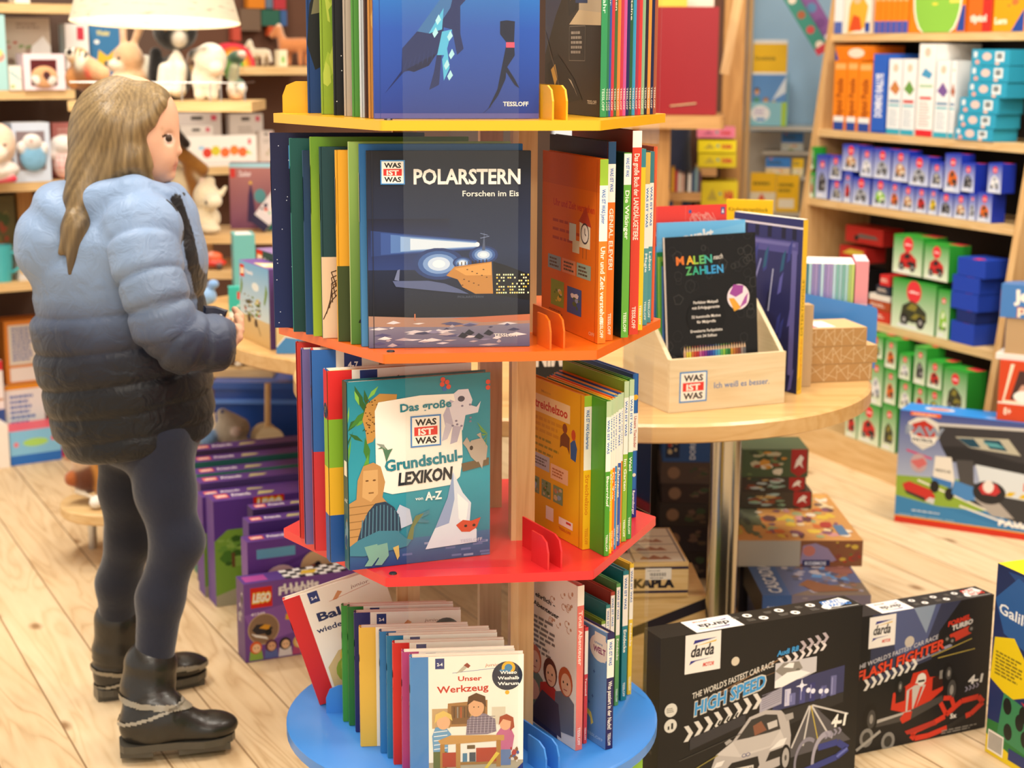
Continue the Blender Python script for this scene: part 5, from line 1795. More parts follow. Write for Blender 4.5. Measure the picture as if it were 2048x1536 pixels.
sp_ = A1.lerp(A2, .35) - (A1 - A0) * .2 + n * .0175 - po
sb.lathe([(0, .002), (.0025, .001), (.003, 0)], (sp_.x, sp_.y, sp_.z), C('#f2f2ee'), 0, 10)
sb.build('snap', ('plastic',), pt)
# ================================================================ cartons: shared builder
def carton(name, P, ux, w, d, h, col, label, cat='box', group=None, front=None, left=None, right=None, top=None, cols=None, mats=('print',), lift=0.0006):
 """P: front left foot; ux: along the front"""
 mb = MB()
 mb.box(0, 0, 0, w, d, h, C(col), cols=cols)
 e = 0.0
 if front:
  front(Face(mb, (0, -e, 0), (1, 0, 0), (0, 0, 1), w, h))
 if left:
  left(Face(mb, (0, d, 0), (0, -1, 0), (0, 0, 1), d, h))
 if right:
  right(Face(mb, (w, 0, 0), (0, 1, 0), (0, 0, 1), d, h))
 if top:
  top(Face(mb, (0, 0, h), (1, 0, 0), (0, 1, 0), w, d))
 M = frame((P[0], P[1], P[2] + lift), ux)
 o = mb.build(name, mats, M=M)
 return tag(o, label, cat, group)
def px_carton(name, p, n, x0, x1, yt, yb, d, col, label, z=None, **kw):
 """front face given by pixel extents on the vertical plane through p with inward normal n"""
 n = Vector(n)
 a, b = on_plane(x0, yb, p, n), on_plane(x1, yb, p, n)
 zz = on_plane((x0 + x1) / 2, yb, p, n).z if z is None else z
 h = on_plane((x0 + x1) / 2, yt, p, n).z - zz
 ux = b - a
 ux.z = 0
 return carton(name, (a.x, a.y, zz), ux, ux.length, d, h, col, label, **kw)
def dirv(deg):
 return Vector((math.cos(math.radians(deg)), math.sin(math.radians(deg)), 0))
# ---------------------------------------------------------------- racing track boxes at the front right
DD = dirv(24.6)
def darda_logo(F, x0, y0, x1, y1, flip=False):
 F.rect(x0, y0, x1, y1, '#f4f0ea')
 w, h = x1 - x0, y1 - y0
 q = (lambda a, b: (x1 - a * w, y1 - b * h)) if flip else (lambda a, b: (x0 + a * w, y0 + b * h))
 F.poly([q(.22, .74), q(.26, .84), q(.9, .84), q(.3, .76)], '#2c2f86')
 F.poly([q(.12, .22), q(.16, .32), q(.8, .34), q(.3, .30)], '#2c2f86')
 F.poly([q(.2, .68), q(.88, .78), q(.86, .74)], '#e0b82c')
 x, y = q(.14, .42)
 F.text('darda', x, y, .30 * h, '#2a2a30', .03, wid=.66 * w, shear=.2, rot=math.pi if flip else 0)
 x, y = q(.5, .13)
 F.text('MOTOR', x, y, .10 * h, '#d8402c', .04, wid=.32 * w, shear=.2, rot=math.pi if flip else 0)
def chevrons(F, x0, y0, x1, y1, n, c, sl=.04, rev=False):
 for k in range(n):
  a = x0 + (x1 - x0) * k / n
  ya = y0 + (y1 - y0) * k / n
  w = (x1 - x0) / n
  s = -1 if rev else 1
  F.poly([(a, ya + sl), (a + w * .45, ya + sl * 1.05), (a + w * (.45 + .5 * s), ya + .0), (a + w * .45, ya - sl), (a, ya - sl), (a + w * .5 * s, ya)], c)
def darda_top(tc):
 def art(F):
  darda_logo(F, .17, .0, .40, .97, True)
  for k in range(3):
   x = .5 + k * .16
   F.ell(x - .03, .66, .021, .021, '#eceae4', 16)
   F.ell(x + .02, .3, .021, .021, '#eceae4', 16)
   F.ell(x - .03, .66, .008, .01, '#3a3a3a', 8)
   F.ell(x + .02, .3, .009, .007, '#3a3a3a', 8)
   F.lines(x - .105, .55, x - .065, .75, 2, '#6a665e', k)
   F.lines(x - .06, .2, x - .01, .4, 2, '#6a665e', k)
  F.poly([(.82, .3), (.86, .75), (.96, .9), (.98, .5), (.9, .2)], '#e8e6e0')
  F.text('STUNT', .84, .55, .25, tc, .04, wid=.1, shear=.2)
  F.text('RACING', .86, .28, .22, tc, .04, wid=.11, shear=.2)
  F.line([(.83, .12), (.99, .12)], .004, '#dcd9d0')
 return art
def art_highspeed(F):
 F.rect(0, 0, 1, 1, '#1b1a1a')
 F.rect(0, 0, 1, .34, '#2a2926', '#1b1a1a')
 F.poly([(.55, .46), (.92, .50), (.92, .66), (.60, .62)], '#3c3f66')
 F.poly([(.49, .55), (.60, .60), (.60, .50), (.49, .47)], '#aaa7b6')
 for k in range(7):
  F.line([(.5, .49 + k * .013), (.595, .52 + k * .012)], .003, '#807d90')
 for x, h, c in ((.615, .10, '#c9c9e0'), (.64, .07, '#6d70a4'), (.69, .09, '#4a4d86'), (.74, .11, '#3a3c74'), (.80, .08, '#5a5c90'), (.85, .13, '#6a6c9c')):
  F.rect(x, .48, x + .03, .48 + h, c)
  F.rect(x + .006, .5, x + .01, .47 + h, '#9fa2d0')
 for x, y in ((.70, .585), (.735, .55), (.76, .54), (.80, .53), (.83, .525)):
  F.ell(x, y, .012, .012, '#e9ecff', 8)
 F.ell(.70, .585, .03, .004, '#eef0ff', 8)
 F.ell(.70, .585, .004, .03, '#eef0ff', 8)
 F.poly([(.5, .44), (.92, .50), (.92, .44), (.62, .36)], '#2d2c2c')
 F.poly([(.74, .46), (.63, .16), (.97, .20), (.76, .46)], '#565458')
 for a, b in (((.745, .455), (.66, .22)), ((.75, .455), (.72, .22)), ((.755, .455), (.86, .24)), ((.76, .455), (.95, .36))):
  F.line([a, b], .008, '#cfccc8')
 F.line([(.752, .455), (.80, .22)], .005, '#c9b44c')
 # car
 b, g2 = '#bcb7b4', '#918c8c'
 F.poly([(.27, .10), (.26, .20), (.28, .27), (.36, .33), (.44, .455), (.52, .48), (.60, .46), (.64, .40), (.655, .30), (.65, .18), (.60, .13), (.45, .09), (.34, .06)], b)
 F.poly([(.38, .335), (.45, .44), (.52, .455), (.58, .44), (.60, .35), (.5, .335)], '#3a3836')
 F.poly([(.47, .34), (.46, .40), (.5, .42), (.53, .36)], '#8a5a44')
 F.poly([(.53, .40), (.58, .41), (.585, .37), (.54, .36)], '#c9c5c0')
 F.poly([(.28, .27), (.36, .33), (.60, .345), (.62, .29), (.55, .25), (.40, .23)], '#d0cbc7')
 F.poly([(.36, .33), (.40, .245), (.55, .26), (.6, .345)], '#c4bfbb')
 F.poly([(.345, .13), (.34, .18), (.36, .205), (.49, .215), (.50, .16), (.48, .12), (.38, .10)], '#262423')
 F.rect(.37, .135, .47, .168, '#d8d4cc')
 F.text('DAR-DA 32', .375, .14, .018, '#222', .03, wid=.09)
 F.poly([(.27, .12), (.275, .17), (.31, .165), (.32, .11)], '#2c2a28')
 F.poly([(.53, .17), (.55, .225), (.63, .24), (.635, .19)], '#2c2a28')
 F.poly([(.545, .235), (.60, .285), (.635, .29), (.62, .25)], '#eceae6')
 F.poly([(.27, .195), (.285, .225), (.325, .23), (.31, .20)], '#eceae6')
 F.ell(.63, .17, .028, .062, '#1a1918')
 F.ell(.632, .17, .018, .046, '#b0aca8')
 F.ell(.632, .17, .006, .014, '#55524e')
 F.poly([(.33, .315), (.32, .335), (.345, .35), (.36, .335)], '#a9a5a2')
 F.poly([(.615, .43), (.66, .435), (.665, .40), (.63, .39)], '#a9a5a2')
 F.poly([(.29, .04), (.3, .07), (.5, .075), (.62, .11), (.6, .05)], '#141313')
 F.ring(.42, .235, .012, .009, .35, '#6a6a8a', 12)
 F.ring(.44, .237, .012, .009, .35, '#6a6a8a', 12)
 # loops
 F.ring(.745, .11, .07, .12, .16, '#8d8a98', 30, 60, 280)
 F.ring(.84, .10, .075, .14, .2, '#a9a5b4', 30, 60, 280)
 F.line([(.55, .02), (.72, .06), (.9, .11), (.955, .15), (.9, .20), (.8, .19)], .03, '#3c4488')
 F.line([(.9, .11), (.955, .15)], .012, '#6a74c0')
 # titles
 F.line([(.26, .62), (.60, .775)], .006, '#8a6a4c')
 F.line([(.2, .6), (.58, .70)], .004, '#6a5442')
 F.ell(.32 + .04, .80, .02, .02, '#d8cdb8', 12)
 F.text("THE WORLD'S FASTEST CAR RACE", .155, .625, .034, '#e0dcd2', .015, wid=.405, rot=.20, shear=.25)
 F.text('HIGH SPEED', .165, .525, .078, '#d8d4c8', .075, wid=.36, rot=.20, shear=.25)
 F.text('HIGH SPEED', .168, .529, .072, '#3f98d6', .04, wid=.352, rot=.20, shear=.25)
 chevrons(F, .12, .43, .50, .56, 8, '#e0ddd6', .045)
 chevrons(F, .27, .445, .42, .49, 7, '#26251f', .02, True)
 F.poly([(.15, .40), (.42, .48), (.42, .42), (.15, .33)], '#39383c')
 F.ell(.055, .585, .03, .03, '#dedcd4', 20)
 F.lines(.035, .57, .075, .6, 3, '#8a877c', 2)
 F.ell(.055, .495, .03, .03, '#dedcd4', 20)
 F.rect(.042, .475, .05, .495, '#222')
 F.rect(.058, .475, .068, .51, '#222')
 F.text('Audi R8', .565, .785, .030, '#3f98d6', .04, wid=.11, rot=.1, shear=.2)
 chevrons(F, .57, .745, .82, .81, 7, '#e4dedb', .028)
 chevrons(F, .68, .82, .83, .855, 4, '#b9aeb4', .03)
 F.poly([(.56, .62), (.56, .745), (.77, .745), (.77, .655), (.7, .63)], '#c9c8cc')
 F.poly([(.56, .70), (.6, .74), (.68, .735), (.70, .69), (.66, .67), (.6, .66)], '#8f8b84')
 F.poly([(.6, .715), (.63, .735), (.655, .73), (.65, .70)], '#f2f2f0')
 F.ell(.675, .68, .012, .012, '#6a675f', 10)
 F.poly([(.56, .64), (.62, .68), (.69, .68), (.74, .655), (.6, .60), (.56, .6)], '#f4f4f2')
 F.text('4-1', .86, .30, .07, '#f4f2ea', .05, wid=.075, shear=.15)
 chevrons(F, .83, .255, .92, .275, 4, '#9a96a8', .02)
 F.text('Rundenmesser /', .03, .06, .026, '#3f98d6', .03, wid=.15, rot=.12, shear=.2)
 F.text('Lap Counter', .05, .03, .026, '#3f98d6', .03, wid=.14, rot=.12, shear=.2)
 darda_logo(F, .115, .775, .285, .995)
 F.line([(.15, .20), (.29, .27)], .004, '#a89a4c')
 F.line([(.1, .28), (.4, .37)], .003, '#4c4a46')
DY = Vector((-math.sin(math.radians(24.6)), math.cos(math.radians(24.6)), 0))
carton('race_track_box', (.256, 2.573, 0), DD, .42, .058, .322, '#22211e', 'black race track box with a silver sports car, nearest to the tower', group='race track boxes on the floor', front=art_highspeed, top=darda_top('#3a7ac4'), left=lambda F: (F.lines(.2, .3, .75, .5, 5, '#57544c', 2), F.rect(.0, .0, .02, 1, '#34322e')))
def art_flash(F):
 F.rect(0, 0, 1, 1, '#201f20')
 F.poly([(.1, 1), (.75, 1), (.6, .8), (.55, .6), (.1, .5)], '#3b3f58')
 F.poly([(.22, 1), (.6, 1), (.5, .72), (.3, .6)], '#56608a')
 F.poly([(.4, 1), (.56, 1), (.5, .8)], '#8fa0b8')
 F.ell(.38, .76, .035, .035, '#c9c0b4')
 for a, b in (((.55, .62), (.85, .70)), ((.6, .6), (.88, .62))):
  F.line([a, b], .006, '#b8a44c')
 F.line([(.4, .6), (.7, .68)], .02, '#9a98ac')
 # racing car
 F.poly([(.27, .28), (.28, .40), (.36, .43), (.45, .48), (.62, .46), (.66, .36), (.55, .28), (.42, .22)], '#d23a26')
 for p, c in (([(.40, .44), (.42, .52), (.52, .53), (.55, .46)], '#c8361f'), ([(.44, .44), (.46, .50), (.51, .50), (.52, .44)], '#d9d5cc'),
    ([(.30, .32), (.30, .42), (.37, .43), (.37, .33)], '#2a1d1a'), ([(.57, .36), (.57, .46), (.64, .47), (.65, .38)], '#3a1e18'),
    ([(.38, .40), (.44, .43), (.52, .42), (.44, .22), (.38, .20)], '#c9c4be'), ([(.40, .40), (.42, .41), (.43, .22), (.39, .2)], '#d23a26'),
    ([(.48, .41), (.50, .41), (.45, .24), (.43, .24)], '#d23a26'),
    ([(.10, .17), (.12, .22), (.42, .25), (.70, .33), (.69, .28), (.42, .18)], '#4a4745'), ([(.10, .19), (.12, .22), (.42, .25), (.42, .235)], '#b8b4ae'),
    ([(.62, .50), (.70, .52), (.70, .44), (.62, .44)], '#8a8680'), ([(.34, .20), (.37, .24), (.43, .24), (.42, .18), (.36, .16)], '#d23a26')):
  F.poly(p, c)
 for x, y, rx, ry in ((.12, .24, .055, .10), (.71, .34, .06, .11), (.68, .47, .04, .07), (.32, .44, .03, .06)):
  F.ell(x, y, rx, ry, '#1b1a1a', 18)
  F.ell(x + .01, y, rx * .55, ry * .6, '#4a4846', 14)
  F.ell(x + .01, y, rx * .25, ry * .3, '#9a9690', 10)
 F.ell(.485, .465, .035, .04, '#e4e0d8', 14)
 F.poly([(.46, .46), (.51, .46), (.51, .445), (.46, .445)], '#2a2622')
 # little car picture top right
 F.poly([(.66, .72), (.68, .76), (.82, .80), (.86, .78), (.84, .74), (.72, .70)], '#c8402c')
 for x, y in ((.70, .71), (.84, .775), (.66, .73)):
  F.ell(x, y, .025, .025, '#2b2a28', 12)
  F.ell(x, y, .011, .011, '#8a8680', 8)
 F.text('FORMEL', .66, .82, .035, '#d23a26', .05, wid=.17, rot=.16, shear=.25)
 F.text('TURBO', .69, .785, .035, '#dcd6d0', .05, wid=.16, rot=.16, shear=.25)
 F.text("THE WORLD'S FASTEST CAR RACE", .0, .62, .032, '#c9c8cf', .015, wid=.60, rot=.18, shear=.25)
 F.text('FLASH FIGHTER', .005, .53, .075, '#1a1414', .075, wid=.65, rot=.18, shear=.25)
 F.text('FLASH FIGHTER', .01, .535, .07, '#e04a30', .035, wid=.645, rot=.18, shear=.25)
 chevrons(F, .06, .50, .45, .60, 8, '#e4e1da', .04)
 darda_logo(F, .08, .76, .27, .985)
 F.line([(.64, .26), (.69, .16), (.75, .20), (.72, .28), (.66, .29)], .03, '#d83c28')
 F.line([(.70, .17), (.80, .24), (.93, .25), (.97, .20), (.88, .13), (.84, .12)], .035, '#d83c28')
 F.line([(.84, .12), (.70, .06)], .03, '#2b2a29')
 F.line([(.70, .06), (.56, .03), (.46, .03), (.43, .06), (.47, .09), (.6, .12), (.68, .15)], .035, '#d83c28')
 F.text('5x', .72, .125, .035, '#eeeae2', .04, wid=.05)
 F.poly([(.38, .10), (.6, .14), (.62, .10), (.4, .07)], '#b8352a')
 F.text('4-1', .84, .36, .06, '#f4f2ea', .05, wid=.11, shear=.15)
 chevrons(F, .82, .325, .93, .345, 4, '#9a96a8', .018)
 for x, y in ((.10, .11), (.26, .05)):
  F.ell(x, y, .05, .06, '#8a8884', 16)
  F.ell(x, y, .03, .036, '#3a3936', 12)
 F.line([(.03, .03), (.2, .14)], .02, '#a9a6a0')
 F.lines(.66, .015, .95, .05, 2, '#8a867e', 3)
carton('race_track_box', (.646, 2.812, 0), DD, .32, .055, .275, '#272524', 'black race track box with a red racing car, partly hidden by its neighbour', group='race track boxes on the floor', front=art_flash, top=darda_top('#d23a2c'))
def art_galileo(F):
 F.rect(0, 0, 1, 1, '#23386c', '#22305c')
 F.rect(0, 0, 1, .10, '#e8cf1e')
 F.poly([(0, .10), (0, .18), (.3, .2), (.6, .16), (1, .1), (1, .05), (.3, .05)], '#2c7a3c')
 F.poly([(.1, .98), (.3, .9), (.5, 1)], '#2b4a84')
 F.poly([(.0, .82), (.2, .97), (.42, .92), (.5, .75), (.3, .62), (.1, .66)], '#2f5fa0')
 F.poly([(.4, .95), (.6, .98), (.7, .85), (.5, .78)], '#5a8fc4')
 F.text('Galileo', .04, .755, .055, '#eaf0f4', .02, wid=.36, rot=-.06)
 F.rect(.42, .76, .46, .80, '#d23a2c')
 F.ring(.30, .64, .13, .13, .38, '#e6e4e0', 20, -160, 60)
 F.poly([(0, .40), (.02, .62), (.2, .66), (.34, .55), (.36, .40), (.2, .34)], '#ecd21c')
 F.lines(.04, .43, .3, .56, 7, '#8a7a1c', 4)
 F.poly([(.1, .12), (.14, .36), (.42, .33), (.42, .10)], '#3c8a5c')
 for x, y in ((.18, .3), (.3, .25), (.2, .17), (.36, .18), (.33, .3)):
  F.ell(x, y, .04, .055, '#1a2420', 14)
 F.poly([(.3, .36), (.46, .35), (.44, .22), (.42, .3)], '#b8383c')
 F.ell(.58, .45, .12, .12, '#8fb82c', 18)
 F.ell(.6, .45, .08, .1, '#243a5c', 14)
 F.blot(.5, .12, .98, .4, ['#e0845c', '#d9bc8c', '#3c5c8c', '#c84a3c', '#6a9c4c'], 16, 4, .5)
 F.rect(.02, .02, .17, .13, '#f2f0e8')
 for k in range(11):
  F.rect(.03 + k * .012, .03, .036 + k * .012, .12, '#222')
 F.rect(.22, .03, .5, .09, '#2c3a74')
GU = Vector((.37, -.929, 0))
carton('science_kit_box', (.905, 2.835, 0), GU, .30, .11, .375, '#23386c', 'blue and yellow science kit box cut off by the right edge', front=art_galileo, top=lambda F: (F.rect(0, 0, 1, 1, '#5aa83c'), F.poly([(0, 0), (.7, 0), (.3, .5), (0, .7)], '#e8d21e'), F.poly([(.3, .5), (.6, .3), (.8, .8)], '#d9b23c')))
# ---------------------------------------------------------------- big rescue play set box with a stacking game on top
PU = Vector((.875, -.485, 0)).normalized()
def art_paw(F):
 F.rect(0, .2, 1, 1, '#b9c4d8', '#44508e')
 F.rect(0, 0, 1, .055, '#c8321e')
 F.rect(0, .055, 1, .065, '#e0b03c')
 F.rect(0, .065, 1, .3, '#2f6fa8', '#3c86b8')
 F.poly([(0, .18), (0, .42), (.3, .45), (.62, .3), (.4, .2)], '#8aa83c')
 F.poly([(0, .065), (0, .24), (.2, .19), (.5, .09), (.7, .065)], '#3a7fb4')
 F.poly([(.22, .40), (.30, .44), (.70, .40), (1, .3), (1, .10), (.56, .14), (.4, .22)], '#3a3a3c')
 F.line([(.10, .40), (.5, .17)], .008, '#e8e4d8')
 F.line([(.3, .22), (.56, .105), (.8, .085), (1, .08)], .008, '#f0ede2')
 # launch bay of the play set
 F.poly([(.16, .90), (.92, .965), (1, .97), (1, .78), (.9, .62), (.5, .60), (.24, .60), (.20, .72)], '#3c3a3c')
 F.line([(.14, .905), (1, .985)], .014, '#c9c6c0')
 F.poly([(.20, .72), (.24, .60), (1, .52), (1, .64), (.55, .66), (.30, .74)], '#2c2b2d')
 F.poly([(.26, .82), (.50, .85), (.56, .72), (.33, .74)], '#b8b4a0')
 F.poly([(.27, .81), (.345, .82), (.38, .75), (.33, .745)], '#23485c')
 F.poly([(.385, .825), (.46, .83), (.50, .745), (.42, .75)], '#1f4a5c')
 for k in range(5):
  F.line([(.39 + k * .013, .8), (.43 + k * .013, .77)], .006, '#5aa0a8')
 F.poly([(.27, .62), (.35, .63), (.36, .40), (.30, .38)], '#4c4a4a')
 F.poly([(.36, .60), (1, .50), (1, .30), (.4, .36)], '#d3dbe0')
 F.rect(.58, .42, .72, .49, '#d8552c')
 # truck
 F.poly([(.175, .63), (.25, .635), (.27, .44), (.26, .36), (.17, .44)], '#e2ddd2')
 F.poly([(.16, .45), (.26, .42), (.26, .36), (.17, .40)], '#3f78b8')
 F.text('RESCUE', .18, .50, .022, '#444', .03, wid=.07, rot=-.05)
 for x, y in ((.18, .36), (.25, .31)):
  F.ell(x, y, .022, .03, '#242322', 12)
 F.poly([(.27, .44), (.36, .40), (.40, .30), (.33, .27), (.26, .32)], '#4a84c0')
 F.poly([(.36, .31), (.48, .29), (.55, .17), (.45, .17)], '#a8a29c')
 # small red vehicle, plain round shape
 F.ell(.43, .37, .075, .055, '#2b2a2c', 18)
 F.poly([(.38, .40), (.40, .45), (.46, .45), (.48, .39), (.46, .35), (.40, .35)], '#c2383a')
 F.ell(.425, .42, .025, .03, '#e6dcd6', 12)
 for k in range(8):
  F.poly([(.50 + k * .06, .36 - k * .006), (.53 + k * .06, .36 - k * .006), (.55 + k * .06, .40 - k * .006), (.52 + k * .06, .40 - k * .006)], '#d9b82c')
 # helicopter and shuttle pictures
 F.line([(.04, .655), (.16, .60)], .010, '#c8507c')
 F.ell(.10, .55, .04, .045, '#b9a0a4', 14)
 F.poly([(.06, .56), (.12, .6), (.14, .55), (.10, .5)], '#c86a6c')
 F.poly([(.03, .35), (.06, .38), (.16, .33), (.185, .28), (.18, .22), (.14, .22), (.04, .30)], '#c2342e')
 F.poly([(.04, .30), (.14, .25), (.14, .22), (.05, .27)], '#3a3432')
 F.poly([(.14, .22), (.16, .26), (.185, .25), (.18, .2)], '#c9c9cc')
 # shield with the set's name
 F.poly([(.05, .80), (.04, .90), (.08, .95), (.13, .96), (.18, .92), (.19, .80), (.16, .72), (.115, .67), (.07, .72)], '#d6d2c8')
 F.poly([(.06, .82), (.06, .89), (.115, .93), (.165, .88), (.17, .80), (.115, .76)], '#b83428')
 F.text('PAW', .03, .80, .075, '#8c97a8', .05, wid=.18)
 F.rect(.06, .73, .17, .785, '#eceae2')
 F.text('PATROL', .066, .74, .032, '#3a3a3c', .04, wid=.098)
 F.rect(.05, .965, .19, .998, '#e0602c')
 F.text('nickelodeon', .06, .972, .018, '#f4dcc4', .03, wid=.11)
 F.text('PAW PATROL', .48, .10, .05, '#f4f2ec', .05, wid=.36, rot=-.02)
 F.lines(.08, .115, .22, .135, 1, '#c9d6e0', 3)
 F.lines(.02, .07, .34, .085, 1, '#8fb0c8', 5)
carton('playset_box', (1.088, 4.36, 0), PU, .60, .105, .325, '#3b5fb0', 'large blue rescue play set box on the floor in front of the pine shelves', front=art_paw, cols=['#44508e', '#3b5fb0', '#3b5fb0', None, '#2f8ae0', None], top=lambda F: (F.rect(0, 0, 1, 1, '#2f8ee6'), F.ell(.16, .55, .07, .03, '#f0ede6'), F.ell(.16, .55, .05, .02, '#d8602c'), F.poly([(.38, .2), (.55, .6), (1, .5), (1, .1)], '#e9f0f6'), F.poly([(.4, .25), (.5, .5), (.7, .45), (.6, .3)], '#c83a4c')))
p = Vector((1.088, 4.36, 0)) + PU * .262 + Vector((0, 0, 1)).cross(PU) * .008
def art_jenga(F):
 F.rect(0, .0, 1, 1, '#d04a28')
 F.poly([(.08, .30), (.2, .95), (.95, .95), (1, .30)], '#e9ddc4')
 F.poly([(.12, .34), (.28, 1), (.86, 1), (.95, .34)], '#cf4a26')
 F.poly([(.22, .36), (.36, .85), (.75, .85), (.84, .36)], '#4a3430')
 F.poly([(.3, .4), (.42, .62), (.62, .6), (.7, .4)], '#c89a84')
 F.ell(.5, .42, .22, .12, '#f0ede8')
 F.text('8+', .12, .1, .12, '#f0dcc8', .03, wid=.14)
 F.ell(.75, .14, .16, .1, '#4a6aa8')
 F.rect(0, .28, 1, .31, '#e9e2d6')
carton('tower_game_box', (p.x, p.y, .326), PU, .145, .088, .165, '#d04a28', 'orange window box with blocks standing on the blue play set box', front=art_jenga, group='block tower games')
jb = MB()
pp = p + Vector((0, 0, 1)).cross(PU) * .01
jb.box(-.015, 0, 0, .145, .09, .016, C('#e9e6e0'))
jb.box(.006, .004, .016, .145, .08, .125, C('#b99a72'))
jb.box(-.012, .08, .016, .15, .086, .19, C('#1f3a6c'))
jb.prism([(-.012, 0), (.16, 0), (.16, .085), (.02, .085), (-.012, .05)], .115, .205, C('#4a7fc0'))
jb.box(-.0124, .0, .12, -.0119, .05, .19, C('#e0662c'))
jf = Face(jb, (-.012, -.0004, .115), (1, 0, 0), (0, 0, 1), .172, .09)
jf.text('Jenga', .2, .5, .34, '#f1ece0', .06, wid=.6, rot=.06)
jf.text('pass', .26, .12, .3, '#b84a34', .08, wid=.5)
jf.text('pass', .27, .13, .28, '#f3e0c8', .03, wid=.48)
jo_ = jb.build('tower_game_box', ('print',), M=frame((pp.x, pp.y, .326 + .1665), PU))
tag(jo_, 'blue topped block game pack standing on the orange window box', 'box', 'block tower games')
# ================================================================ the wavy table and everything on and under it
TZ = 0.62
LOBES = [(.28, 3.39, .49), (.0, 3.42, .475), (-.24, 3.95, .49), (-.5, 4.25, .40)]
cx_, cy_ = .02, 3.67
out = []
for j in range(150):
 a = 2 * math.pi * j / 150
 dx, dy = math.cos(a), math.sin(a)
 best = 0
 for x, y, r_ in LOBES:
  ox, oy = cx_ - x, cy_ - y
  bb = ox * dx + oy * dy
  disc = bb * bb - (ox * ox + oy * oy - r_ * r_)
  if disc > 0:
   t0, t1 = -bb - math.sqrt(disc), -bb + math.sqrt(disc)
   if t0 <= best + .02 or t0 < .0:
    best = max(best, t1)
 out.append((cx_ + dx * best, cy_ + dy * best))
for _ in range(2):
 out = [((out[i - 1][0] + 2 * out[i][0] + out[(i + 1) % len(out)][0]) / 4, (out[i - 1][1] + 2 * out[i][1] + out[(i + 1) % len(out)][1]) / 4) for i in range(len(out))]
TB = Vector((.02, 3.67, 0))
table = tag(empty('display_table', TB), 'large wavy edged beech display table behind the book tower', 'table')
mb = MB()
rr_ = [(x - TB.x, y - TB.y) for x, y in out]
n_ = len(rr_)
def ringv(sc, z):
 return [(x * sc, y * sc, z) for x, y in rr_]
V = ringv(.99, TZ - .038) + ringv(1, TZ - .034) + ringv(1, TZ - .005) + ringv(.992, TZ)
F_ = [tuple(reversed(range(n_))), tuple(range(3 * n_, 4 * n_))]
for k in range(3):
 F_ += [(k * n_ + i, k * n_ + (i + 1) % n_, (k + 1) * n_ + (i + 1) % n_, (k + 1) * n_ + i) for i in range(n_)]
mb.tri(V, F_, C('#ccc'))
mb.build('table_top', ('beech_x',), table)
for x, y in ((.425, 3.075), (.12, 3.62), (-.33, 4.2)):
 mb = MB()
 mb.lathe([(0, .004), (.036, .004), (.036, .01), (.0305, .014), (.0305, TZ - .042), (.045, TZ - .040), (0, TZ - .039)], (x - TB.x, y - TB.y, 0), C('#bbb'), 0, 28)
 mb.build('leg', ('chrome',), table, None, True)
# ---- plywood display crate with colouring books
FLc, FRc = Vector((.302, 2.998, TZ + .0006)), Vector((.541, 3.098, TZ + .0006))
CU_ = (FRc - FLc).normalized()
CW = (FRc - FLc).length
crate = tag(empty('display_crate', M=frame(FLc, CU_)), 'pale plywood display crate of activity books on the table', 'crate')
mb = MB()
mb.box(0, 0, 0, CW, .009, .104, C('#ccc'))
mb.build('front_panel', ('ply_x',), crate)
mb = MB()
F = Face(mb, (0, -.0002, 0), (1, 0, 0), (0, 0, 1), CW, .104)
was_ist_was(F, .085, .17, .235)
F.text('Ich weiß es besser.', .38, .40, .115, '#4a78bc', .006, wid=.48)
mb.build('printed_slogan', ('print',), crate)
for x in (0.0, CW - .009):
 mb = MB()
 M = Matrix(((0, 0, 1, x), (1, 0, 0, .009), (0, 1, 0, 0), (0, 0, 0, 1)))
 mb.prism([(0, 0), (.19, 0), (.19, .215), (.115, .20), (.0, .104)], 0, .009, C('#ccc'))
 mb.build('side_panel', ('ply_x',), crate, M)
mb = MB()
mb.box(.009, .190, 0, CW - .009, .199, .2, C('#ccc'))
mb.build('back_panel', ('ply_x',), crate)
mb = MB()
mb.box(.009, .0092, .001, CW - .009, .19, .040, C('#ccc'))
mb.build('floor_panel', ('ply_x',), crate)
CM = frame(FLc, CU_)
ZC = .0425
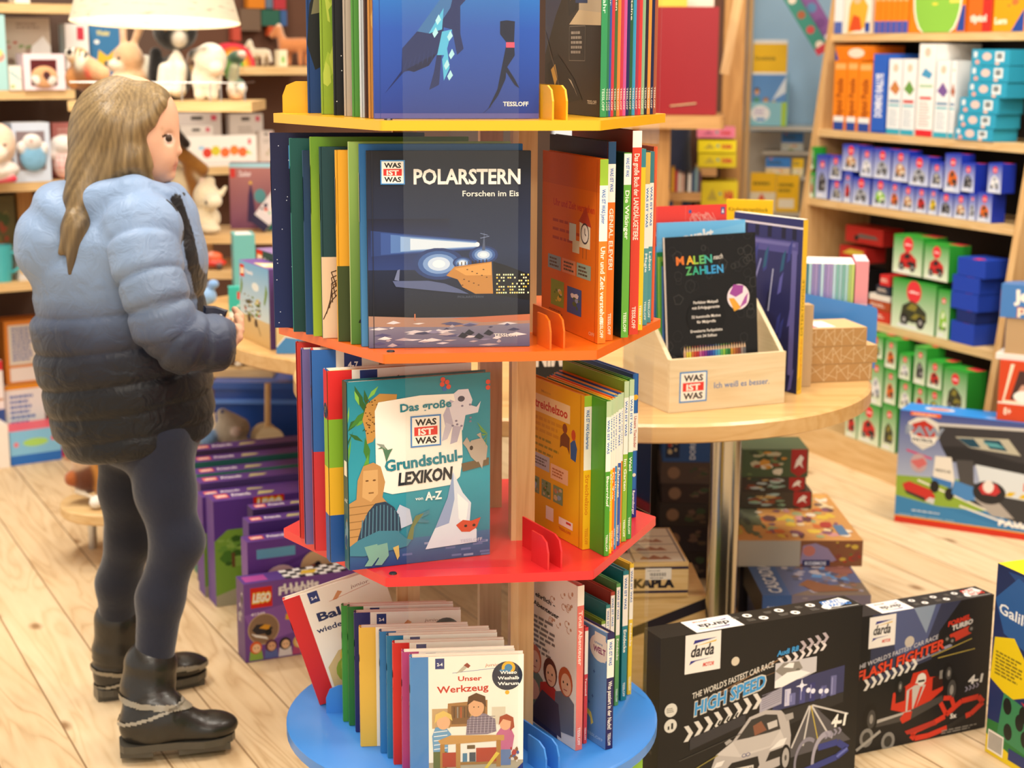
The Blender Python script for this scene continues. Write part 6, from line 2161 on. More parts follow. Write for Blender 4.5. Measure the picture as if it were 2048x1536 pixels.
def art_malen(F):
 F.rect(0, 0, 1, 1, '#141415')
 r = random.Random(11)
 # crackle of irregular cells
 for k in range(95):
  x, y = r.random(), r.random()
  if abs(x - .43) < .23 and abs(y - .44) < .2:
   continue
  rad = r.uniform(.025, .06)
  m = r.randint(5, 7)
  a0 = r.random() * 6
  pts = [(min(.99, max(.01, x + rad * math.cos(a0 + 6.283 * j / m) * r.uniform(.8, 1.1))), min(.99, max(.01, y + rad * .72 * math.sin(a0 + 6.283 * j / m) * r.uniform(.8, 1.1)))) for j in range(m + 1)]
  pts[-1] = pts[0]
  F.line(pts, .004, r.choice(('#3c3c3c', '#4a4a48', '#2e2e2e')))
 for t, x, c in (('M', .115, '#e07a34'), ('A', .225, '#e8b03c'), ('L', .305, '#9cc84c'), ('E', .37, '#6cbc6c'), ('N', .425, '#48b09c')):
  F.text(t, x, .815, .055, c, .028, wid=.085 if t not in 'LE' else .055, rot=.05)
 F.text('nach', .525, .835, .035, '#f0ede6', .0, wid=.10, shear=.2, rot=.08)
 for t, x, c in (('Z', .215, '#5cb46c'), ('A', .29, '#3cb08c'), ('H', .37, '#34a8b0'), ('L', .445, '#3a9cd0'), ('E', .50, '#3a9cd8'), ('N', .56, '#48a4e0')):
  F.text(t, x, .745, .055, c, .028, wid=.072 if t not in 'LE' else .05, rot=.05)
 F.ell(.425, .46, .215, .20, '#0e0e0f', 30)
 for y, t in ((.55, 'Perfekter Malspaß'), (.515, 'mit Erfolgsgarantie'), (.455, '32 kunstvolle Motive'), (.42, 'für Malprofis'), (.36, 'Erweiterte Farbpalette'), (.325, 'mit 24 Stiften')):
  F.text(t, .425, y, .019, '#f2efe8', .012, 'c', wid=.016 * len(t))
 F.ell(.79, .575, .125, .125, '#ecdfe6', 26)
 F.poly([(.69, .60), (.74, .66), (.85, .65), (.84, .60), (.76, .575)], '#9c4a9c')
 F.poly([(.68, .57), (.74, .57), (.82, .50), (.74, .48)], '#e0a43c')
 F.poly([(.80, .50), (.88, .53), (.90, .6), (.86, .57)], '#a858a4')
 cs = ['#e0b088', '#e8d44c', '#e8e04c', '#e07a3c', '#d8503c', '#c83c3c', '#d0689c', '#b03c8c', '#8a3c94', '#503c9c', '#3c4cac', '#3c6cc0', '#4c9cd0', '#58b4c0', '#6cc06c', '#9ccc4c', '#4c9c4c', '#2c7c3c', '#d8a03c', '#c8783c', '#a85c34', '#8c4c3c', '#9c8c84', '#6c6c6c']
 for k, c in enumerate(cs):
  x = .165 + k * .029
  F.rect(x, .175, x + .024, .235, c)
  F.poly([(x, .235), (x + .024, .235), (x + .012, .275)], '#e0c09c')
  F.poly([(x + .008, .26), (x + .016, .26), (x + .012, .275)], c)
 F.text('In dieser Reihe sind unter anderem auch erschienen:', .22, .115, .014, '#dcd9d2', .008, wid=.56)
 for x, c, d_ in ((.27, '#3c5c4c', '#c8503c'), (.43, '#6c2c3c', '#d8b04c'), (.60, '#7aa8a4', '#c84c5c')):
  F.rect(x, .02, x + .14, .075, c)
  F.blot(x + .02, .03, x + .12, .07, [d_, '#e8d8c0'], 6, 3, .6)
def in_crate(x, y, W, H, T, cov, lab, lean=0, roll=0, art=None, spine=None, yaw=0, nm='activity_book'):
 M = CM @ Matrix.Translation((x, y, ZC)) @ Matrix.Rotation(math.radians(yaw), 4, 'Z') @ Matrix.Rotation(math.radians(lean), 4, 'X') @ Matrix.Rotation(math.radians(roll), 4, 'Y')
 return book(nm, M, W, H, T, cov, lab, spine=spine, front_art=art, group='activity books in the plywood crate', bt=.0008)
in_crate(.012, .021, .200, .292, .010, '#141415', 'black paint by numbers book in front of the plywood crate', lean=-5, roll=-1.0, art=art_malen, spine='#d8d4cc')
def art_punkt(F):
 F.rect(0, 0, 1, 1, '#5cb0ea', '#6fbdf0')
 F.rect(0, .0, 1, .72, '#8cc83c')
 F.poly([(.35, .72), (.6, .8), (1, .75), (1, .6), (.4, .6)], '#e9f2f6')
 F.poly([(0, .84), (.3, .86), (1, .93), (1, .98), (0, .88)], '#7cc4f2')
 F.text('punkt', .30, .87, .065, '#f6f8fa', .04, wid=.34, rot=.12)
 F.blot(.1, .1, .9, .6, ['#3c8c3c', '#e0c84c', '#c84c3c', '#f0ede0'], 12, 3, .5)
def art_mitmach(F):
 F.rect(0, 0, 1, .78, '#4fa4e4')
 F.poly([(0, .78), (.3, .75), (.65, .76), (1, .81), (1, 1), (0, 1)], '#e2403a')
 F.line([(.44, .775), (.44, 1)], .006, '#e86a60')
 r = random.Random(5)
 pts = []
 for k in range(70):
  pts.append((.7 + .21 * math.sin(k * .9) * math.cos(k * .33), .885 + .075 * math.cos(k * 1.27)))
 F.line(pts, .005, '#f0a498')
 F.ell(.50, .965, .022, .022, '#3c5c9c', 12)
 F.rect(.92, .945, .97, .985, '#2c4c8c')
 F.poly([(.93, .952), (.945, .98), (.96, .952)], '#f0ede6')
 F.text('junior', .0, .835, .035, '#e8b8c8', .03, wid=.24)
 F.text('Mitmach-Heft', .46, .70, .05, '#f4f6f8', .03, wid=.46, rot=.03)
 F.blot(.1, .05, .9, .6, ['#e8c84c', '#58b04c', '#e87a3c', '#f2efe4'], 14, 8, .5)
in_crate(-.02 + .035, .074, .195, .315, .006, '#5cb0ea', 'light blue puzzle book with white word standing behind the black one', lean=-3, art=art_punkt)
in_crate(.011, .094, .165, .345, .006, '#e2403a', 'red and blue activity pad with a tangled line, behind the blue book', lean=-2, roll=0, art=art_mitmach)
for k, (c, lab) in enumerate((('#3f6cae', 'blue'), ('#4c9c3c', 'green'), ('#8cc04c', 'light green'), ('#2f8f5c', 'dark green'))):
 in_crate(.010, .040 + k * .008, .17, .235 + .008 * k, .005, c, lab + ' thin activity pad at the left inside the plywood crate', lean=-4, spine=c)
# ---- tall detective book, its back pad and the yellow pad behind
def art_det(F):
 F.rect(0, 0, 1, 1, '#23264e', '#2c3068')
 F.line([(0, .955), (1, .95)], .02, '#d8d6e4')
 F.rect(.06, .80, .94, .87, '#504f92')
 F.rect(.1, .84, .9, .86, '#6a69a8')
 for x in (.15, .32, .5, .7, .85):
  F.rect(x, .88, x + .06, .945, '#191b38')
 r = random.Random(9)
 for k in range(26):
  x, y = r.random() * .9, r.random() * .75
  F.poly([(x, y), (x + .05, y + .02), (x + .08, y + .14), (x + .03, y + .1)], r.choice(('#38408a', '#1c2044', '#4a4c94', '#2a5a7c', '#5c5ca8')))
 F.line([(.3, .55), (.42, .75)], .02, '#8c90c8')
 F.line([(.55, .45), (.6, .70)], .012, '#c4c8e8')
 F.rect(.86, .1, .93, .82, '#6462a4')
def det_spine(F):
 F.rect(0, 0, 1, 1, '#e6bc34')
 F.text('DETEKTIVSPIELE', .25, .66, .55 * F.w / F.h, '#6a5420', .0, rot=math.pi / 2, wid=.30 * F.h / F.w) if False else F.text('DETEKTIVSPIELE', .75, .34, .5 * F.w / F.h, '#6a5420', .0, rot=math.pi / 2, wid=.32 * F.h / F.w)
 F.text('riesengroße Buch der', .75, .10, .4 * F.w / F.h, '#c8502c', .0, rot=math.pi / 2, wid=.22 * F.h / F.w)
 for k in range(6):
  F.line([(.1, .02 + k * .012), (.8, .03 + k * .014)], .08, '#54441c')
a1 = Vector((.580, 3.180, TZ))
dv = Vector((.58, -.81, 0)).normalized()
W_ = .20
o0 = a1 - dv * W_
n0 = Vector((0, 0, 1)).cross(dv)
mb = MB()
mb.box(0, 0, 0, W_, .013, .355, C('#23264e'))
art_det(Face(mb, (0, 0, 0), (1, 0, 0), (0, 0, 1), W_, .355))
det_spine(Face(mb, (W_, 0, 0), (0, 1, 0), (0, 0, 1), .013, .355))
o = mb.build('picture_book', ('print',), M=frame(o0 + Vector((0, 0, .0006)), dv))
tag(o, 'tall dark blue detective game book with a yellow spine beside the crate', 'book')
pb = MB()
pb.box(.001, .0012, .3552, W_ - .001, .0118, .3558, C('#f1ece0'))
pb.build('page_block', ('matte',), o)
carton('learning_pad', (.455, 3.405, TZ), dirv(-14), .098, .012, .375, '#f0c01c', 'tall yellow kindergarten pad behind the detective book on the table', 'book', front=lambda F: F.text('Kindergartenblock', .05, .935, .025, '#6a5a18', .01, wid=.85))
nq = on_z(1066, 802, TZ)
carton('game_box', (nq.x, nq.y, TZ), dirv(10), .118, .05, .17, '#232323', 'black game box with big white letters behind the tower on the table', front=lambda F: (F.text('NIMBUS', .04, .42, .26, '#eceae4', .05, wid=.92), F.text('SPIEL', .62, .24, .09, '#dcd9d2', .03, wid=.3)))
# ---- kraft boxes
KD = dirv(13)
kp = Vector((.592, 3.287, TZ))
def kraft_front(F):
 r = random.Random(F.w * 1000)
 F.line([(0, .02), (1, .02)], .004, '#a8875c')
 x = .05
 k = 0
 while x < .97:
  F.line([(x, .04), (x, .96)], .006, '#d9c29c')
  nx = x + r.uniform(.10, .17)
  F.line([(x, .95 if k % 2 else .08), (min(nx, .98), .08 if k % 2 else .95)], .006, '#d9c29c')
  F.line([(x, .5), (min(nx, .98), .9 if k % 2 else .2)], .006, '#d9c29c')
  x = nx
  k += 1
def kraft_top(F):
 F.rect(.0, .15, .62, .8, '#f1ede8')
 F.poly([(.3, .15), (.38, .15), (.3, .8), (.22, .8)], '#c83a6c')
 F.ell(.45, .4, .05, .035, '#5a7ab8', 12)
 F.rect(.05, .4, .14, .6, '#6a5c58')
zz = TZ
for (dx, w_, h_, lab, tp) in ((.0, .178, .0375, 'bottom of the three patterned kraft cartons on the table', None), (.012, .176, .0375, 'middle of the three patterned kraft cartons, pushed to the right', None), (-.004, .166, .0385, 'topmost patterned kraft carton carrying a white label', kraft_top)):
 q = kp + KD * dx
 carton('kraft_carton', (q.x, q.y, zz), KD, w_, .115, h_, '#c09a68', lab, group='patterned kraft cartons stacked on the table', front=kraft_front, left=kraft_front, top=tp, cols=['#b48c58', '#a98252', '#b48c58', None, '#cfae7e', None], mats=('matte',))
 zz += h_ + .0006
q = Vector((.555, 3.235, 0)) + KD * 0
carton('kraft_block', (.601, 3.252, TZ), dirv(13), .022, .03, .172, '#c4a57c', 'slim beige upright carton between the crate and the kraft cartons', mats=('matte',))
# ---- blue holder with a row of thin booklets
hp = Vector((.632, 3.478, TZ + .0006))
HU = dirv(-8)
hold = tag(empty('booklet_holder', M=frame(hp, HU)), 'blue booklet holder with a rounded side behind the kraft cartons', 'holder')
mb = MB()
M = Matrix(((1, 0, 0, 0), (0, 0, 1, 0), (0, 1, 0, 0), (0, 0, 0, 1)))
mb.prism(rounded([(0, 0), (.17, 0), (.17, .135), (0, .165)], .008, 3)[::-1], 0, .003, C('#3f86d4'))
mb.build('side_panel', ('paint',), hold, M)
mb = MB()
mb.box(0, .003, 0, .17, .15, .003, C('#3f86d4'))
mb.build('floor_panel', ('paint',), hold)
mb = MB()
mb.box(0, .147, .003, .17, .150, .12, C('#3f86d4'))
mb.build('back_panel', ('paint',), hold)
HM = frame(hp, HU)
bc = ['#3a7a8c', '#a8d0dc', '#8c84bc', '#9c90c4', '#7c84bc', '#b4d4e4', '#8c84bc', '#a090c8', '#9890c0', '#b0d0e0', '#7cb4b0', '#98c0c8', '#78b0a8', '#a0c8cc', '#a0c078', '#b8cc74']
for k, c in enumerate(bc):
 mb = MB()
 w_ = .0066
 mb.box(0, 0, 0, w_ - .0006, .12, .225, C('#f6f3ec'))
 F = Face(mb, (0, 0, 0), (1, 0, 0), (0, 0, 1), w_ - .0006, .225)
 lo = '#2c3c7c' if k % 3 else '#2f7cc0'
 F.rect(0, 0, 1, .36, lo)
 F.rect(0, .36, 1, .52, '#e0a850')
 F.poly([(0, .52), (1, .52), (1, 1), (0, 1)], c)
 F.poly([(0, .52), (.5, .56), (1, .52), (1, .65), (0, .65)], c)
 F.text('Rechnen', .8, .03, .5 * F.w / F.h, '#dfe8f4', .02, rot=math.pi / 2, wid=.2 * F.h / F.w)
 o = mb.build('exercise_booklet', ('print',), M=HM @ Matrix.Translation((.012 + k * w_, .012, .0036)))
 tag(o, 'thin exercise booklet with an ochre band in the blue holder', 'booklet', 'exercise booklets in the blue holder')
mb = MB()
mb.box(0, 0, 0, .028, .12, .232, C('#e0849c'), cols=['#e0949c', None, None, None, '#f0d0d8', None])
F = Face(mb, (0, 0, 0), (1, 0, 0), (0, 0, 1), .028, .232)
F.rect(0, 0, 1, .6, '#e8b8bc')
o = mb.build('card_box', ('print',), M=HM @ Matrix.Translation((.012 + 16 * .0066 + .002, .012, .0036)))
tag(o, 'pink speckled card box at the right end of the booklet row', 'box')
# ---------------------------------------------------------------- under the table
# block sets in wooden chests
mb = MB()
mb.box(0, 0, 0, .27, .22, .2025, C('#ccc'))
o = mb.build('block_chest', ('kapla_x',), M=frame((.135, 3.125, .0006), dirv(2)))
tag(o, 'large wooden block chest with a diagonal dark stripe on the floor', 'chest')
mb = MB()
F = Face(mb, (0, -.0003, 0), (1, 0, 0), (0, 0, 1), .27, .2025)
F.poly([(.05, .36), (.05, .46), (.995, .98), (.995, .86)], '#23202c')
mb.build('printed_stripe', ('print',), o)
mb = MB()
mb.box(0, 0, 0, .235, .24, .074, C('#ccc'))
o = mb.build('block_box', ('kapla_x',), M=frame((.130, 3.112, .2046), dirv(4)))
tag(o, 'flat wooden block box with dark lines and price sticker on the chest', 'box')
mb = MB()
F = Face(mb, (0, -.0003, 0), (1, 0, 0), (0, 0, 1), .235, .074)
F.rect(0, .80, 1, .875, '#332a44')
F.rect(0, .11, 1, .185, '#332a44')
F.text('KAPLA', .52, .28, .24, '#23202a', .06, wid=.36)
F.rect(.62, .50, .85, .83, '#efeae0')
for k in range(12):
 F.rect(.66 + k * .012, .60, .664 + k * .012 + .003 * (k % 2), .70, '#333')
F.lines(.66, .53, .83, .57, 1, '#555', 2)
F.lines(.64, .74, .8, .78, 1, '#777', 2)
F = Face(mb, (0, 0, .0742), (1, 0, 0), (0, 1, 0), .235, .24)
F.rect(.03, .02, .985, .98, '#e6e0d2')
for x in (.03, .52, .96):
 F.rect(x, .02, x + .012, .98, '#332a44')
for y in (.26, .50, .74):
 F.rect(.03, y, .97, y + .012, '#332a44')
F.rect(.04, .28, .51, .5, '#3a2c30')
for x, y in ((.72, .13), (.72, .38), (.72, .62), (.25, .62)):
 F.poly([(x - .14, y - .05), (x - .1, y + .04), (x - .05, y + .0), (x, y + .07), (x + .06, y), (x + .1, y + .05), (x + .15, y - .05)], '#a8745c')
F.text('KAPLA', .1, .1, .05, '#332a44', .05, wid=.32)
mb.build('printed_lid', ('print',), o)
# board games
def art_casc_top(F):
 F.rect(0, 0, 1, 1, '#5c668c')
 F.rect(0, 0, .26, 1, '#41639c')
 F.poly([(.26, 0), (1, 0), (1, .35), (.6, .25)], '#7a6a5c')
 F.poly([(.55, .5), (.7, .85), (.85, .7), (.9, .4)], '#5f92c8')
 F.blot(.28, .05, .98, .95, ['#7c7c94', '#5a5c74', '#a8a4b4', '#8c7464', '#6c5c58', '#b8b0b4', '#48506c', '#946c5c'], 60, 6, .22)
 F.poly([(.72, .7), (.8, .98), (.98, .96), (.98, .6), (.85, .55)], '#8c5c54')
 F.blot(.66, .75, .98, .98, ['#a0604c', '#6c4c48', '#b8847c'], 18, 5, .4)
 F.poly([(.4, .3), (.5, .42), (.62, .3), (.95, .12), (.5, .08)], '#8a5c3c')
 F.text('CASCADIA', .20, .06, .12, '#e2e8f0', .02, rot=math.pi / 2, wid=.84)
 F.ell(.36, .9, .03, .05, '#c83c3c')
 F.ell(.44, .91, .05, .04, '#d8883c')
cq = (.553, 3.318)
carton('board_game', (.56, 3.312, 0), dirv(1), .262, .25, .078, '#28406e', 'dark blue game box at the very bottom of the game pile', group='board games piled under the table', front=lambda F: (F.rect(.88, 0, 1, 1, '#1c2848'), F.text('KOSMOS', .96, .1, .06, '#e8ecf0', .02, rot=math.pi / 2, wid=.2), F.blot(.3, .1, .86, .9, ['#5a7ab0', '#8c6c5c', '#c8b8a0'], 12, 3, .4)))
carton('board_game', (.55, 3.318, .0786), dirv(1), .238, .25, .062, '#3a5c96', 'blue mountain landscape game box with its name along the left', group='board games piled under the table', top=art_casc_top, cols=['#3f5f98', '#16181f', None, None, None, None], front=lambda F: (F.rect(.27, 0, 1, 1, '#7c7484'), F.blot(.3, .05, .98, .95, ['#6c6478', '#a49c9c', '#8c6c5c', '#4c5878'], 22, 4, .35), F.text('CASCADIA', .04, .3, .3, '#cfd9e8', .01, wid=.2)))
carton('board_game', (.54, 3.60, 0), dirv(1), .25, .28, .1406, '#2c2a34', 'dark game box supporting the orange cartoon game', group='board games piled under the table')
def art_orange_top(F):
 F.rect(0, 0, 1, 1, '#d9a05c')
 F.poly([(0, .3), (0, 1), (.35, 1), (.25, .3)], '#5f6450')
 F.blot(.25, .02, .99, .98, ['#e8b464', '#d8743c', '#f0d8a8', '#b8443c', '#8c5c74', '#e8c84c', '#a8b484', '#d89c9c', '#6c4c4c', '#f4e8d0'], 90, 5, .22)
 F.blot(.0, .02, .3, .98, ['#6c7458', '#4c5044', '#8c8c6c'], 20, 7, .4)
 F.text('VERFLIXXT', .07, .1, .08, '#d8d464', .02, rot=math.pi / 2, wid=.6)
 F.rect(.84, .1, .92, .3, '#5c84ac')
carton('board_game', (.522, 3.515, .1416), dirv(1), .288, .40, .062, '#b8a88c', 'orange cartoon game box lying on the blue landscape game', group='board games piled under the table', top=art_orange_top, front=lambda F: (F.rect(0, 0, .5, 1, '#b4ac9c'), F.rect(.5, 0, 1, 1, '#8a5a3c'), F.poly([(.5, .1), (.52, .8), (.62, .9), (.72, .7), (.8, .2)], '#9c8cac'), F.ell(.57, .6, .05, .045, '#c87c6c'), F.blot(.76, .0, 1, 1, ['#b83c2c', '#d8b84c', '#8c4c3c', '#5c7c3c'], 16, 4, .4), F.rect(.52, .02, .74, .25, '#2c3464'), F.text('KOSMOS', .54, .06, .13, '#e8e8f0', .03, wid=.17)))
def pegasus(c1, seed, pal):
 def art(F):
  F.rect(0, 0, 1, 1, c1)
  F.blot(.02, .02, .72, .98, pal, 24, seed, .4)
  F.poly([(.74, .2), (.74, 1), (.98, 1), (.98, .2), (.86, .0)], '#a8302c')
  F.poly([(.79, .3), (.82, .6), (.88, .8), (.93, .7), (.9, .5), (.93, .3), (.87, .45)], '#f0ece4')
 return art
zz = .2056
for w_, h_, c1, lab, sd, pal in ((.175, .042, '#4c4438', 'lowest of three slim game boxes with red crests, poking out to the right', 3, ['#8cb08c', '#c8a868', '#3c4838', '#a8c4c0', '#8c4c34']), (.158, .036, '#453c34', 'middle one of three slim game boxes with red crests', 4, ['#8cb0a0', '#c8a868', '#3c4838', '#b8c8c8', '#8c4c34']), (.162, .07, '#4c5c40', 'thick green game box with a wolf like beast and red crest', 5, ['#c8903c', '#6c7c4c', '#b8b494', '#8c4430', '#3c4834', '#d8d4c0'])):
 carton('board_game', (.563, 3.775, zz), dirv(1), w_, .13, h_, c1, lab, group='board games piled under the table', front=pegasus(c1, sd, pal))
 zz += h_ + .0006
zz = 0
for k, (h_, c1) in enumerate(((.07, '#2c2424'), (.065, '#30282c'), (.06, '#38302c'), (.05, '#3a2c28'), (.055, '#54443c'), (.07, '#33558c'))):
 def fa(F, k=k):
  if k == 5:
   F.rect(.05, .15, .32, .85, '#23304c')
   F.blot(.08, .2, .3, .8, ['#a83c34', '#c8b48c'], 6, 2, .5)
   F.text('DORF', .62, .1, .2, '#dfe6ee', .02, rot=math.pi / 2, wid=.35)
  else:
   F.ell(.25, .5, .12, .12, '#8c6c54')
   F.blot(.45, .1, .95, .9, ['#5c4c3c', '#3c4c34', '#6c5448'], 8, k, .5)
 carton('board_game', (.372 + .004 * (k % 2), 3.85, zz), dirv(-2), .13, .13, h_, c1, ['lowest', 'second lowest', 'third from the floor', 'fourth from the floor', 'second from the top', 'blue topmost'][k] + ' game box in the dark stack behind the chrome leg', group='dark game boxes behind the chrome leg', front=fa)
 zz += h_ + .0006
carton('dark_backing', (.02, 4.02, 0), dirv(-2), .42, .35, .52, '#1d1816', 'black cabinet shape added to keep the gap under the table dark', 'backing', front=lambda F: (F.rect(.48, .02, .485, .98, '#0e0c0b'), F.rect(.44, .5, .455, .58, '#6a6460'), F.rect(.51, .5, .525, .58, '#6a6460')), mats=('paint',))  # made-up cabinet: black stand-in for shade, hides the lit floor and wall behind
# ---------------------------------------------------------------- building brick boxes on the floor to the left
LD = dirv(25)
LNn = Vector((0, 0, 1)).cross(LD)
def brick_logo(F, x, y, s):
 k = F.w / F.h
 F.rect(x, y, x + s, y + s * k * .95, '#d8281e')
 F.text('LEGO', x + s * .5, y + s * k * .26, s * k * .42, '#f0c83c', .11, 'c', wid=s * .86, shear=.12)
 F.text('LEGO', x + s * .5, y + s * k * .28, s * k * .38, '#fbf8f0', .05, 'c', wid=s * .8, shear=.12)
def brick_top(F):
 F.rect(0, 0, 1, 1, '#5c3c8c')
 F.rect(.05, .3, .17, .8, '#d84838')
 F.text('LEGO', .06, .42, .25, '#f4f0e8', .05, wid=.1)
 F.text('Friends', .2, .4, .32, '#efe8f4', .03, wid=.17, shear=.1)
 F.poly([(.42, .3), (.46, .7), (.6, .6), (.55, .35)], '#c8c088')
def art_cart(F):
 F.rect(0, 0, 1, 1, '#6b4494', '#7c50a4')
 F.poly([(0, .6), (.6, .75), (1, .8), (1, .4), (.4, .3), (.1, .2)], '#8a5cb0')
 brick_logo(F, .055, .68, .185)
 F.text('Friends', .29, .80, .105, '#6a3a8c', .10, wid=.36, rot=.08, shear=.1)
 F.text('Friends', .295, .805, .10, '#f8f4fa', .045, wid=.35, rot=.08, shear=.1)
 F.text('41349', .055, .585, .035, '#ece4f2', .03, wid=.12)
 F.ell(.16, .40, .135, .135, '#b89c7c', 26)
 F.ell(.16, .40, .125, .125, '#8c7058', 26)
 F.poly([(.06, .40), (.10, .47), (.18, .46), (.24, .40), (.2, .34), (.1, .34)], '#2c2830')
 F.poly([(.12, .42), (.17, .46), (.22, .44), (.2, .38)], '#d89c2c')
 F.poly([(.05, .36), (.18, .30), (.2, .26), (.09, .31)], '#e8e6e4')
 F.ell(.2, .35, .03, .03, '#1c1a1e', 10)
 for k in range(5):
  F.rect(.34 + k * .05, .88, .36 + k * .05, .94, '#fff')
 F.line([(.35, .52), (.6, .44), (.68, .41)], .05, '#e2ac2c')
 F.poly([(.5, .40), (.54, .60), (.66, .62), (.7, .5), (.68, .26), (.55, .22)], '#c8c4d0')
 F.poly([(.54, .34), (.58, .52), (.64, .5), (.63, .3)], '#8c8894')
 F.rect(.66, .60, .84, .72, '#ece8e4')
 for k in range(3):
  F.rect(.68 + k * .05, .63, .705 + k * .05, .69, '#c83c34')
 F.poly([(.46, .62), (.5, .72), (.56, .70), (.53, .6)], '#e4dcdc')
 F.ell(.58, .70, .08, .06, '#d8c89c')
 F.ell(.8, .4, .07, .08, '#4c4450')
 # a row of plain toy figures
 for x, hc, sc, dc in ((.09, '#d8602c', '#f0c8a0', '#8cb04c'), (.22, '#5c3048', '#d8a884', '#5c6cb0'), (.34, '#2c2024', '#e8c09c', '#e0dce4'), (.46, '#e0b860', '#f0c8a4', '#b84c7c'), (.60, '#3c2420', '#a87454', '#58a0b0'), (.75, '#8c4c2c', '#e8bc98', '#c86c3c')):
  F.poly([(x - .06, .015), (x - .05, .13), (x + .05, .13), (x + .06, .015)], dc)
  F.ell(x, .175, .052, .055, hc, 14)
  F.ell(x + .005, .165, .036, .04, sc, 12)
  F.ell(x - .01, .17, .005, .006, '#2c1c18', 6)
  F.ell(x + .018, .17, .005, .006, '#2c1c18', 6)
def checker_top(F):
 F.rect(0, 0, 1, 1, '#5c3c8c')
 F.rect(.03, .2, .22, .8, '#b04c9c')
 for i in range(9):
  for j in range(4):
   F.rect(.36 + i * .06, j * .25, .42 + i * .06, j * .25 + .25, '#f4f2ee' if (i + j) % 2 else '#1c1c20')
 F.poly([(.5, .3), (.55, .7), (.68, .6), (.62, .25)], '#e0b83c')
LG = 'building brick boxes on the floor'
carton('brick_set_box', (-.574, 3.262, 0), LD, .262, .06, .178, '#6b4494', 'purple brick box with a go kart and chequered top, front of its group', group=LG, front=art_cart, top=checker_top, left=lambda F: (F.rect(0, 0, 1, 1, '#5c3c7c'), F.blot(.1, .3, .9, .95, ['#e8e4e0', '#2c2830', '#8c7c8c'], 12, 3, .4)))
def lego_at(px, py, off, w_, d_, col, lab, front=None, z0=0.0, left=None, top=brick_top, h=None):
 p0 = Vector((-.574, 3.262, 0)) + LNn * off
 q = on_plane(px, py, p0, LNn)
 return carton('brick_set_box', (q.x, q.y, z0), LD, w_, d_, (q.z - z0) if h is None else h, col, lab, group=LG, front=front, left=left, top=top)
def art_drone(F):
 F.rect(0, 0, 1, 1, '#7448a0', '#6a409a')
 F.poly([(0, .6), (1, .98), (1, 1), (0, .66)], '#5c3488')
 F.rect(.08, .83, .42, .92, '#6cb0d4')
 F.ell(.29, .58, .16, .16, '#e8c4c8', 22)
 F.ell(.62, .68, .16, .16, '#e8c090', 22)
 for x, y in ((.29, .58), (.62, .68)):
  F.poly([(x - .12, y), (x - .02, y + .05), (x + .12, y - .01), (x + .02, y - .05)], '#2c4c6c')
  F.poly([(x - .1, y + .01), (x - .02, y + .04), (x + .0, y)], '#c8643c')
  F.ell(x, y + .02, .03, .04, '#2c2430', 10)
 F.poly([(.8, .8), (.95, .95), (1, .7), (.85, .6)], '#2c2834')
 F.ell(.84, .78, .05, .05, '#3c8c98', 12)
lego_at(494, 1086, .085, .26, .05, '#7448a0', 'purple brick box with two round vehicle pictures behind the kart box', art_drone)
def art_purple(F):
 F.rect(0, 0, 1, 1, '#54358a', '#4c2f80')
 brick_logo(F, .32, .62, .22)
 F.poly([(.0, .3), (.4, .55), (1, .5), (1, 0), (0, 0)], '#7c3c5c')
lego_at(497, 1047, .16, .22, .05, '#54358a', 'small purple brick box with a red logo between the taller ones', art_purple)
lego_at(505, 1020, .225, .22, .045, '#3f2a5c', 'dark violet brick box leaning behind the small purple one')
def art_tree(F):
 F.rect(0, 0, 1, 1, '#5c3a92', '#5c3a92')
 F.poly([(0, 0), (0, .62), (.12, .72), (.3, .72), (.5, .8), (1, .8), (1, 0)], '#7aa43c')
 F.rect(.4, .55, 1, .85, '#7fb4d8')
 F.blot(.0, .35, .5, .74, ['#4c7c2c', '#6c9c3c', '#8cb450', '#3c6424'], 34, 3, .35)
 F.rect(.15, .36, .18, .5, '#6c4c2c')
 F.poly([(0, .0), (0, .1), (.6, .28), (.8, .2), (.5, .0)], '#a8a48c')
 F.rect(.36, .30, .78, .40, '#b82c2c')
 F.rect(.42, .40, .7, .48, '#d8dcd8')
 F.rect(.40, .33, .74, .36, '#e0b84c')
 brick_logo(F, .36, .78, .28)
 F.text('6+', .38, .65, .075, '#f2f4f2', .04, wid=.17)
 F.text('41703', .38, .60, .025, '#e4eaec', .02, wid=.16)
lego_at(426, 1004, .375, .27, .07, '#5c3a92', 'tall purple brick box with green tree and red camper, age 6 plus', art_tree)
lego_at(404, 996, .455, .27, .06, '#5c3a92', 'tall purple brick box half hidden behind the tree box', art_tree)
def art_teal(c1, c2):
 def art(F):
  F.rect(0, 0, 1, 1, c1)
  F.poly([(.2, .0), (.5, .9), (.7, .8), (.9, .2)], c2)
 return art
for k, (px, py, off, c1, lab) in enumerate(((400, 968, .53, '#55407c', 'violet topped brick box, first of the far row behind the tree boxes'), (393, 950, .61, '#3f8c74', 'green topped brick box in the far row'), (388, 926, .69, '#2f6c64', 'teal brick box with dark vehicle art in the far row'), (385, 903, .77, '#4c3858', 'dusky purple brick box, furthest of the far row'))):
 lego_at(px, py, off, .30, .06, c1, lab, art_teal(c1, '#2c3c6c'))
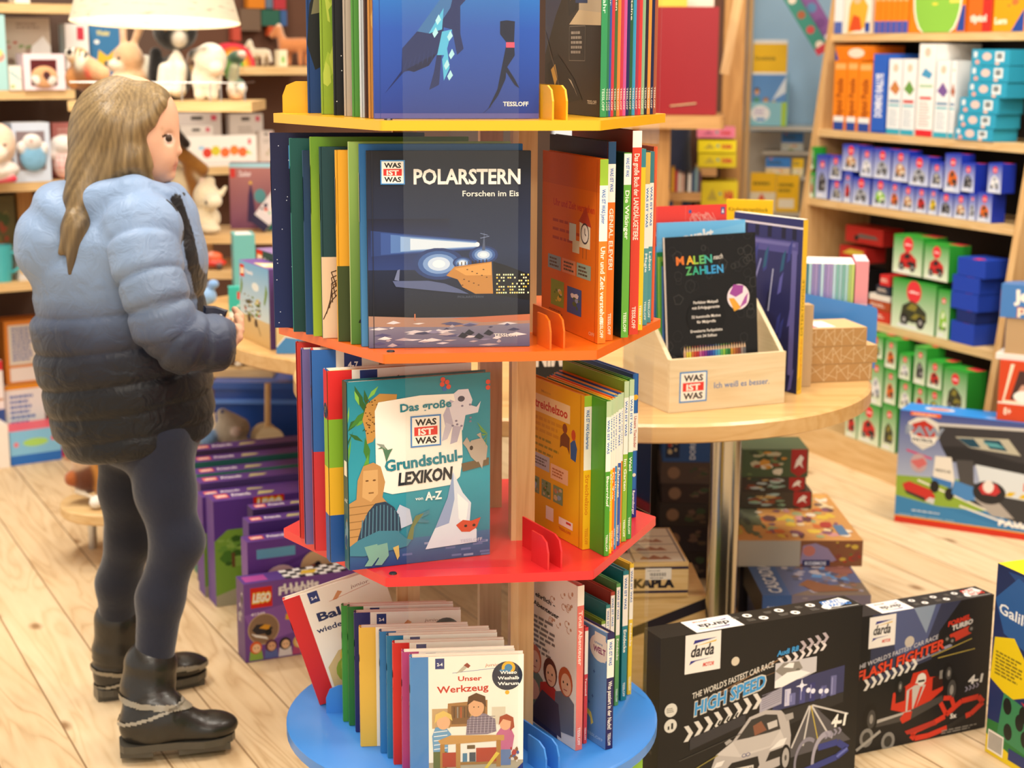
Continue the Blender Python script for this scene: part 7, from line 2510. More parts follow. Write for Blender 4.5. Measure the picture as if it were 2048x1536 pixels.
# ---- brick boxes standing on the table
BU = Vector((.48, -.877, 0))
def art_beach(F):
 F.rect(0, 0, 1, .32, '#d0ab6c', '#d8bc88')
 F.rect(0, .32, 1, 1, '#cfdcdc', '#7cb4dc')
 F.ell(.55, .72, .12, .05, '#e8ece8')
 brick_logo(F, .03, .80, .15)
 F.text('Friends', .21, .86, .05, '#f4eef0', .04, wid=.26)
 F.blot(.1, .28, .75, .6, ['#7c9444', '#a8985c', '#5c4c34', '#d8ccac', '#b84c3c', '#8c7c54', '#c8bc4c'], 46, 4, .25)
 for x in (.03, .86):
  for k in range(6):
   F.poly([(x + .05, .8), (x + .02 * k - .03 if x + .02 * k > .03 else x, .55 + .03 * k), (x + .02 * k, .52 + .03 * k)], '#7c9c3c')
 F.ell(.32, .29, .05, .05, '#4c3a30', 12)
 F.ell(.55, .26, .05, .05, '#4c3a30', 12)
 F.line([(.56, .3), (.7, .12)], .012, '#7c6444')
BG = 'brick boxes on the table'
carton('brick_set_box', (-.660, 3.822, TZ), BU, .205, .055, .187, '#5c4080', 'brick box with a beach cart scene on the table beside the girl', group=BG, front=art_beach, top=lambda F: (F.rect(0, 0, 1, 1, '#6c4c94'), F.poly([(.35, .2), (.5, .9), (.9, .8), (.8, .1)], '#dcc88c'), F.poly([(.5, .3), (.6, .8), (.7, .2)], '#f0e8dc')))
q = Vector((-.660, 3.822, 0)) + Vector((0, 0, 1)).cross(BU) * .062 - BU * .055
def art_green(F):
 F.rect(0, 0, 1, 1, '#3c5c4c', '#345444')
 F.rect(0, 0, 1, .62, '#743c5c')
 brick_logo(F, .03, .8, .15)
 F.blot(.02, .05, .6, .4, ['#c8543c', '#a84c44', '#d89c6c'], 14, 4, .4)
 F.text('Friends', .22, .86, .06, '#e8e4dc', .04, wid=.3)
carton('brick_set_box', (q.x, q.y, TZ), BU, .28, .06, .205, '#3c5c4c', 'dark green brick box standing behind the beach cart box', group=BG, front=art_green, top=lambda F: (F.rect(0, 0, 1, 1, '#8c74a4'), F.blot(.2, .1, .9, .9, ['#e0d4c0', '#d8b44c', '#b84c6c'], 10, 4, .4)))
fq = on_z(553, 708, TZ)
ff = on_z(627, 714, TZ)
def art_sea(F):
 F.rect(0, 0, 1, 1, '#dcc48c')
 F.poly([(0, 0), (0, .08), (.25, .22), (.55, .2), (.8, .3), (1, .34), (1, 0)], '#4c8cc8')
 F.line([(0, .09), (.25, .235), (.55, .215), (.8, .315), (1, .36)], .03, '#eaf2f4')
 F.rect(0, .6, 1, 1, '#8cc0dc')
 F.ell(.22, .42, .12, .05, '#3a2c30')
carton('brick_set_box', (fq.x, fq.y, TZ), dirv(3), .086, .05, .17, '#d8c08c', 'sand and sea brick box peeking out under the orange tier', group=BG, front=art_sea)
tq = Vector((-.757, 4.31, TZ))
carton('craft_box', (tq.x, tq.y, TZ), dirv(14), .058, .10, .19, '#6cb4b4', 'tall turquoise box with slanted white top, on the table', top=lambda F: F.poly([(.1, .1), (.2, .9), (.8, .9), (.9, .1)], '#e8e4e4'), left=lambda F: F.rect(0, 0, 1, 1, '#5ca0a4'))
sq = on_z(421, 636, TZ)
carton('brick_polybag_box', (-.735, 4.09, TZ), dirv(12), .062, .03, .08, '#3cb8ac', 'small turquoise brick pack with red logo, on the table edge', front=lambda F: (F.rect(0, 0, 1, .2, '#e8f0ec'), F.rect(.35, .6, .6, .85, '#d84438'), F.blot(.1, .2, .9, .6, ['#8cd8cc', '#e0f4f0', '#2c7c74'], 8, 3, .4)))
# ================================================================ leaning pine shelf unit on the right
RO = Vector((1.370, 4.447, 0))
RX = -A_DIR.normalized()                 # left to right along the shelf fronts, as one faces them
RN = Vector((0, 0, 1)).cross(RX)
SLOPE = .128
SLEN = 1.008
LEV = {1: 1.3645, 2: 1.055, 3: .827, 4: .474, 5: .098}
def rfront(z):
 return RO + RN * (SLOPE * (z - .5))
unit = tag(empty('shelf_unit', M=frame(RO + A_DIR.normalized() * SLEN, RX)), 'leaning pine shelf unit full of toy vehicle boxes along the right wall', 'shelf')
for k, z in LEV.items():
 mb = MB()
 o = SLOPE * (z - .5)
 mb.box(.0, o, z - .024, SLEN, o + .24, z, C('#ccc'))
 mb.build('shelf_board', ('pine_x',), unit)
for x in (-.026, SLEN):
 mb = MB()
 z0, z1 = 0, 2.0
 o0, o1 = SLOPE * (z0 - .5), SLOPE * (z1 - .5)
 V = [(x + dx, y, z) for dx in (0, .026) for (y, z) in ((o0 - .004, z0), (o0 + .34, z0), (o1 + .27, z1), (o1 - .004, z1))]
 mb.tri(V, [(0, 1, 2, 3), (7, 6, 5, 4), (0, 4, 5, 1), (1, 5, 6, 2), (2, 6, 7, 3), (3, 7, 4, 0)], C('#ccc'))
 mb.build('side_panel', ('pine_z',), unit)
mb = MB()
o0 = SLOPE * -.5
mb.box(0, o0 + .012, 0, SLEN, o0 + .035, .074, C('#ccc'))
mb.build('plinth', ('pine_x',), unit)
mb = MB()
mb.box(0, .30, .0, SLEN, .32, 2.0, C('#ccc'))
mb.build('back_panel', ('black_back',), unit)
def rb(lev, x0, x1, yt, yb, col, lab, inset=.004, d=.06, on=None, **kw):
 p = rfront(LEV[lev]) + RN * inset
 if on is None:
  z = LEV[lev]
 elif on == 'px':
  z = None
 else:
  z = on
 a, b, t = on_plane(x0, yb, p, RN), on_plane(x1, yb, p, RN), on_plane((x0 + x1) / 2, yt, p, RN)
 og = rfront(LEV[lev]) + A_DIR.normalized() * SLEN
 s0, s1 = max(.002, (a - og).dot(RX)), min(SLEN - .002, (b - og).dot(RX))
 q = og + RX * s0 + RN * inset
 z = z + .0006
 h = t.z - z
 if lev > 1:
  h = min(h, LEV[lev - 1] - .027 - z)
 return carton('toy_box', (q.x, q.y, z), RX, s1 - s0, d, h, col, lab, **kw)
def veh(kind, c1, c2, seed):
 """small vehicle pack: red round badge above a picture"""
 def art(F):
  F.rect(0, 0, 1, 1, c2, c1)
  F.ell(.5, .78, .17, .17, '#e23c44', 16)
  F.text('siku', .5, .755, .05, '#fbe8e8', .04, 'c', wid=.22)
  r = random.Random(seed)
  a, b = kind
  F.poly([(.2, .2), (.25, .48), (.45, .60), (.62, .55), (.8, .42), (.82, .22), (.5, .16)], a)
  F.poly([(.35, .42), (.45, .55), (.6, .52), (.55, .40)], b)
  F.poly([(.45, .25), (.55, .36), (.78, .33), (.76, .24)], b)
  for x in (.3, .68):
   F.ell(x, .2, .1, .1, '#2a2a2c', 10)
   F.ell(x, .2, .04, .04, '#a8a8a8', 8)
  F.rect(.15, .05, .6, .10, '#e9ecf2')
 return art
BL = ('#2038b0', '#cfd9f0')
GR_ = ('#2f9a34', '#e4efd8')
KIND = {'grey crane': ('#5a5c60', '#c8c4b8'), 'tan lorry': ('#b8885c', '#e8dcc8'), 'orange digger': ('#d86c28', '#3a3a3c'), 'yellow loader': ('#e8c82c', '#3c3c3c'), 'red tractor': ('#c83030', '#2c2c2e'), 'green tractor': ('#3c5c34', '#d8c44c'), 'white van': ('#e8e8ea', '#8c98a8'), 'black car': ('#2c2c30', '#8c8c90'), 'blue car': ('#3c5c9c', '#c8d4e4'), 'lime car': ('#8cc43c', '#e8f0d8'), 'silver car': ('#a8acb4', '#4c5058'), 'olive harvester': ('#3c4030', '#8c8438')}
def small(lev, x0, x1, yt, yb, kind, where, pal=BL, **kw):
 cn = 'blue' if pal is BL else 'green'
 d = kw.pop('d', .05)
 return rb(lev, x0, x1, yt, yb, pal[0], '%s vehicle pack picturing a %s, %s' % (cn, kind, where), group='%s vehicle packs on the leaning shelves' % cn, front=veh(KIND[kind], pal[0], pal[1], int(x0)), d=d, top=lambda F: F.rect(.5, .5, 1, 1, '#e23c44'), **kw)
# third shelf: two tiers of blue packs
lo = [(1660, 1684, 360, 402, 'grey crane'), (1686, 1701, 342, 405, 'red tractor'), (1703, 1738, 355, 413, 'silver car'), (1743, 1775, 358, 415, 'lime car'), (1776, 1799, 363, 420, 'orange digger'), (1801, 1827, 370, 425, 'tan lorry'), (1829, 1853, 374, 427, 'red tractor'), (1855, 1874, 376, 430, 'yellow loader'), (1876, 1904, 385, 436, 'black car'), (1906, 1933, 388, 441, 'tan lorry'), (1935, 1950, 386, 443, 'silver car'), (1952, 1981, 385, 447, 'orange digger')]
hi = [(1632, 1656, 310, 356, 'black car'), (1658, 1682, 312, 360, 'grey crane'), (1684, 1717, 290, 340, 'tan lorry'), (1720, 1744, 296, 351, 'white van'), (1746, 1780, 298, 356, 'silver car'), (1783, 1815, 301, 366, 'tan lorry'), (1817, 1856, 313, 373, 'silver car'), (1859, 1884, 325, 376, 'grey crane'), (1887, 1919, 308, 382, 'orange digger'), (1921, 1947, 327, 386, 'black car'), (1974, 2001, 327, 388, 'white van')]
ordn = ['first', 'second', 'third', 'fourth', 'fifth', 'sixth', 'seventh', 'eighth', 'ninth', 'tenth', 'eleventh', 'twelfth']
lows = []
for k, b_ in enumerate(lo):
 lows.append(small(3, *b_, ordn[k] + ' from left in the lower blue row'))
for k, b_ in enumerate(hi):
 xm = (b_[0] + b_[1]) / 2
 # the pack rests on whichever lower packs lie beneath it
 zt = LEV[3] + .0012
 for l_, o_ in zip(lo, lows):
  if l_[0] < b_[1] and l_[1] > b_[0]:
   zt = max(zt, o_.location.z + max(v[2] for v in o_.bound_box))
 small(3, *b_, ordn[k] + ' from left in the upper blue row', on=zt + .0002)
small(3, 1590, 1626, 342, 399, 'red tractor', 'lower one at left, third shelf', pal=GR_)
small(3, 1604, 1626, 293, 342, 'black car', 'upper one at left, third shelf', pal=GR_, on=LEV[3] + .0945)
# second shelf: upright games
GG = 'upright games on the second leaning shelf'
def gspine(c, parts, txt=None, tc='#fff', rot=True):
 def art(F):
  for (y0, y1, cc) in parts:
   F.rect(.08, y0, .92, y1, cc)
  if txt:
   F.text(txt, .72, .2, .5 * F.w / F.h, tc, .05, rot=math.pi / 2, wid=.55 * F.h / F.w)
 return art
ups = []
for x0, x1, yt, yb, w_ in ((1664, 1688, 122, 258, 'left of three'), (1690, 1711, 122, 259, 'middle of three'), (1713, 1739, 124, 260, 'right of three')):
 ups += [rb(2, x0, x1, yt, yb, '#ee8a22', 'orange upright puzzle box, %s beside the wooden side' % w_, front=gspine('#ee8a22', [(.0, .12, '#2c4c9c'), (.12, .2, '#e8ece8'), (.88, .96, '#f0b46c')], 'tiptoi Puzzle', '#a8541c'), group=GG, d=.16)]
rb(2, 1670, 1732, 92, 120, '#e6801e', 'orange flat puzzle box lying across the three orange uprights', front=lambda F: (F.ell(.68, .5, .26, .09, '#f2dcc8'), F.poly([(0, 0), (.12, 0), (0, .8)], '#2c4c9c')), on=max(o_.location.z + max(v[2] for v in o_.bound_box) for o_ in ups) + .0005, inset=.012, d=.15)
rb(2, 1741, 1768, 108, 262, '#2f62c4', 'blue upright game box with white lettering, tilted beside the orange ones', front=gspine('', [(.0, .03, '#2450a8')], 'DOMINO RALLYE', '#e8eefc'), group=GG, d=.16)
for x0, x1, yt, yb, pc, wh in ((1772, 1798, 118, 266, '#c8844c', 'first white upright game, animal picture, right of the blue box'), (1800, 1826, 118, 270, '#6c9c4c', 'white upright game with a green picture'), (1866, 1893, 121, 275, '#7a5c9c', 'white upright game with purple picture, right of the tall one'), (1895, 1905, 122, 278, '#a85c3c', 'white upright game with brown picture beside the teal pile')):
 rb(2, x0, x1, yt, yb, '#eef0f0', wh, front=lambda F, pc=pc: (F.rect(0, 0, 1, .07, '#3ca8c0'), F.ell(.5, .88, .2, .2, '#e0c8b0', 10), F.poly([(.1, .6), (.5, .72), (.9, .6), (.6, .52)], pc), F.rect(.1, .42, .9, .46, '#c8342c' if pc == '#6c9c4c' else '#7c9cb8'), F.rect(.1, .37, .9, .395, '#4cb0c0'), F.lines(.15, .1, .85, .34, 9, '#b8c8d0', 2)), group=GG, d=.07, inset=.004, cols=[None, '#3ca8c0', None, None, None, None])
rb(2, 1830, 1863, 88, 272, '#f4f2ee', 'tallest white upright game with a red foot', front=lambda F: (F.rect(0, 0, 1, .07, '#d83038'), F.ell(.5, .91, .18, .18, '#e8c4b0', 10), F.poly([(.15, .66), (.4, .74), (.85, .68), (.7, .62)], '#4c9cc8'), F.rect(.1, .53, .9, .56, '#a8cca8'), F.rect(.15, .4, .85, .43, '#d84848'), F.lines(.15, .1, .85, .38, 9, '#e0b8b4', 2)), group=GG, d=.17)
tl_ = [(1908, 1984, 257, 290), (1915, 1990, 228, 257), (1919, 1996, 196, 226), (1936, 2012, 165, 194), (1940, 2016, 132, 163), (1943, 2019, 99, 131)]
zz = LEV[2]
for k, (x0, x1, yt, yb) in enumerate(tl_):
 o_ = rb(2, x0, x1, yt, yb, '#2fa0c4', 'turquoise card game carton, %s of the leaning pile from below' % ordn[k], front=lambda F: (F.rect(.62, .25, .85, .85, '#e8f0f2'), F.rect(.66, .4, .8, .75, '#7a8488'), F.ell(.4, .55, .12, .07, '#e8c8c0', 12), F.rect(.05, .5, .14, .85, '#e0e8ec'), F.ell(.15, .2, .06, .04, '#e8a89c', 10), F.ell(.68, .12, .06, .03, '#e8c4b8', 10)), group='turquoise cartons on the second shelf', on=zz, d=.09, inset=-.004)
 zz = o_.location.z + max(v[2] for v in o_.bound_box) + .0002
# top shelf
for k in range(4):
 x0 = 1664 + k * 5
 rb(1, x0, x0 + 4.6, -40, 62, '#f2f2f0', 'thin white book with blue foot, %s from left on the top shelf' % ordn[k], front=lambda F: F.rect(0, 0, 1, .22, '#3c5cb4'), d=.12, group='thin white books on the top shelf')
rb(1, 1687, 1740, -40, 60, '#f0ead8', 'white boxed set with an orange figure, top shelf', front=lambda F: (F.poly([(.15, .0), (.2, .5), (.35, .75), (.6, .75), (.9, .5), (.8, .1)], '#e8b03c'), F.poly([(.2, .05), (.35, .35), (.6, .3), (.7, .05)], '#d8542c'), F.ell(.48, .68, .17, .16, '#e8c094', 14), F.poly([(.3, .7), (.48, .9), (.68, .7), (.5, .78)], '#a8642c'), F.rect(.8, .02, .98, .2, '#2c4c9c')), d=.14, group=None)
for k in range(6):
 x0 = 1748 + k * 11.3
 rb(1, x0, x0 + 10.4, -40, 58 + k * .6, '#ee8620', 'thin orange game spine, %s from left beside the white set' % ordn[k], front=lambda F: (F.rect(.1, .6, .9, .95, '#f2b070'), F.rect(0, .0, 1, .22, '#4c5cb0')), d=.14, group='thin orange games on the top shelf')
rb(1, 1818, 1928, -40, 62, '#ee8620', 'orange game box with a round green picture, top shelf', front=lambda F: (F.ell(.5, .62, .44, .5, '#f4efe0', 26), F.ell(.5, .62, .41, .47, '#8cc44c', 26), F.blot(.25, .5, .75, .9, ['#e0888c', '#f0d8e0', '#e8d84c', '#6c9c3c'], 10, 3, .3), F.rect(.72, .55, .9, .8, '#ecd860'), F.poly([(.86, .02), (1, .02), (1, .5), (.95, .5)], '#2c4c9c')), d=.14)
rb(1, 1934, 1981, -40, 64, '#e86c24', 'orange and red game box with tall white lettering, top shelf', front=lambda F: (F.rect(.62, 0, 1, 1, '#c8342c'), F.text('tiptoi', .1, .2, .14, '#f4e4d4', .05, wid=.7)), d=.14)
rb(1, 1985, 2046, -40, 66, '#f0a020', 'yellow orange game box at the right end of the top shelf', front=lambda F: (F.poly([(.6, .0), (1, .0), (1, .45)], '#2c4c9c'), F.text('Lern', .05, .15, .12, '#f8ecd0', .05, wid=.4), F.blot(.2, .4, .9, .95, ['#e8743c', '#f4ead0', '#d8503c'], 8, 4, .4)), d=.14)
# fourth shelf
small(4, 1781, 1868, 562, 662, 'olive harvester', 'largest one standing on the fourth shelf', pal=GR_, d=.11)
zt = LEV[4] + .1685
small(4, 1784, 1842, 472, 560, 'red tractor', 'left of two on the largest green pack', pal=GR_, on=zt, d=.09)
small(4, 1846, 1895, 489, 562, 'red tractor', 'right of two on the largest green pack', pal=GR_, on=zt, d=.08)
small(4, 1872, 1896, 580, 668, 'lime car', 'slim one to the right of the largest pack', pal=GR_, d=.08)
zz = LEV[4]
for k, (x0, x1, yt, yb) in enumerate(((1900, 1947, 645, 683), (1912, 1950, 622, 646), (1901, 1955, 586, 622), (1904, 1958, 553, 586), (1914, 1970, 518, 552))):
 o_ = rb(4, x0, x1, yt, yb, '#2244b4' if k != 1 else '#1a2e70', 'plain royal blue flat carton, %s from below in its pile' % ordn[k], group='blue flat cartons on the fourth shelf', on=zz, d=.10, top=lambda F: F.rect(.5, .0, .75, .3, '#e23c44'))
 zz = o_.location.z + max(v[2] for v in o_.bound_box) + .0002
rb(4, 1868, 1880, 506, 580, '#2a4cb0', 'blue vehicle pack with rocket, between green and flat blue cartons', on=LEV[4] + .168, d=.05, inset=.13)
zz = LEV[4]
for k, (x0, x1, yt, yb, c, lab, fz) in enumerate(((1731, 1780, 621, 642, '#c83c2c', 'red flat model box, lowest of the small pile', 0), (1736, 1780, 602, 621, '#b0502c', 'brown orange model box in the small pile', 0), (1738, 1780, 590, 602, '#e8e4dc', 'white model box in the small pile', 0), (1752, 1780, 572, 590, '#2c3444', 'dark model box near the top of the small pile', 0), (1760, 1780, 551, 566, '#d83434', 'small red model box on top of the small pile', 0))):
 o_ = rb(4, x0, x1, yt, yb, c, lab, on=zz, d=.09, inset=.02, group='model boxes on the fourth shelf', front=lambda F: F.lines(.1, .3, .9, .7, 2, '#e8d8c8', 2))
 zz = o_.location.z + max(v[2] for v in o_.bound_box) + .0002
rb(4, 1690, 1765, 455, 492, '#b82c28', 'red car box high at the back of the fourth shelf', on=LEV[4] + .215, d=.08, inset=.12, front=lambda F: (F.poly([(.2, .3), (.4, .6), (.8, .55), (.9, .35)], '#6c6460'), F.ell(.3, .3, .06, .05, '#222', 8)))
rb(4, 1678, 1730, 494, 532, '#b82c28', 'red car box with yellow car below the other red one', on=LEV[4] + .153, d=.08, inset=.11, front=lambda F: F.poly([(.1, .5), (.4, .85), (.9, .8), (.95, .4)], '#d8c048'))
rb(4, 1672, 1728, 534, 640, '#1c1c1e', 'black display box holding silver model cars on fourth shelf', d=.08, inset=.11, front=lambda F: (F.poly([(.1, .8), (.4, .95), (.9, .9), (.8, .75)], '#8c8c8c'), F.poly([(.3, .1), (.5, .3), (.95, .25), (.9, .05)], '#9c9ca0'), F.poly([(.05, .3), (.2, .42), (.6, .38), (.5, .28)], '#5c5c60')))
# bottom shelf: green packs in stacks
gb = [  # column: list of (x0, x1, yt, yb, kind) from below
 [(1690, 1712, 800, 872, 'red tractor'), (1692, 1712, 745, 800, 'grey crane')],
 [(1714, 1757, 806, 884, 'red tractor'), (1736, 1763, 716, 806, 'white van'), (1735, 1764, 660, 716, 'green tractor')],
 [(1761, 1790, 808, 892, 'olive harvester'), (1767, 1790, 737, 808, 'orange digger'), (1769, 1791, 668, 737, 'orange digger')],
 [(1796, 1820, 820, 900, 'green tractor'), (1797, 1820, 760, 820, 'white van'), (1797, 1819, 708, 758, 'white van')],
 [(1826, 1849, 830, 905, 'green tractor'), (1826, 1849, 770, 830, 'red tractor'), (1826, 1849, 692, 770, 'black car')],
 [(1853, 1882, 838, 915, 'red tractor'), (1852, 1881, 778, 838, 'green tractor'), (1853, 1882, 722, 777, 'red tractor')],
 [(1885, 1930, 830, 925, 'olive harvester'), (1883, 1930, 738, 830, 'olive harvester')],
]
for ci, col in enumerate(gb):
 zz = LEV[5]
 for ri, b_ in enumerate(col):
  o_ = small(5, *b_, '%s up in the %s stack, bottom shelf' % (ordn[ri], ordn[ci]), pal=GR_, on=zz, d=.07)
  zz = o_.location.z + max(v[2] for v in o_.bound_box) + .0003
# ================================================================ between tower and shelves: blue wall bay, magazines, posts
BW = Vector((1.08, 6.05, 0))
BD = dirv(-10)
BN = Vector((0, 0, 1)).cross(BD)
wallbox('wall_blue', tuple((BW - BD * .23 + BN * .30)[:2]), tuple((BW + BD * 1.2 + BN * .30)[:2]), 'blue_wall', z0=1.0)
wallbox('wall_white', tuple((BW - BD * .23 + BN * .28)[:2]), tuple((BW + BD * 1.2 + BN * .28)[:2]), 'white_wall', z1=1.0)
def at_b(px, py, off=0.0):
 return on_plane(px, py, BW + BN * off, BN)
def bb(x0, x1, yt, yb, d, col, lab, off=0.0, nm='learning_pad', **kw):
 return px_carton(nm, BW + BN * off, BN, x0, x1, yt, yb, d, col, lab, **kw)
# posts
for (x0, x1, off, mt, nm, lab) in ((1440, 1484, -.25, 'honey_z', 'post', 'round edged honey pine post left of the blue wall'), (1486, 1497, -.05, 'pine_z', 'post', 'narrow pale post against the blue wall')):
 a, b_ = at_b(x0, 300, off), at_b(x1, 300, off)
 mb = MB()
 w_ = (b_ - a).length
 mb.prism(rounded([(0, 0), (w_, 0), (w_, .07), (0, .07)], .008), 0, 2.4, C('#ccc'))
 o = mb.build('wooden_post', (mt,), M=frame((a.x, a.y, 0), BD))
 tag(o, lab, 'post')
# rack boards carrying the pads (wire shelves on the wall)
LEDGE = []
rk = tag(empty('wall_rack', (BW.x, BW.y, 0)), 'wall rack with narrow ledges below the blue wall', 'rack')
for k, (x0, x1, y) in enumerate(((1501, 1625, 253), (1525, 1640, 302), (1520, 1640, 352), (1501, 1600, 424))):
 off = (0.02, .10, .06, 0.0)[k]
 a, b_ = at_b(x0, y, off), at_b(x1, y, off)
 LEDGE.append(a.z + .0008)
 mb = MB()
 mb.box(-.001, -.012, -.012, (b_ - a).length + .01, .27 - off, 0, C('#b9b4a8'))
 mb.build('ledge', ('paint',), rk, Matrix.Translation((-BW.x, -BW.y, 0)) @ frame((a.x, a.y, a.z), BD))
# magazine holder: tray with slanted side
a, b_ = at_b(1497, 252, .03), at_b(1572, 252, .03)
mh = tag(empty('magazine_holder', M=frame(a + Vector((0, 0, .001)), BD)), 'light blue magazine holder hanging in front of the blue wall', 'holder')
mw = (b_ - a).length
hh = at_b(1535, 205, .03).z - a.z
mb = MB()
mb.box(0, 0, 0, mw, .003, hh, C('#8cc8d8'))
F = Face(mb, (0, 0, 0), (1, 0, 0), (0, 0, 1), mw, hh)
F.ell(.3, .52, .26, .22, '#f0f2f4', 18)
F.lines(.14, .45, .46, .75, 3, '#b8a8d0', 3)
F.rect(.2, .22, .42, .34, '#5c9cd8')
F.rect(.86, 0, 1, 1, '#a8cc4c')
mb.build('front_panel', ('print',), mh)
mb = MB()
M = Matrix(((0, 0, 1, mw), (1, 0, 0, 0), (0, 1, 0, 0), (0, 0, 0, 1)))
mb.prism([(0, 0), (.16, 0), (.16, hh * 2.2), (0, hh)], 0, .003, C('#6cbcd0'))
mb.build('side_panel', ('print',), mh, M)
mb = MB()
mb.box(0, .003, 0, mw, .16, .003, C('#8cc8d8'))
mb.build('floor_panel', ('print',), mh)
def art_mag(F):
 F.rect(0, 0, 1, 1, '#6ea4dc', '#4c80c4')
 F.poly([(.6, .3), (1, .6), (1, .4)], '#dce8f4')
 F.rect(0, .64, 1, 1, '#f0c01c')
 F.text('Grundschule', .06, .80, .05, '#4c4018', .02, wid=.6)
 F.rect(.0, .62, 1, .65, '#f4f2ec')
 for x, y, s, h in ((.15, .42, '#d8a47c', '#5c4030'), (.42, .30, '#e0b08c', '#a87c4c'), (.66, .26, '#e4b898', '#d8c090'), (.86, .2, '#d8a888', '#7c5038')):
  F.poly([(x - .12, 0), (x - .08, y - .08), (x + .08, y - .08), (x + .12, 0)], random.choice(('#e8e8e8', '#5c9c7c', '#c84c7c')))
  F.ell(x, y, .085, .1, h, 12)
  F.ell(x, y - .02, .07, .08, s, 12)
MH = frame(a + Vector((0, 0, .005)), BD)
for k, (x, w_, h_, y, c, lab, ar) in enumerate(((.012, .128, .30, .022, '#f0c01c', 'yellow and blue workbook with smiling children in the magazine holder', art_mag), (.02, .13, .315, .034, '#eef0f2', 'white workbook behind the children workbook', None), (.028, .13, .29, .046, '#a86c5c', 'brownish red workbook in the magazine holder', None), (.034, .13, .28, .06, '#2c4c3c', 'dark green workbook with yellow top in the magazine holder', lambda F: F.rect(0, .72, 1, 1, '#f0c01c')), (.034, .135, .285, .075, '#8cb4e0', 'pale blue workbook, fourth in the holder', None), (.036, .135, .28, .09, '#5c94d0', 'mid blue workbook towards the rear of the holder', None), (.036, .135, .29, .105, '#7cacdc', 'sky blue workbook at the rear of the holder', None))):
 mb = MB()
 w_ = min(w_, mw - .012 - x * .1)
 mb.box(0, 0, 0, w_, .004, h_, C(c))
 if ar:
  ar(Face(mb, (0, 0, 0), (1, 0, 0), (0, 0, 1), w_, h_))
 tag(mb.build('workbook', ('print',), M=MH @ Matrix.Translation((.006 + x * .1, y, 0))), lab, 'book', 'workbooks in the magazine holder')
def pad(c, c2):
 def art(F):
  F.rect(0, .45, 1, 1, c)
  F.rect(0, 0, 1, .45, c2)
  F.lines(.1, .62, .8, .85, 2, '#3c4a5c' if c != '#f2c01e' else '#8c7418', 2)
  F.ell(.2, .95, .06, .03, '#e86c5c', 10)
  F.blot(.1, .02, .9, .42, ['#e8743c', '#f2ede0', '#8cb04c', '#e8c04c'], 8, 3, .5)
 return art
PG = 'learning pads on the wall rack'
bb(1562, 1606, 266, 301, .02, '#3c84d4', 'blue learning pad, upper right on the wall rack', off=.12, z=LEDGE[1], front=pad('#3c84d4', '#dfe8e4'), group=PG)
bb(1531, 1580, 316, 351, .02, '#3c84d4', 'blue learning pad with bright drawing at its foot, middle of rack', off=.08, z=LEDGE[2], front=pad('#3c84d4', '#f0d8a8'), group=PG)
bb(1584, 1606, 318, 351, .02, '#f2c81e', 'narrow yellow learning pad right of the blue one', off=.085, z=LEDGE[2], front=pad('#f2c81e', '#f0e4b8'), group=PG)
bb(1499, 1550, 346, 423, .02, '#f2c01e', 'yellow learning pad with red triangle, lower left on the rack', off=.02, z=LEDGE[3], front=lambda F: (F.rect(0, 0, 1, .5, '#e8ddc0'), F.poly([(.1, .05), (.45, .48), (.8, .05)], '#e0603c'), F.lines(.1, .65, .8, .8, 1, '#8c7418', 3)), group=PG)
bb(1551, 1596, 350, 423, .02, '#f2c01e', 'yellow learning pad at the lower right of the rack', off=.025, z=LEDGE[3], front=lambda F: (F.rect(.1, .1, .8, .35, '#f2e8d0'), F.lines(.1, .5, .8, .8, 2, '#8c7418', 4)), group=PG)
# ---- the bay further left: shelf with game boxes, red box on a thick board
HW = Vector((.72, 5.5, 0))
HD = dirv(-6)
HN = Vector((0, 0, 1)).cross(HD)
def hb(x0, x1, yt, yb, d, col, lab, off=0.0, nm='game_box', **kw):
 return px_carton(nm, HW + HN * off, HN, x0, x1, yt, yb, d, col, lab, **kw)
def hpt(px, py, off=0.0):
 return on_plane(px, py, HW + HN * off, HN)
bay_u = tag(empty('game_shelf', (HW.x, HW.y, 0)), 'honey pine shelf with pink and yellow game boxes behind the tower', 'shelf')
TMh = Matrix.Translation((-HW.x, -HW.y, 0))
for x0, x1, y, off, t_, nm, d_ in ((1392, 1434, 336, .12, .028, 'shelf_board', .25), (1392, 1434, 418, .12, .03, 'shelf_board', .25)):
 a, b_ = hpt(x0, y, off), hpt(x1, y, off)
 mb = MB()
 mb.box(0, 0, -t_, (b_ - a).length, d_, 0, C('#ccc'))
 mb.build(nm, ('honey_x',), bay_u, TMh @ frame(a, HD))
a = hpt(1440, 300, .38)
b_ = hpt(1320, 300, .38)
mb = MB()
mb.box(0, 0, 0, (a - b_).length, .02, 2.2, C('#ccc'))
mb.build('back_panel', ('brown_wall',), bay_u, TMh @ frame((b_.x, b_.y, 0), HD))
GH = 'pink and yellow games on the honey pine shelf'
def haba(c):
 return lambda F: (F.text('HABA', .62, .35, .32, '#c83434', .06, wid=.28), F.poly([(.15, .3), (.3, .75), (.45, .3)], '#b8a43c' if c != '#e07a94' else '#b8607c'), F.ell(.52, .55, .04, .04, '#6c9c9c', 8))
hb(1396, 1472, 308, 335, .16, '#ddc81e', 'yellow game box, lower of two on the honey pine shelf', off=.13, front=haba('#e4d020'), group=GH)
o_ = hb(1396, 1472, 281, 308, .16, '#ecd81e', 'yellow game box, upper of two on the honey pine shelf', off=.13, front=haba('#ecd81e'), group=GH, z=hpt(1434, 335, .13).z + .051)
hb(1394, 1470, 256, 280, .16, '#e07a94', 'pink game box lying on the two yellow ones', off=.13, front=haba('#e07a94'), group=GH, z=hpt(1434, 335, .13).z + .102)
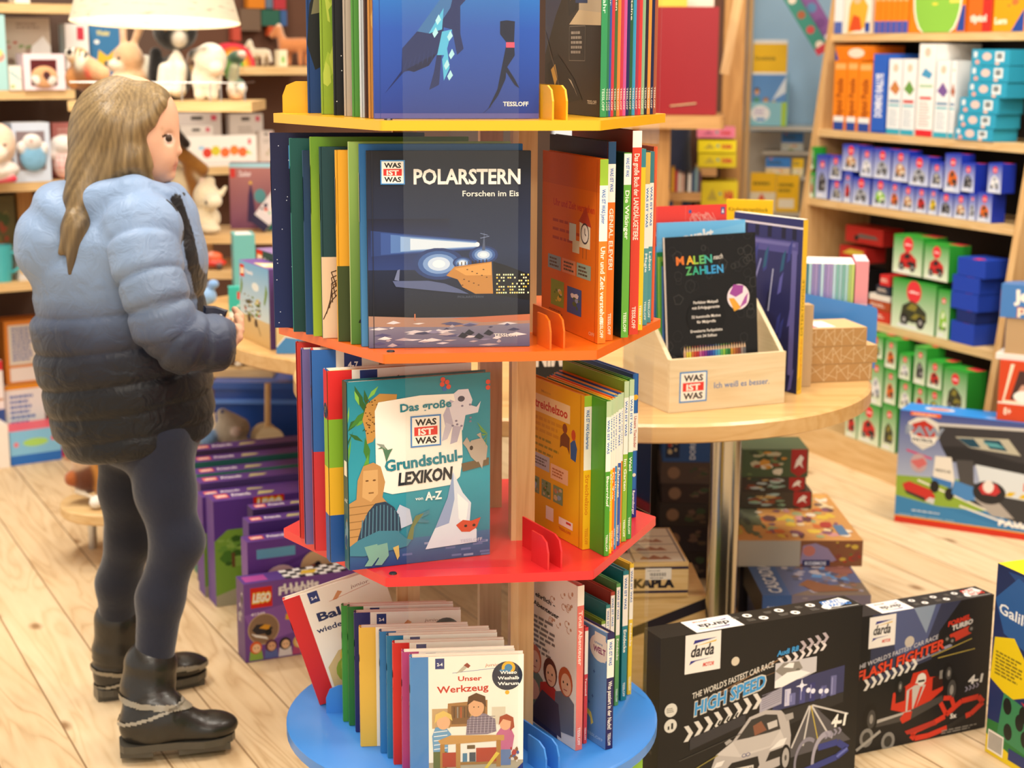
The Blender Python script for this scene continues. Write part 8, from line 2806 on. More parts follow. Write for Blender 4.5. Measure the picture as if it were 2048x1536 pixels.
hb(1402, 1474, 364, 417, .16, '#e0cc24', 'yellow game box on the lower honey pine board', off=.13, front=haba('#e0cc24'), group=GH)
# thick board with the red box, carried by a post
bd_ = tag(empty('thick_ledge', (HW.x, HW.y, 0)), 'thick layered pine ledge carrying a red box', 'ledge')
a, b_ = hpt(1190, 236, -.35), hpt(1450, 232, -.35)
mb = MB()
L_ = (b_ - a).length
mb.prism(rounded([(0, 0), (L_, 0), (L_, .34), (0, .34)], .03), -.042, 0, C('#ccc'))
mb.build('board', ('honey_x',), bd_, TMh @ frame(b_ - HD * L_, HD))
a2, b2 = hpt(1262, 300, -.30), hpt(1340, 300, -.30)
mb = MB()
mb.box(0, 0, 0, (b2 - a2).length, .09, b_.z - .0425, C('#ccc'))
mb.build('post', ('honey_z',), bd_, TMh @ frame((a2.x, a2.y, 0), HD))
a, b_ = hpt(1306, 233, -.33), hpt(1432, 231, -.33)
rx = frame(b_ - HD * (b_ - a).length + Vector((0, 0, .001)), HD)
rw = (b_ - a).length
rh = hpt(1370, 14, -.33).z - b_.z
red = tag(empty('red_book_box', M=rx), 'large dark red wooden box with a slot on the layered ledge', 'box')
mb = MB()
mb.box(0, 0, 0, rw, .006, rh, C('#94141f'))
F = Face(mb, (0, 0, 0), (1, 0, 0), (0, 0, 1), rw, rh)
F.poly([(.26, .07), (.26, .085), (.68, .115), (.68, .095)], '#2c1816')
F.poly([(.27, .078), (.27, .088), (.68, .115), (.68, .105)], '#d8b888')
mb.build('front_panel', ('paint',), red)
mb = MB()
mb.box(0, 0, 0, .30, .006, rh, C('#b8606c'))
F = Face(mb, (0, 0, 0), (1, 0, 0), (0, 0, 1), .30, rh)
for x, y in ((.10, .68), (.10, .06), (.55, .2), (.6, .7)):
 F.rect(x, y, x + .12, y + .24, '#3a1c20')
F.poly([(.3, .25), (.36, .55), (.4, .25)], '#e8d0c8')
F.rect(.5, .02, .8, .1, '#e8c8c4')
mb.build('side_panel', ('paint',), red, Matrix.Translation((rw, .006, 0)) @ Matrix.Rotation(math.radians(90), 4, 'Z'))
mb = MB()
mb.box(0, .006, 0, rw, .29, .006, C('#8c2028'))
mb.build('floor_panel', ('paint',), red)
mb = MB()
mb.box(0, 0, 0, .03, .012, .30, C('#d0a458'))
st_ = mb.build('wooden_stick', ('pine_z',), M=rx @ Matrix.Translation((rw + .010, .09, .13)) @ Matrix.Rotation(math.radians(9), 4, 'Y'))
tag(st_, 'flat wooden stick leaning on the right side of the red box', 'stick')
for k, (x0, w_, c, lab) in enumerate(((.0, .10, '#e8c44c', 'yellow'), (.055, .13, '#e8d8c4', 'cream'), (.11, .07, '#5ca4b4', 'teal'))):
 mb = MB()
 mb.box(0, 0, 0, w_, .012, rh + .028 - .004 * k, C(c))
 tag(mb.build('picture_book', ('print',), M=rx @ Matrix.Translation((x0, .03 + .03 * k, .0065))), lab + ' book standing inside the red wooden box', 'book', 'books inside the red wooden box')
# books behind under the ledge and dark hanging coat
zs = hpt(1360, 384, .0).z
mb = MB()
a, b_ = hpt(1335, 384, 0), hpt(1402, 384, 0)
mb.box(0, 0, -.03, (b_ - a).length, .16, 0, C('#ccc'))
mb.box(.02, .05, -zs + .001, .05, .08, -.03, C('#ccc'))
tag(mb.build('low_bench', ('honey_x',), M=frame(a, HD)), 'small pine bench with a row of books behind the puzzle pads', 'bench')
for k, (c, n, h_) in enumerate((('#f0b82c', 'yellow', .09), ('#c83c48', 'red', .075), ('#e8e0d4', 'white', .07), ('#d8b4a4', 'pinkish', .066), ('#2c2420', 'black', .075), ('#e8e8e4', 'pale', .068), ('#2c4468', 'navy', .08), ('#7c9ca4', 'grey blue', .09), ('#5c3c4c', 'plum', .075))):
 q = a + HD * (.012 + .0115 * k)
 carton('paperback', (q.x, q.y, zs), HD, .0105, .11, h_ * .9, c, n + ' spine in the small book row on the pine bench', 'book', 'small book row on the pine bench')
ct = Soft(.03)
q = hpt(1360, 320, .25)
for dz, rx_, rz in ((.10, .04, .07), (.0, .043, .09), (-.1, .044, .09), (-.22, .044, .09), (-.36, .044, .1)):
 ct.e(Vector((.0 + .006 * (dz < 0), .0, dz)), (rx_, .04, rz), '#23273a' if dz > -.15 else '#33405c')
o = ct.mesh('hanging_coat', .008, 'cloth', None, Matrix.Translation((q.x, q.y + .05, q.z)))
tag(o, 'dark navy coat hanging in the gap left of the game boxes', 'coat')
# diagonal activity books at the top
for k, (p0, p1, w_, c, pal) in enumerate((((1560, -12), (1636, 112), .05, '#3c8c7c', ['#e8d8c4', '#c84c4c', '#a8603c']), ((1584, -18), (1652, 100), .06, '#8c5c9c', ['#e8e0f0', '#7c4c8c', '#5c8cb4']))):
 A_, B_ = at_b(p0[0], p0[1], -.18 + .02 * k), at_b(p1[0], p1[1], -.18 + .02 * k)
 up = (A_ - B_).normalized()
 M = frame(B_, BD, None)
 ang = math.atan2(-(up.dot(BD)), up.z)
 mb = MB()
 mb.box(0, 0, 0, w_, .008, .26, C(c))
 F = Face(mb, (0, 0, 0), (1, 0, 0), (0, 0, 1), w_, .26)
 for j in range(4):
  F.ell(.5, .12 + j * .24, .3, .3, pal[j % 3], 10)
 F.rect(0, 0, 1, .1, '#c83c4c')
 o = mb.build('card_strip', ('print',), M=M @ Matrix.Rotation(-ang, 4, 'Y'))
 tag(o, ('green' if k == 0 else 'purple') + ' slanting card strip with round pictures hanging beside the shelf unit', 'cards', 'slanting card strips')
# ================================================================ left wall shelves, plush toys, lamp
def lp(px, py, off=0.0):
 return on_plane(px, py, LP + LN * off, LN)
ls = tag(empty('wall_shelf', LP), 'light wood shelves against the dark left wall', 'shelf')
TMl = Matrix.Translation(-LP)
LZ = {}
def lboard(x0, x1, y, off, d=.30, t=.028, key=None, par=ls, mat='pine_x'):
 a, b_ = lp(x0, y, off), lp(x1, y, off)
 z = lp((x0 + x1) / 2, y, off).z
 mb = MB()
 mb.box(0, 0, -t, (b_ - a).length, d, 0, C('#ccc'))
 mb.build('shelf_board', (mat,), par, Matrix.Translation(-par.location) @ frame((a.x, a.y, z), B_DIR))
 if key is not None:
  LZ[key] = z
 return z
lboard(-112, 150, 6, 0, key=0)
lboard(-112, 150, 181, 0, key=1)
lboard(-112, 150, 366, 0, key=2)
lboard(-112, 150, 566, 0, key=3)
lboard(485, 640, 133, .10, d=.22, key='r')
lboard(380, 640, 330, .10, d=.22, key='s')
for x in (-120,):
 a = lp(x, 300, .02)
 mb = MB()
 mb.box(0, 0, 0, .024, .27, 2.2, C('#4a352a'))
 mb.build('side_panel', ('brown_wall',), ls, TMl @ frame((a.x, a.y, 0), B_DIR))
a = lp(370, 300, .325)
mb = MB()
mb.box(0, 0, 0, 1.1, .012, 2.2, C('#4a352a'))
mb.build('back_panel', ('brown_wall',), ls, TMl @ frame((a.x, a.y, 0), B_DIR))
def lb(key, x0, x1, yt, yb, d, col, lab, off=.02, nm='toy_box', dz=0.0, **kw):
 z = LZ[key] + dz if key is not None else None
 return px_carton(nm, LP + LN * off, LN, x0, x1, yt, yb, d, col, lab, z=z, **kw)
def window_front(frame_c, in_c, x0, y0, x1, y1):
 def art(F):
  F.rect(0, 0, 1, 1, frame_c)
  F.rect(x0, y0, x1, y1, in_c)
 return art
# row one
lb(1, -20, 17, 30, 180, .12, '#a8d4d4', 'pale mint toy box with coral picture at the left edge', front=lambda F: (F.ell(.55, .45, .35, .3, '#e89c8c'), F.ell(.6, .5, .2, .2, '#c8d884')), off=.0)
lb(1, 10, 106, 36, 180, .10, '#cbbba8', 'beige picture toy box with turquoise side, upper left shelf', off=.12, right=lambda F: F.rect(0, 0, 1, 1, '#3caab8'), front=lambda F: (F.lines(.3, .84, .9, .94, 2, '#a08c7c', 2), F.blot(.02, .2, .75, .7, ['#a88c7c', '#8c9c6c', '#b85c4c', '#d8c8b4', '#8c7464'], 20, 4, .4), F.poly([(.5, .2), (.6, .6), (.85, .75), (1, .6), (1, .2)], '#f2f0ec')))
lb(1, 20, 45, 132, 182, .04, '#eae6dc', 'small white toy box with teal stripe in front of beige box', off=-.005, front=lambda F: (F.poly([(.1, .8), (.9, .45), (.9, .38), (.1, .7)], '#6cb4bc'), F.ell(.25, .15, .2, .16, '#b8c88c')))
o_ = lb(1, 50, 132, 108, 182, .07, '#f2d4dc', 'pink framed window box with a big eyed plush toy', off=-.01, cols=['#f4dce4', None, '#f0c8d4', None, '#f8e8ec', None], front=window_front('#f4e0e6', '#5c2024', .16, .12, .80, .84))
mb = Soft(.01)
mb.e((.062, -.004, .040), (.042, .012, .034), '#e0a878')
mb.pe((.066, -.02, .044), (.012, .02, .014), '#4c2428')
mb.pe((.030, -.014, .030), (.014, .02, .016), '#f2ece4')
mb.pe((.085, -.014, .028), (.016, .02, .014), '#f2ece4')
mb.mesh('plush_face', .003, 'plush', o_)
lb(1, 136, 182, 48, 178, .06, '#ede8e4', 'white upright book with small red emblem near the lamp shade', off=.10, front=lambda F: F.rect(.5, .75, .8, .95, '#c83c4c'))
lb(1, 183, 250, 48, 150, .04, '#3c78a8', 'blue picture book with yellow ducks behind the plush toys', off=.14, dz=0, front=lambda F: (F.text('Wieder', .2, .82, .08, '#e8d87c', .03, wid=.4), F.poly([(.15, .3), (.25, .6), (.5, .5), (.75, .62), (.95, .4), (.8, .3)], '#e8bc3c'), F.ell(.2, .72, .08, .06, '#f0f0ea')))
lb(0, 30, 60, -20, 6, .06, '#f0e8d8', 'small white figure box on the highest left shelf', off=.03)
# row two
lb(2, -30, 92, 268, 366, .05, '#dcaea0', 'salmon pink backing box behind the pale bear', off=.17)
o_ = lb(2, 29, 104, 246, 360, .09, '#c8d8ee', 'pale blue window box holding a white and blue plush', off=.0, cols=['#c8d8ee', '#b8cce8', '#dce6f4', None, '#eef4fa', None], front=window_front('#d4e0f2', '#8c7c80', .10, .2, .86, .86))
mb = Soft(.01)
mb.e((.062, -.004, .075), (.042, .016, .042), '#84bce0')
mb.e((.060, -.006, .125), (.030, .018, .024), '#f0ebe6')
mb.e((.024, -.004, .108), (.012, .012, .018), '#f4f0ec')
mb.e((.098, -.004, .104), (.012, .012, .018), '#f4f0ec')
mb.pe((.052, -.022, .128), (.006, .01, .006), '#c89c94')
mb.mesh('plush_face', .003, 'plush', o_)
lb(2, 110, 160, 246, 362, .06, '#c87c78', 'dusty red box behind the rabbit, second left shelf', off=.12, front=lambda F: F.lines(.2, .7, .9, .92, 3, '#e0b0a8', 2))
# ---------------------------------------------------------------- plush toys
def plush(px, py, Y, label, fn, cat='plush toy', group='plush toys on the left', k=.012, vox=.0045, name='plush_toy', z=None, mat='plush'):
 """fn(soft, s): s(x, y, dy) is an offset in pixels of the photograph at that distance, from the foot point"""
 o = on_y(px, py, Y)
 if z is not None:
  o.z = z
 d = (o - EYE).dot(CF)
 mp = d / FOC
 so = Soft(k)
 def P(x, y, dy=0.0):
  return Vector(((x - px) * mp, dy, (py - y) * mp / math.cos(PITCH)))
 fn(so, P, mp)
 lo = min(so.bounds(p)[0].z for p in so.P if not p[6])
 M = Matrix.Translation(o - Vector((0, 0, lo - .001)))
 ob = so.mesh(name, vox, mat, None, M)
 return tag(ob, label, cat, group)
# front plush ledge with its wire rail
PY_ = 4.55
pz = on_y(320, 203, PY_).z
pl = tag(empty('plush_ledge', (on_y(135, 203, PY_).x, PY_, pz)), 'pine ledge with a wire rail carrying plush animals behind the girl', 'ledge')
xl, xr = on_y(133, 203, PY_).x, on_y(501, 203, PY_).x
mb = MB()
mb.box(0, 0, -.028, xr - xl, .26, 0, C('#ccc'))
mb.build('board', ('pine_x',), pl)
mb = MB()
for zz in (.052,):
 mb.tube([(.005, .012, zz), (xr - xl - .02, .012, zz), (xr - xl - .02, .18, zz)], .0022, C('#ccc'), 0, 6)
for x in (.32, .40, .43, xr - xl - .02):
 mb.tube([(x, .012, -.002), (x, .012, .052)], .0022, C('#ccc'), 0, 6)
mb.build('wire_rail', ('wire',), pl)
for x in ((xr - xl) * .18, (xr - xl) * .46):
 mb = MB()
 mb.box(x - .015, .02, -pz, x + .015, .05, -.028, C('#ccc'))
 mb.build('leg', ('honey_z',), pl)
BKK, WHT = '#141211', '#ddd3c0'
def cat(s, P, m):
 s.e(P(350, 165, .0), (34 * m, .036, 44 * m), BKK)
 s.e(P(360, 150, -.026), (17 * m, .022, 36 * m), WHT)
 s.e(P(356, 78, -.006), (44 * m, .046, 38 * m), BKK)
 s.e(P(369, 92, -.040), (13 * m, .02, 16 * m), WHT)
 for x in (325, 385):
  s.c(P(x, 58, .0), P(x - 2, 42, .004), 9 * m, 3 * m, BKK)
 s.pe(P(325, 54, -.016), (4 * m, .014, 7 * m), '#d8ccc4')
 for x in (338, 368):
  s.c(P(x, 150, -.04), P(x - 2, 190, -.06), 13 * m, 14 * m, WHT)
  s.e(P(x - 2, 192, -.075), (15 * m, .028, 9 * m), WHT)
 s.c(P(315, 120), P(312, 165), 12 * m, 15 * m, BKK)
 s.pe(P(369, 92, -.072), (4 * m, .01, 3 * m), '#dca8a0')
 s.pe(P(343, 74, -.05), (3.5 * m, .012, 4 * m), '#6c4a1c')
 s.pe(P(383, 74, -.046), (3.5 * m, .012, 4 * m), '#8c8448')
 s.pe(P(360, 119, -.052), (7 * m, .014, 7 * m), '#8c7444')
def cow(s, P, m):
 s.e(P(415, 160), (30 * m, .04, 36 * m), WHT)
 s.e(P(426, 125, -.015), (32 * m, .042, 34 * m), WHT)
 s.e(P(440, 142, -.045), (14 * m, .02, 12 * m), '#e8d0b8')
 for x in (402, 428):
  s.c(P(x, 170, -.02), P(x + 2, 192, -.03), 12 * m, 11 * m, WHT)
 s.c(P(392, 112, -.02), P(420, 108, -.04), 8 * m, 7 * m, BKK)
 s.c(P(386, 118, -.01), P(380, 128, .0), 7 * m, 6 * m, '#6c5448')
 s.e(P(440, 104, -.03), (8 * m, .012, 5 * m), '#f4ece4')
def rabbit(s, P, m):
 T_ = '#d8b088'
 s.e(P(262, 150), (34 * m, .04, 36 * m), T_)
 s.e(P(262, 106, -.012), (30 * m, .034, 28 * m), T_)
 s.e(P(240, 122, -.03), (18 * m, .022, 12 * m), '#eadcc8')
 s.e(P(223, 118, -.04), (5 * m, .008, 6 * m), '#2a2220')
 s.c(P(252, 80), P(252, 42), 7 * m, 8 * m, T_)
 s.c(P(272, 82), P(290, 40), 7 * m, 9 * m, T_)
 s.pe(P(253, 60, -.02), (4 * m, .02, 14 * m), '#e8c8ac')
 s.pe(P(248, 108, -.044), (4 * m, .014, 4 * m), '#2a2220')
 s.c(P(240, 146, -.04), P(268, 148, -.045), 10 * m, 9 * m, '#e0bc98')
 s.e(P(292, 128, .02), (14 * m, .03, 28 * m), '#dcd8c8')
def tiger(s, P, m):
 s.e(P(175, 130), (30 * m, .04, 34 * m), '#8a5a30')
 s.e(P(160, 98), (22 * m, .03, 18 * m), '#d8a868')
 s.e(P(150, 92, -.02), (12 * m, .018, 10 * m), '#efe8da')
 s.pe(P(150, 90, -.036), (6 * m, .012, 6 * m), '#2a2220')
 s.e(P(172, 110, -.025), (11 * m, .016, 20 * m), '#dcdcc8')
 s.c(P(190, 118, -.02), P(214, 130, -.03), 17 * m, 14 * m, '#d8a880')
 s.e(P(186, 124, -.03), (7 * m, .014, 16 * m), '#c83c34')
 s.e(P(150, 140, -.01), (16 * m, .024, 22 * m), '#b87c44')
 s.e(P(190, 158), (26 * m, .03, 24 * m), '#5c3c28')
 for k in range(4):
  s.pe(P(150 + 10 * k, 84 + 4 * k, -.02), (2.2 * m, .03, 9 * m), '#2c2420')
def bunnygreen(s, P, m):
 s.e(P(465, 140), (16 * m, .02, 28 * m), '#5c8c3c')
 s.e(P(478, 118, -.01), (16 * m, .02, 13 * m), '#3c5c48')
 s.e(P(490, 112, -.02), (8 * m, .012, 6 * m), '#e8c8bc')
 s.c(P(474, 140, -.02), P(468, 170, -.02), 8 * m, 8 * m, '#a8a484')
 s.e(P(478, 178, -.01), (17 * m, .022, 20 * m), '#3c6048')
 s.e(P(466, 180, -.03), (8 * m, .014, 12 * m), '#efe0d0')
 s.e(P(489, 178, -.03), (9 * m, .014, 9 * m), '#f2ebe4')
 s.e(P(474, 194, -.02), (14 * m, .02, 6 * m), '#e8b890')
plush(352, 200, PY_ + .18, 'black and white plush cat with a brass tag sitting on the ledge', cat, z=pz)
plush(418, 200, PY_ + .075, 'white plush cow with black ear patch beside the black cat', cow, z=pz)
plush(262, 200, PY_ + .225, 'beige plush rabbit with long ears left of the black cat', rabbit, z=pz)
plush(178, 200, PY_ + .085, 'brown striped plush animals with red label at the ledge end', tiger, z=pz)
plush(474, 202, PY_ + .175, 'green plush frog doll with white feet at the right ledge end', bunnygreen, z=pz)
# bears and rabbits on the wall shelves
LY2 = lp(15, 360, .0).y
def bear(s, P, m):
 s.e(P(0, 300), (36 * m, .05, 42 * m), '#f0d2b8')
 s.e(P(8, 318, -.05), (20 * m, .03, 17 * m), '#f4e2d0')
 s.e(P(0, 350), (40 * m, .06, 20 * m), '#f2e8e0')
 s.pe(P(8, 316, -.075), (6 * m, .02, 5 * m), '#7c5c54')
 s.pe(P(23, 300, -.045), (3 * m, .02, 3.5 * m), '#5c4038')
 s.c(P(-20, 372, -.02), P(36, 366, -.03), 7 * m, 6 * m, '#d83c50')
plush(0, 372, LY2 - .075, 'peach plush bear face at the left edge of the second shelf', bear, z=LZ[2])
def bun(s, P, m):
 s.e(P(132, 325), (25 * m, .04, 32 * m), '#eba8a4')
 s.e(P(132, 290, -.01), (24 * m, .035, 20 * m), '#efe6e0')
 s.c(P(118, 285, -.02), P(112, 308, -.03), 7 * m, 9 * m, '#efe9e4')
 for k in range(5):
  s.pe(P(112 + 10 * k, 325, -.03), (1.6 * m, .03, 26 * m), '#f6e0dc')
  s.pe(P(132, 308 + 10 * k, -.03), (26 * m, .03, 1.6 * m), '#f6e0dc')
plush(132, 358, lp(132, 358, .06).y, 'white plush rabbit in a pink checked dress on second shelf', bun, z=LZ[2])
# row three and floor row
def cup(lab, px, y0, y1, c):
 q = lp(px, y1, .05)
 q.z = LZ[3] + .0006
 h = lp(px, y0, .05).z - q.z
 mb = MB()
 mb.lathe([(0, 0), (.030, 0), (.036, h * .5), (.037, h), (.033, h), (.03, .01), (0, .01)], (0, 0, 0), C(c), 0, 24)
 mb.tube([(.035, 0, h * .8), (.058, 0, h * .75), (.060, 0, h * .4), (.035, 0, h * .25)], .005, C(c), 0, 8)
 return tag(mb.build('toy_mug', ('plastic',), None, Matrix.Translation(q), True), lab, 'mug')
cup('turquoise toy mug at the left end of the third shelf', 4, 490, 560, '#4cb8c0')
lb(3, 38, 60, 498, 562, .05, '#d8d4d0', 'pale grey toy box with yellow dot beside the turquoise mug', off=.03, front=lambda F: F.ell(.5, .3, .3, .3, '#e8b83c'))
lb(3, 64, 92, 520, 562, .05, '#6c5c9c', 'small violet toy box on the third left shelf', off=.05)
lb(3, -30, 38, 392, 562, .05, '#6c6440', 'olive picture box at the back of the third shelf', off=.2, front=lambda F: F.blot(.1, .1, .9, .9, ['#8c7c4c', '#4c5c34', '#a8543c'], 14, 3, .4))
mb = MB()
a = lp(40, 480, .19)
mb.box(0, 0, 0, .05, .03, lp(40, 372, .19).z - LZ[3] - .012, C('#ccc'))
tag(mb.build('shelf_post', ('honey_z',), M=frame((a.x, a.y, LZ[3] + .0005), B_DIR)), 'brown wooden post between second and third left shelf', 'post')
FY = 0.0
def fl(x0, x1, yt, yb, d, col, lab, off, **kw):
 return px_carton('toy_box', LP + LN * off, LN, x0, x1, yt, yb, d, col, lab, group='toy cartons on the floor at the left', **kw)
tx = lambda c1: (lambda F: (F.rect(.12, .08, .9, .92, '#e6e4e0'), F.lines(.2, .2, .8, .85, 9, '#6c80b4', 3)))
fl(22, 124, 858, 921, .12, '#8cc4e8', 'light blue carton with red lid lying on the floor, far left', -.03, z=0, cols=['#84c0e4', None, None, None, '#e0586c', None], front=lambda F: (F.rect(0, 0, 1, .28, '#2c6cc0'), F.ell(.5, .62, .25, .08, '#a8d46c'), F.ell(.12, .6, .05, .05, '#e0808c'), F.ell(.85, .68, .05, .05, '#e0606c')))
fl(-12, 21, 850, 936, .10, '#efe6dc', 'white carton at the very left edge of the floor row', -.04, z=0)
fl(125, 160, 870, 918, .10, '#d83058', 'crimson carton right of the light blue one on the floor', .0, z=0)
fl(14, 92, 768, 860, .10, '#ece8e4', 'white carton with blue text standing on the lower floor boxes', .14, z=0, front=lambda F: (F.rect(0, .93, 1, 1, '#e8982c'), F.lines(.12, .1, .75, .86, 10, '#5c78b8', 3)))
o_ = fl(14, 92, 640, 765, .10, '#d88434', 'orange carton with a printed text panel, above the white one', .14, z=lp(50, 767, .14).z, front=lambda F: (F.rect(.1, .3, .9, .93, '#dcd4c8'), F.lines(.18, .36, .8, .9, 10, '#5c6cac', 3), F.rect(.1, .04, .95, .26, '#efe6e0')))
fl(-16, 12, 722, 858, .09, '#f0e8e4', 'white carton with red top and child picture, left edge', .1, z=0, front=lambda F: (F.rect(0, .9, 1, 1, '#d83440'), F.ell(.7, .6, .3, .1, '#c89878'), F.rect(.4, .2, 1, .5, '#3c5c9c')))
fl(100, 150, 700, 880, .09, '#dca4a0', 'rosy tall carton mostly hidden behind the jacket', .2, z=0)
# ---------------------------------------------------------------- right part of the left wall: toys behind the tower's left side
def rainbow():
 q = lp(468, 132, .105)
 q.z = LZ['r'] + .0006
 d = (q - EYE).dot(CF) / FOC
 root = tag(empty('rainbow_stacker', M=frame(q, B_DIR)), 'wooden rainbow stacker of red, orange, yellow and green arches', 'toy')
 cols = ['#e23c4c', '#e8702c', '#f0b03c', '#7cac3c', '#3c8cac']
 R = 46 * d
 for k, c in enumerate(cols):
  r1, r0 = R * (1 - k * .17), R * (1 - (k + 1) * .17) + .0006
  mb = MB()
  pts = [(r1 * math.cos(math.pi * j / 20), r1 * math.sin(math.pi * j / 20)) for j in range(21)] + [(r0 * math.cos(math.pi * j / 20), r0 * math.sin(math.pi * j / 20)) for j in reversed(range(21))]
  for j in range(20):
   a0, a1, b1, b0 = pts[j], pts[j + 1], pts[40 - j], pts[41 - j]
   for f in ([(a0, 0), (b0, 0), (b1, 0), (a1, 0)], [(a0, 1), (a1, 1), (b1, 1), (b0, 1)], [(a0, 0), (a1, 0), (a1, 1), (a0, 1)], [(b0, 0), (b0, 1), (b1, 1), (b1, 0)]):
    mb.face([(p[0], t * .05, p[1]) for p, t in f], C(c))
  mb.build('arch', ('matte',), root)
# a second lower rainbow runs right of the first, so the shelf board is widened by its ledge
lboard(405, 487, 133, .10, d=.22)
rainbow()
def horse(c1, c2):
 def fn(s, P, m, ):
  s.c(P(-18, -38), P(18, -40), 15 * m, 14 * m, c1)
  for x in (-24, -12, 12, 22):
   s.c(P(x, -28, .012 if x in (-12, 22) else -.012), P(x, -3, .012 if x in (-12, 22) else -.012), 6 * m, 4 * m, c1)
  s.c(P(-22, -42), P(-32, -68), 9 * m, 8 * m, c1)
  s.c(P(-32, -70), P(-44, -58), 8 * m, 6 * m, c1)
  s.c(P(-24, -52), P(-30, -78), 5 * m, 4 * m, c2)
  s.c(P(32, -44), P(36, -14), 4 * m, 6 * m, c2)
 return fn
def toyhorse(px, lab, c1, c2, sc=1.0):
 q = lp(px, 132, .205)
 f = horse(c1, c2)
 def fn(s, P, m):
  f(s, lambda x, y, dy=0.0: Vector((x * m * sc, dy, -y * m * sc)), m * sc)
 plush(px, 132, q.y, lab, fn, cat='toy animal', group='toy horses on the back shelf', k=.008, vox=.004, z=LZ['r'], name='toy_horse')
toyhorse(590, 'chestnut toy horse with a pale mane near the tower', '#c8804c', '#efe0c8', 1.0)
toyhorse(520, 'pale cream toy horse, smaller one on the back shelf', '#d8c8ac', '#f0e8d8', .62)
lb('r', 558, 575, 100, 132, .03, '#ece4c4', 'little cream toy box with green mark between the toy horses', off=.13, front=lambda F: F.rect(.3, .2, .7, .6, '#8cc46c'))
for k, (x0, x1, yt, yb, c, lab) in enumerate(((482, 522, 18, 62, '#6c5848', 'grey brown'), (496, 530, -20, 17, '#c87820', 'ochre'), (532, 546, -20, 17, '#5c6c80', 'slate'), (524, 560, 20, 52, '#2c5c4c', 'dark green'), (548, 572, -20, 19, '#a8343c', 'red'), (562, 574, 21, 52, '#3c5c8c', 'blue'), (538, 556, 53, 72, '#c8542c', 'orange arch'), (466, 482, 54, 82, '#b84c3c', 'brick red'))):
 z_ = lp((x0 + x1) / 2, yb, .20).z
 lb(None, x0, x1, yt, yb, .03, c, lab + ' painted wooden block in the picture made of blocks', off=.285, nm='wooden_block', group='painted wooden blocks on the wall')
for k, (x0, x1, yt, yb, c, off, lab) in enumerate(((352, 445, 226, 262, '#d0c4bc', .14, 'pale toy carton row end left, beneath the plush ledge'), (364, 428, 252, 329, '#d8cec4', .12, 'pale toy carton with green and pink print beneath the ledge'), (462, 528, 228, 329, '#cfc4bb', .16, 'pale upright toy carton with black hang hole, behind the worm box'), (521, 548, 262, 329, '#d4c8c0', .12, 'pale toy carton with pink print near the navy book'), (372, 514, 272, 331, '#f2ece4', .0, 'wide white toy box picturing an orange caterpillar'))):
 def fa(F, k=k):
  if k == 4:
   for j, (x, cc) in enumerate(((.30, '#d84838'), (.42, '#d8c83c'), (.55, '#e8743c'), (.68, '#e8843c'), (.80, '#e87040'))):
    F.ell(x, .45 + .06 * (j % 2), .065, .065, cc, 14)
   F.poly([(.84, .4), (.94, .36), (.88, .5)], '#b8d04c')
   F.rect(.18, .55, .26, .68, '#a8cce4')
   F.rect(.88, .7, .92, .88, '#d84858')
   F.rect(.1, .1, .9, .12, '#e8b8b4')
  else:
   F.rect(.35, .86, .6, .93, '#3c3430')
   F.rect(.78, .84, .9, .95, '#c85060')
   F.lines(.25, .6, .8, .75, 2, '#a89c94', k)
   F.blot(.3, .1, .95, .5, ['#c89c9c', '#a8b08c', '#d8b8b0'], 7, k, .5)
 lb('s', x0, x1, yt, yb, .03, c, lab, off=off + .10, front=fa, group='pale toy cartons behind the girl', dz=0.0) if k else lb('s', x0, x1, yt, 329, .03, c, lab, off=.285, front=fa, group='pale toy cartons behind the girl')
# ---- stepped toy rack behind the girl with llama, dog, car and boxes
SY = 4.72
sr = tag(empty('stepped_rack', (on_y(390, 480, SY).x, SY, 0)), 'stepped pine rack holding a llama plush and small toys', 'rack')
SZ = {}
for k, (x0, x1, y, dy, key) in enumerate(((330, 560, 470, .0, 'a'), (380, 560, 541, -.02, 'b'), (370, 545, 738, -.06, 'c'))):
 a, b_ = on_y(x0, y, SY + dy), on_y(x1, y, SY + dy)
 mb = MB()
 mb.box(0, 0, -.026, b_.x - a.x, .28 - dy, 0, C('#ccc'))
 mb.build('shelf_board', ('pine_x',), sr, Matrix.Translation(Vector((a.x, a.y, (a.z + b_.z) / 2)) - sr.location))
 SZ[key] = (a.z + b_.z) / 2
for x in (335, 555):
 a = on_y(x, 480, SY + .2)
 mb = MB()
 mb.box(0, 0, 0, .03, .03, SZ['a'] - .027, C('#ccc'))
 mb.build('post', ('honey_z',), sr, Matrix.Translation(Vector((a.x - .015, a.y, 0)) - sr.location))
a = on_y(410, 500, SY + .10)
mb = MB()
mb.box(0, 0, 0, .022, .02, SZ['a'] - .026 - SZ['b'], C('#ccc'))
mb.build('post', ('pine_z',), sr, Matrix.Translation(Vector((a.x, a.y, SZ['b'])) - sr.location))
def llama(s, P, m):
 c = '#e8dcc0'
 s.e(P(408, 445), (34 * m, .05, 28 * m), c)
 s.e(P(418, 402, -.02), (26 * m, .04, 30 * m), c)
 s.e(P(436, 408, -.055), (17 * m, .026, 15 * m), '#efe6d0')
 s.e(P(425, 372, -.01), (10 * m, .014, 9 * m), c)
 s.c(P(412, 382, -.02), P(409, 368, -.02), 7 * m, 4 * m, '#e0c4b4')
 s.c(P(448, 396, -.02), P(456, 384, -.02), 6 * m, 4 * m, c)
 s.e(P(428, 462, -.05), (20 * m, .03, 10 * m), c)
 s.pe(P(424, 411, -.062), (3.4 * m, .02, 3.8 * m), '#2a2420')
plush(420, 472, SY + .065, 'cream plush llama sitting on the stepped rack behind the girl', llama, z=SZ['a'])
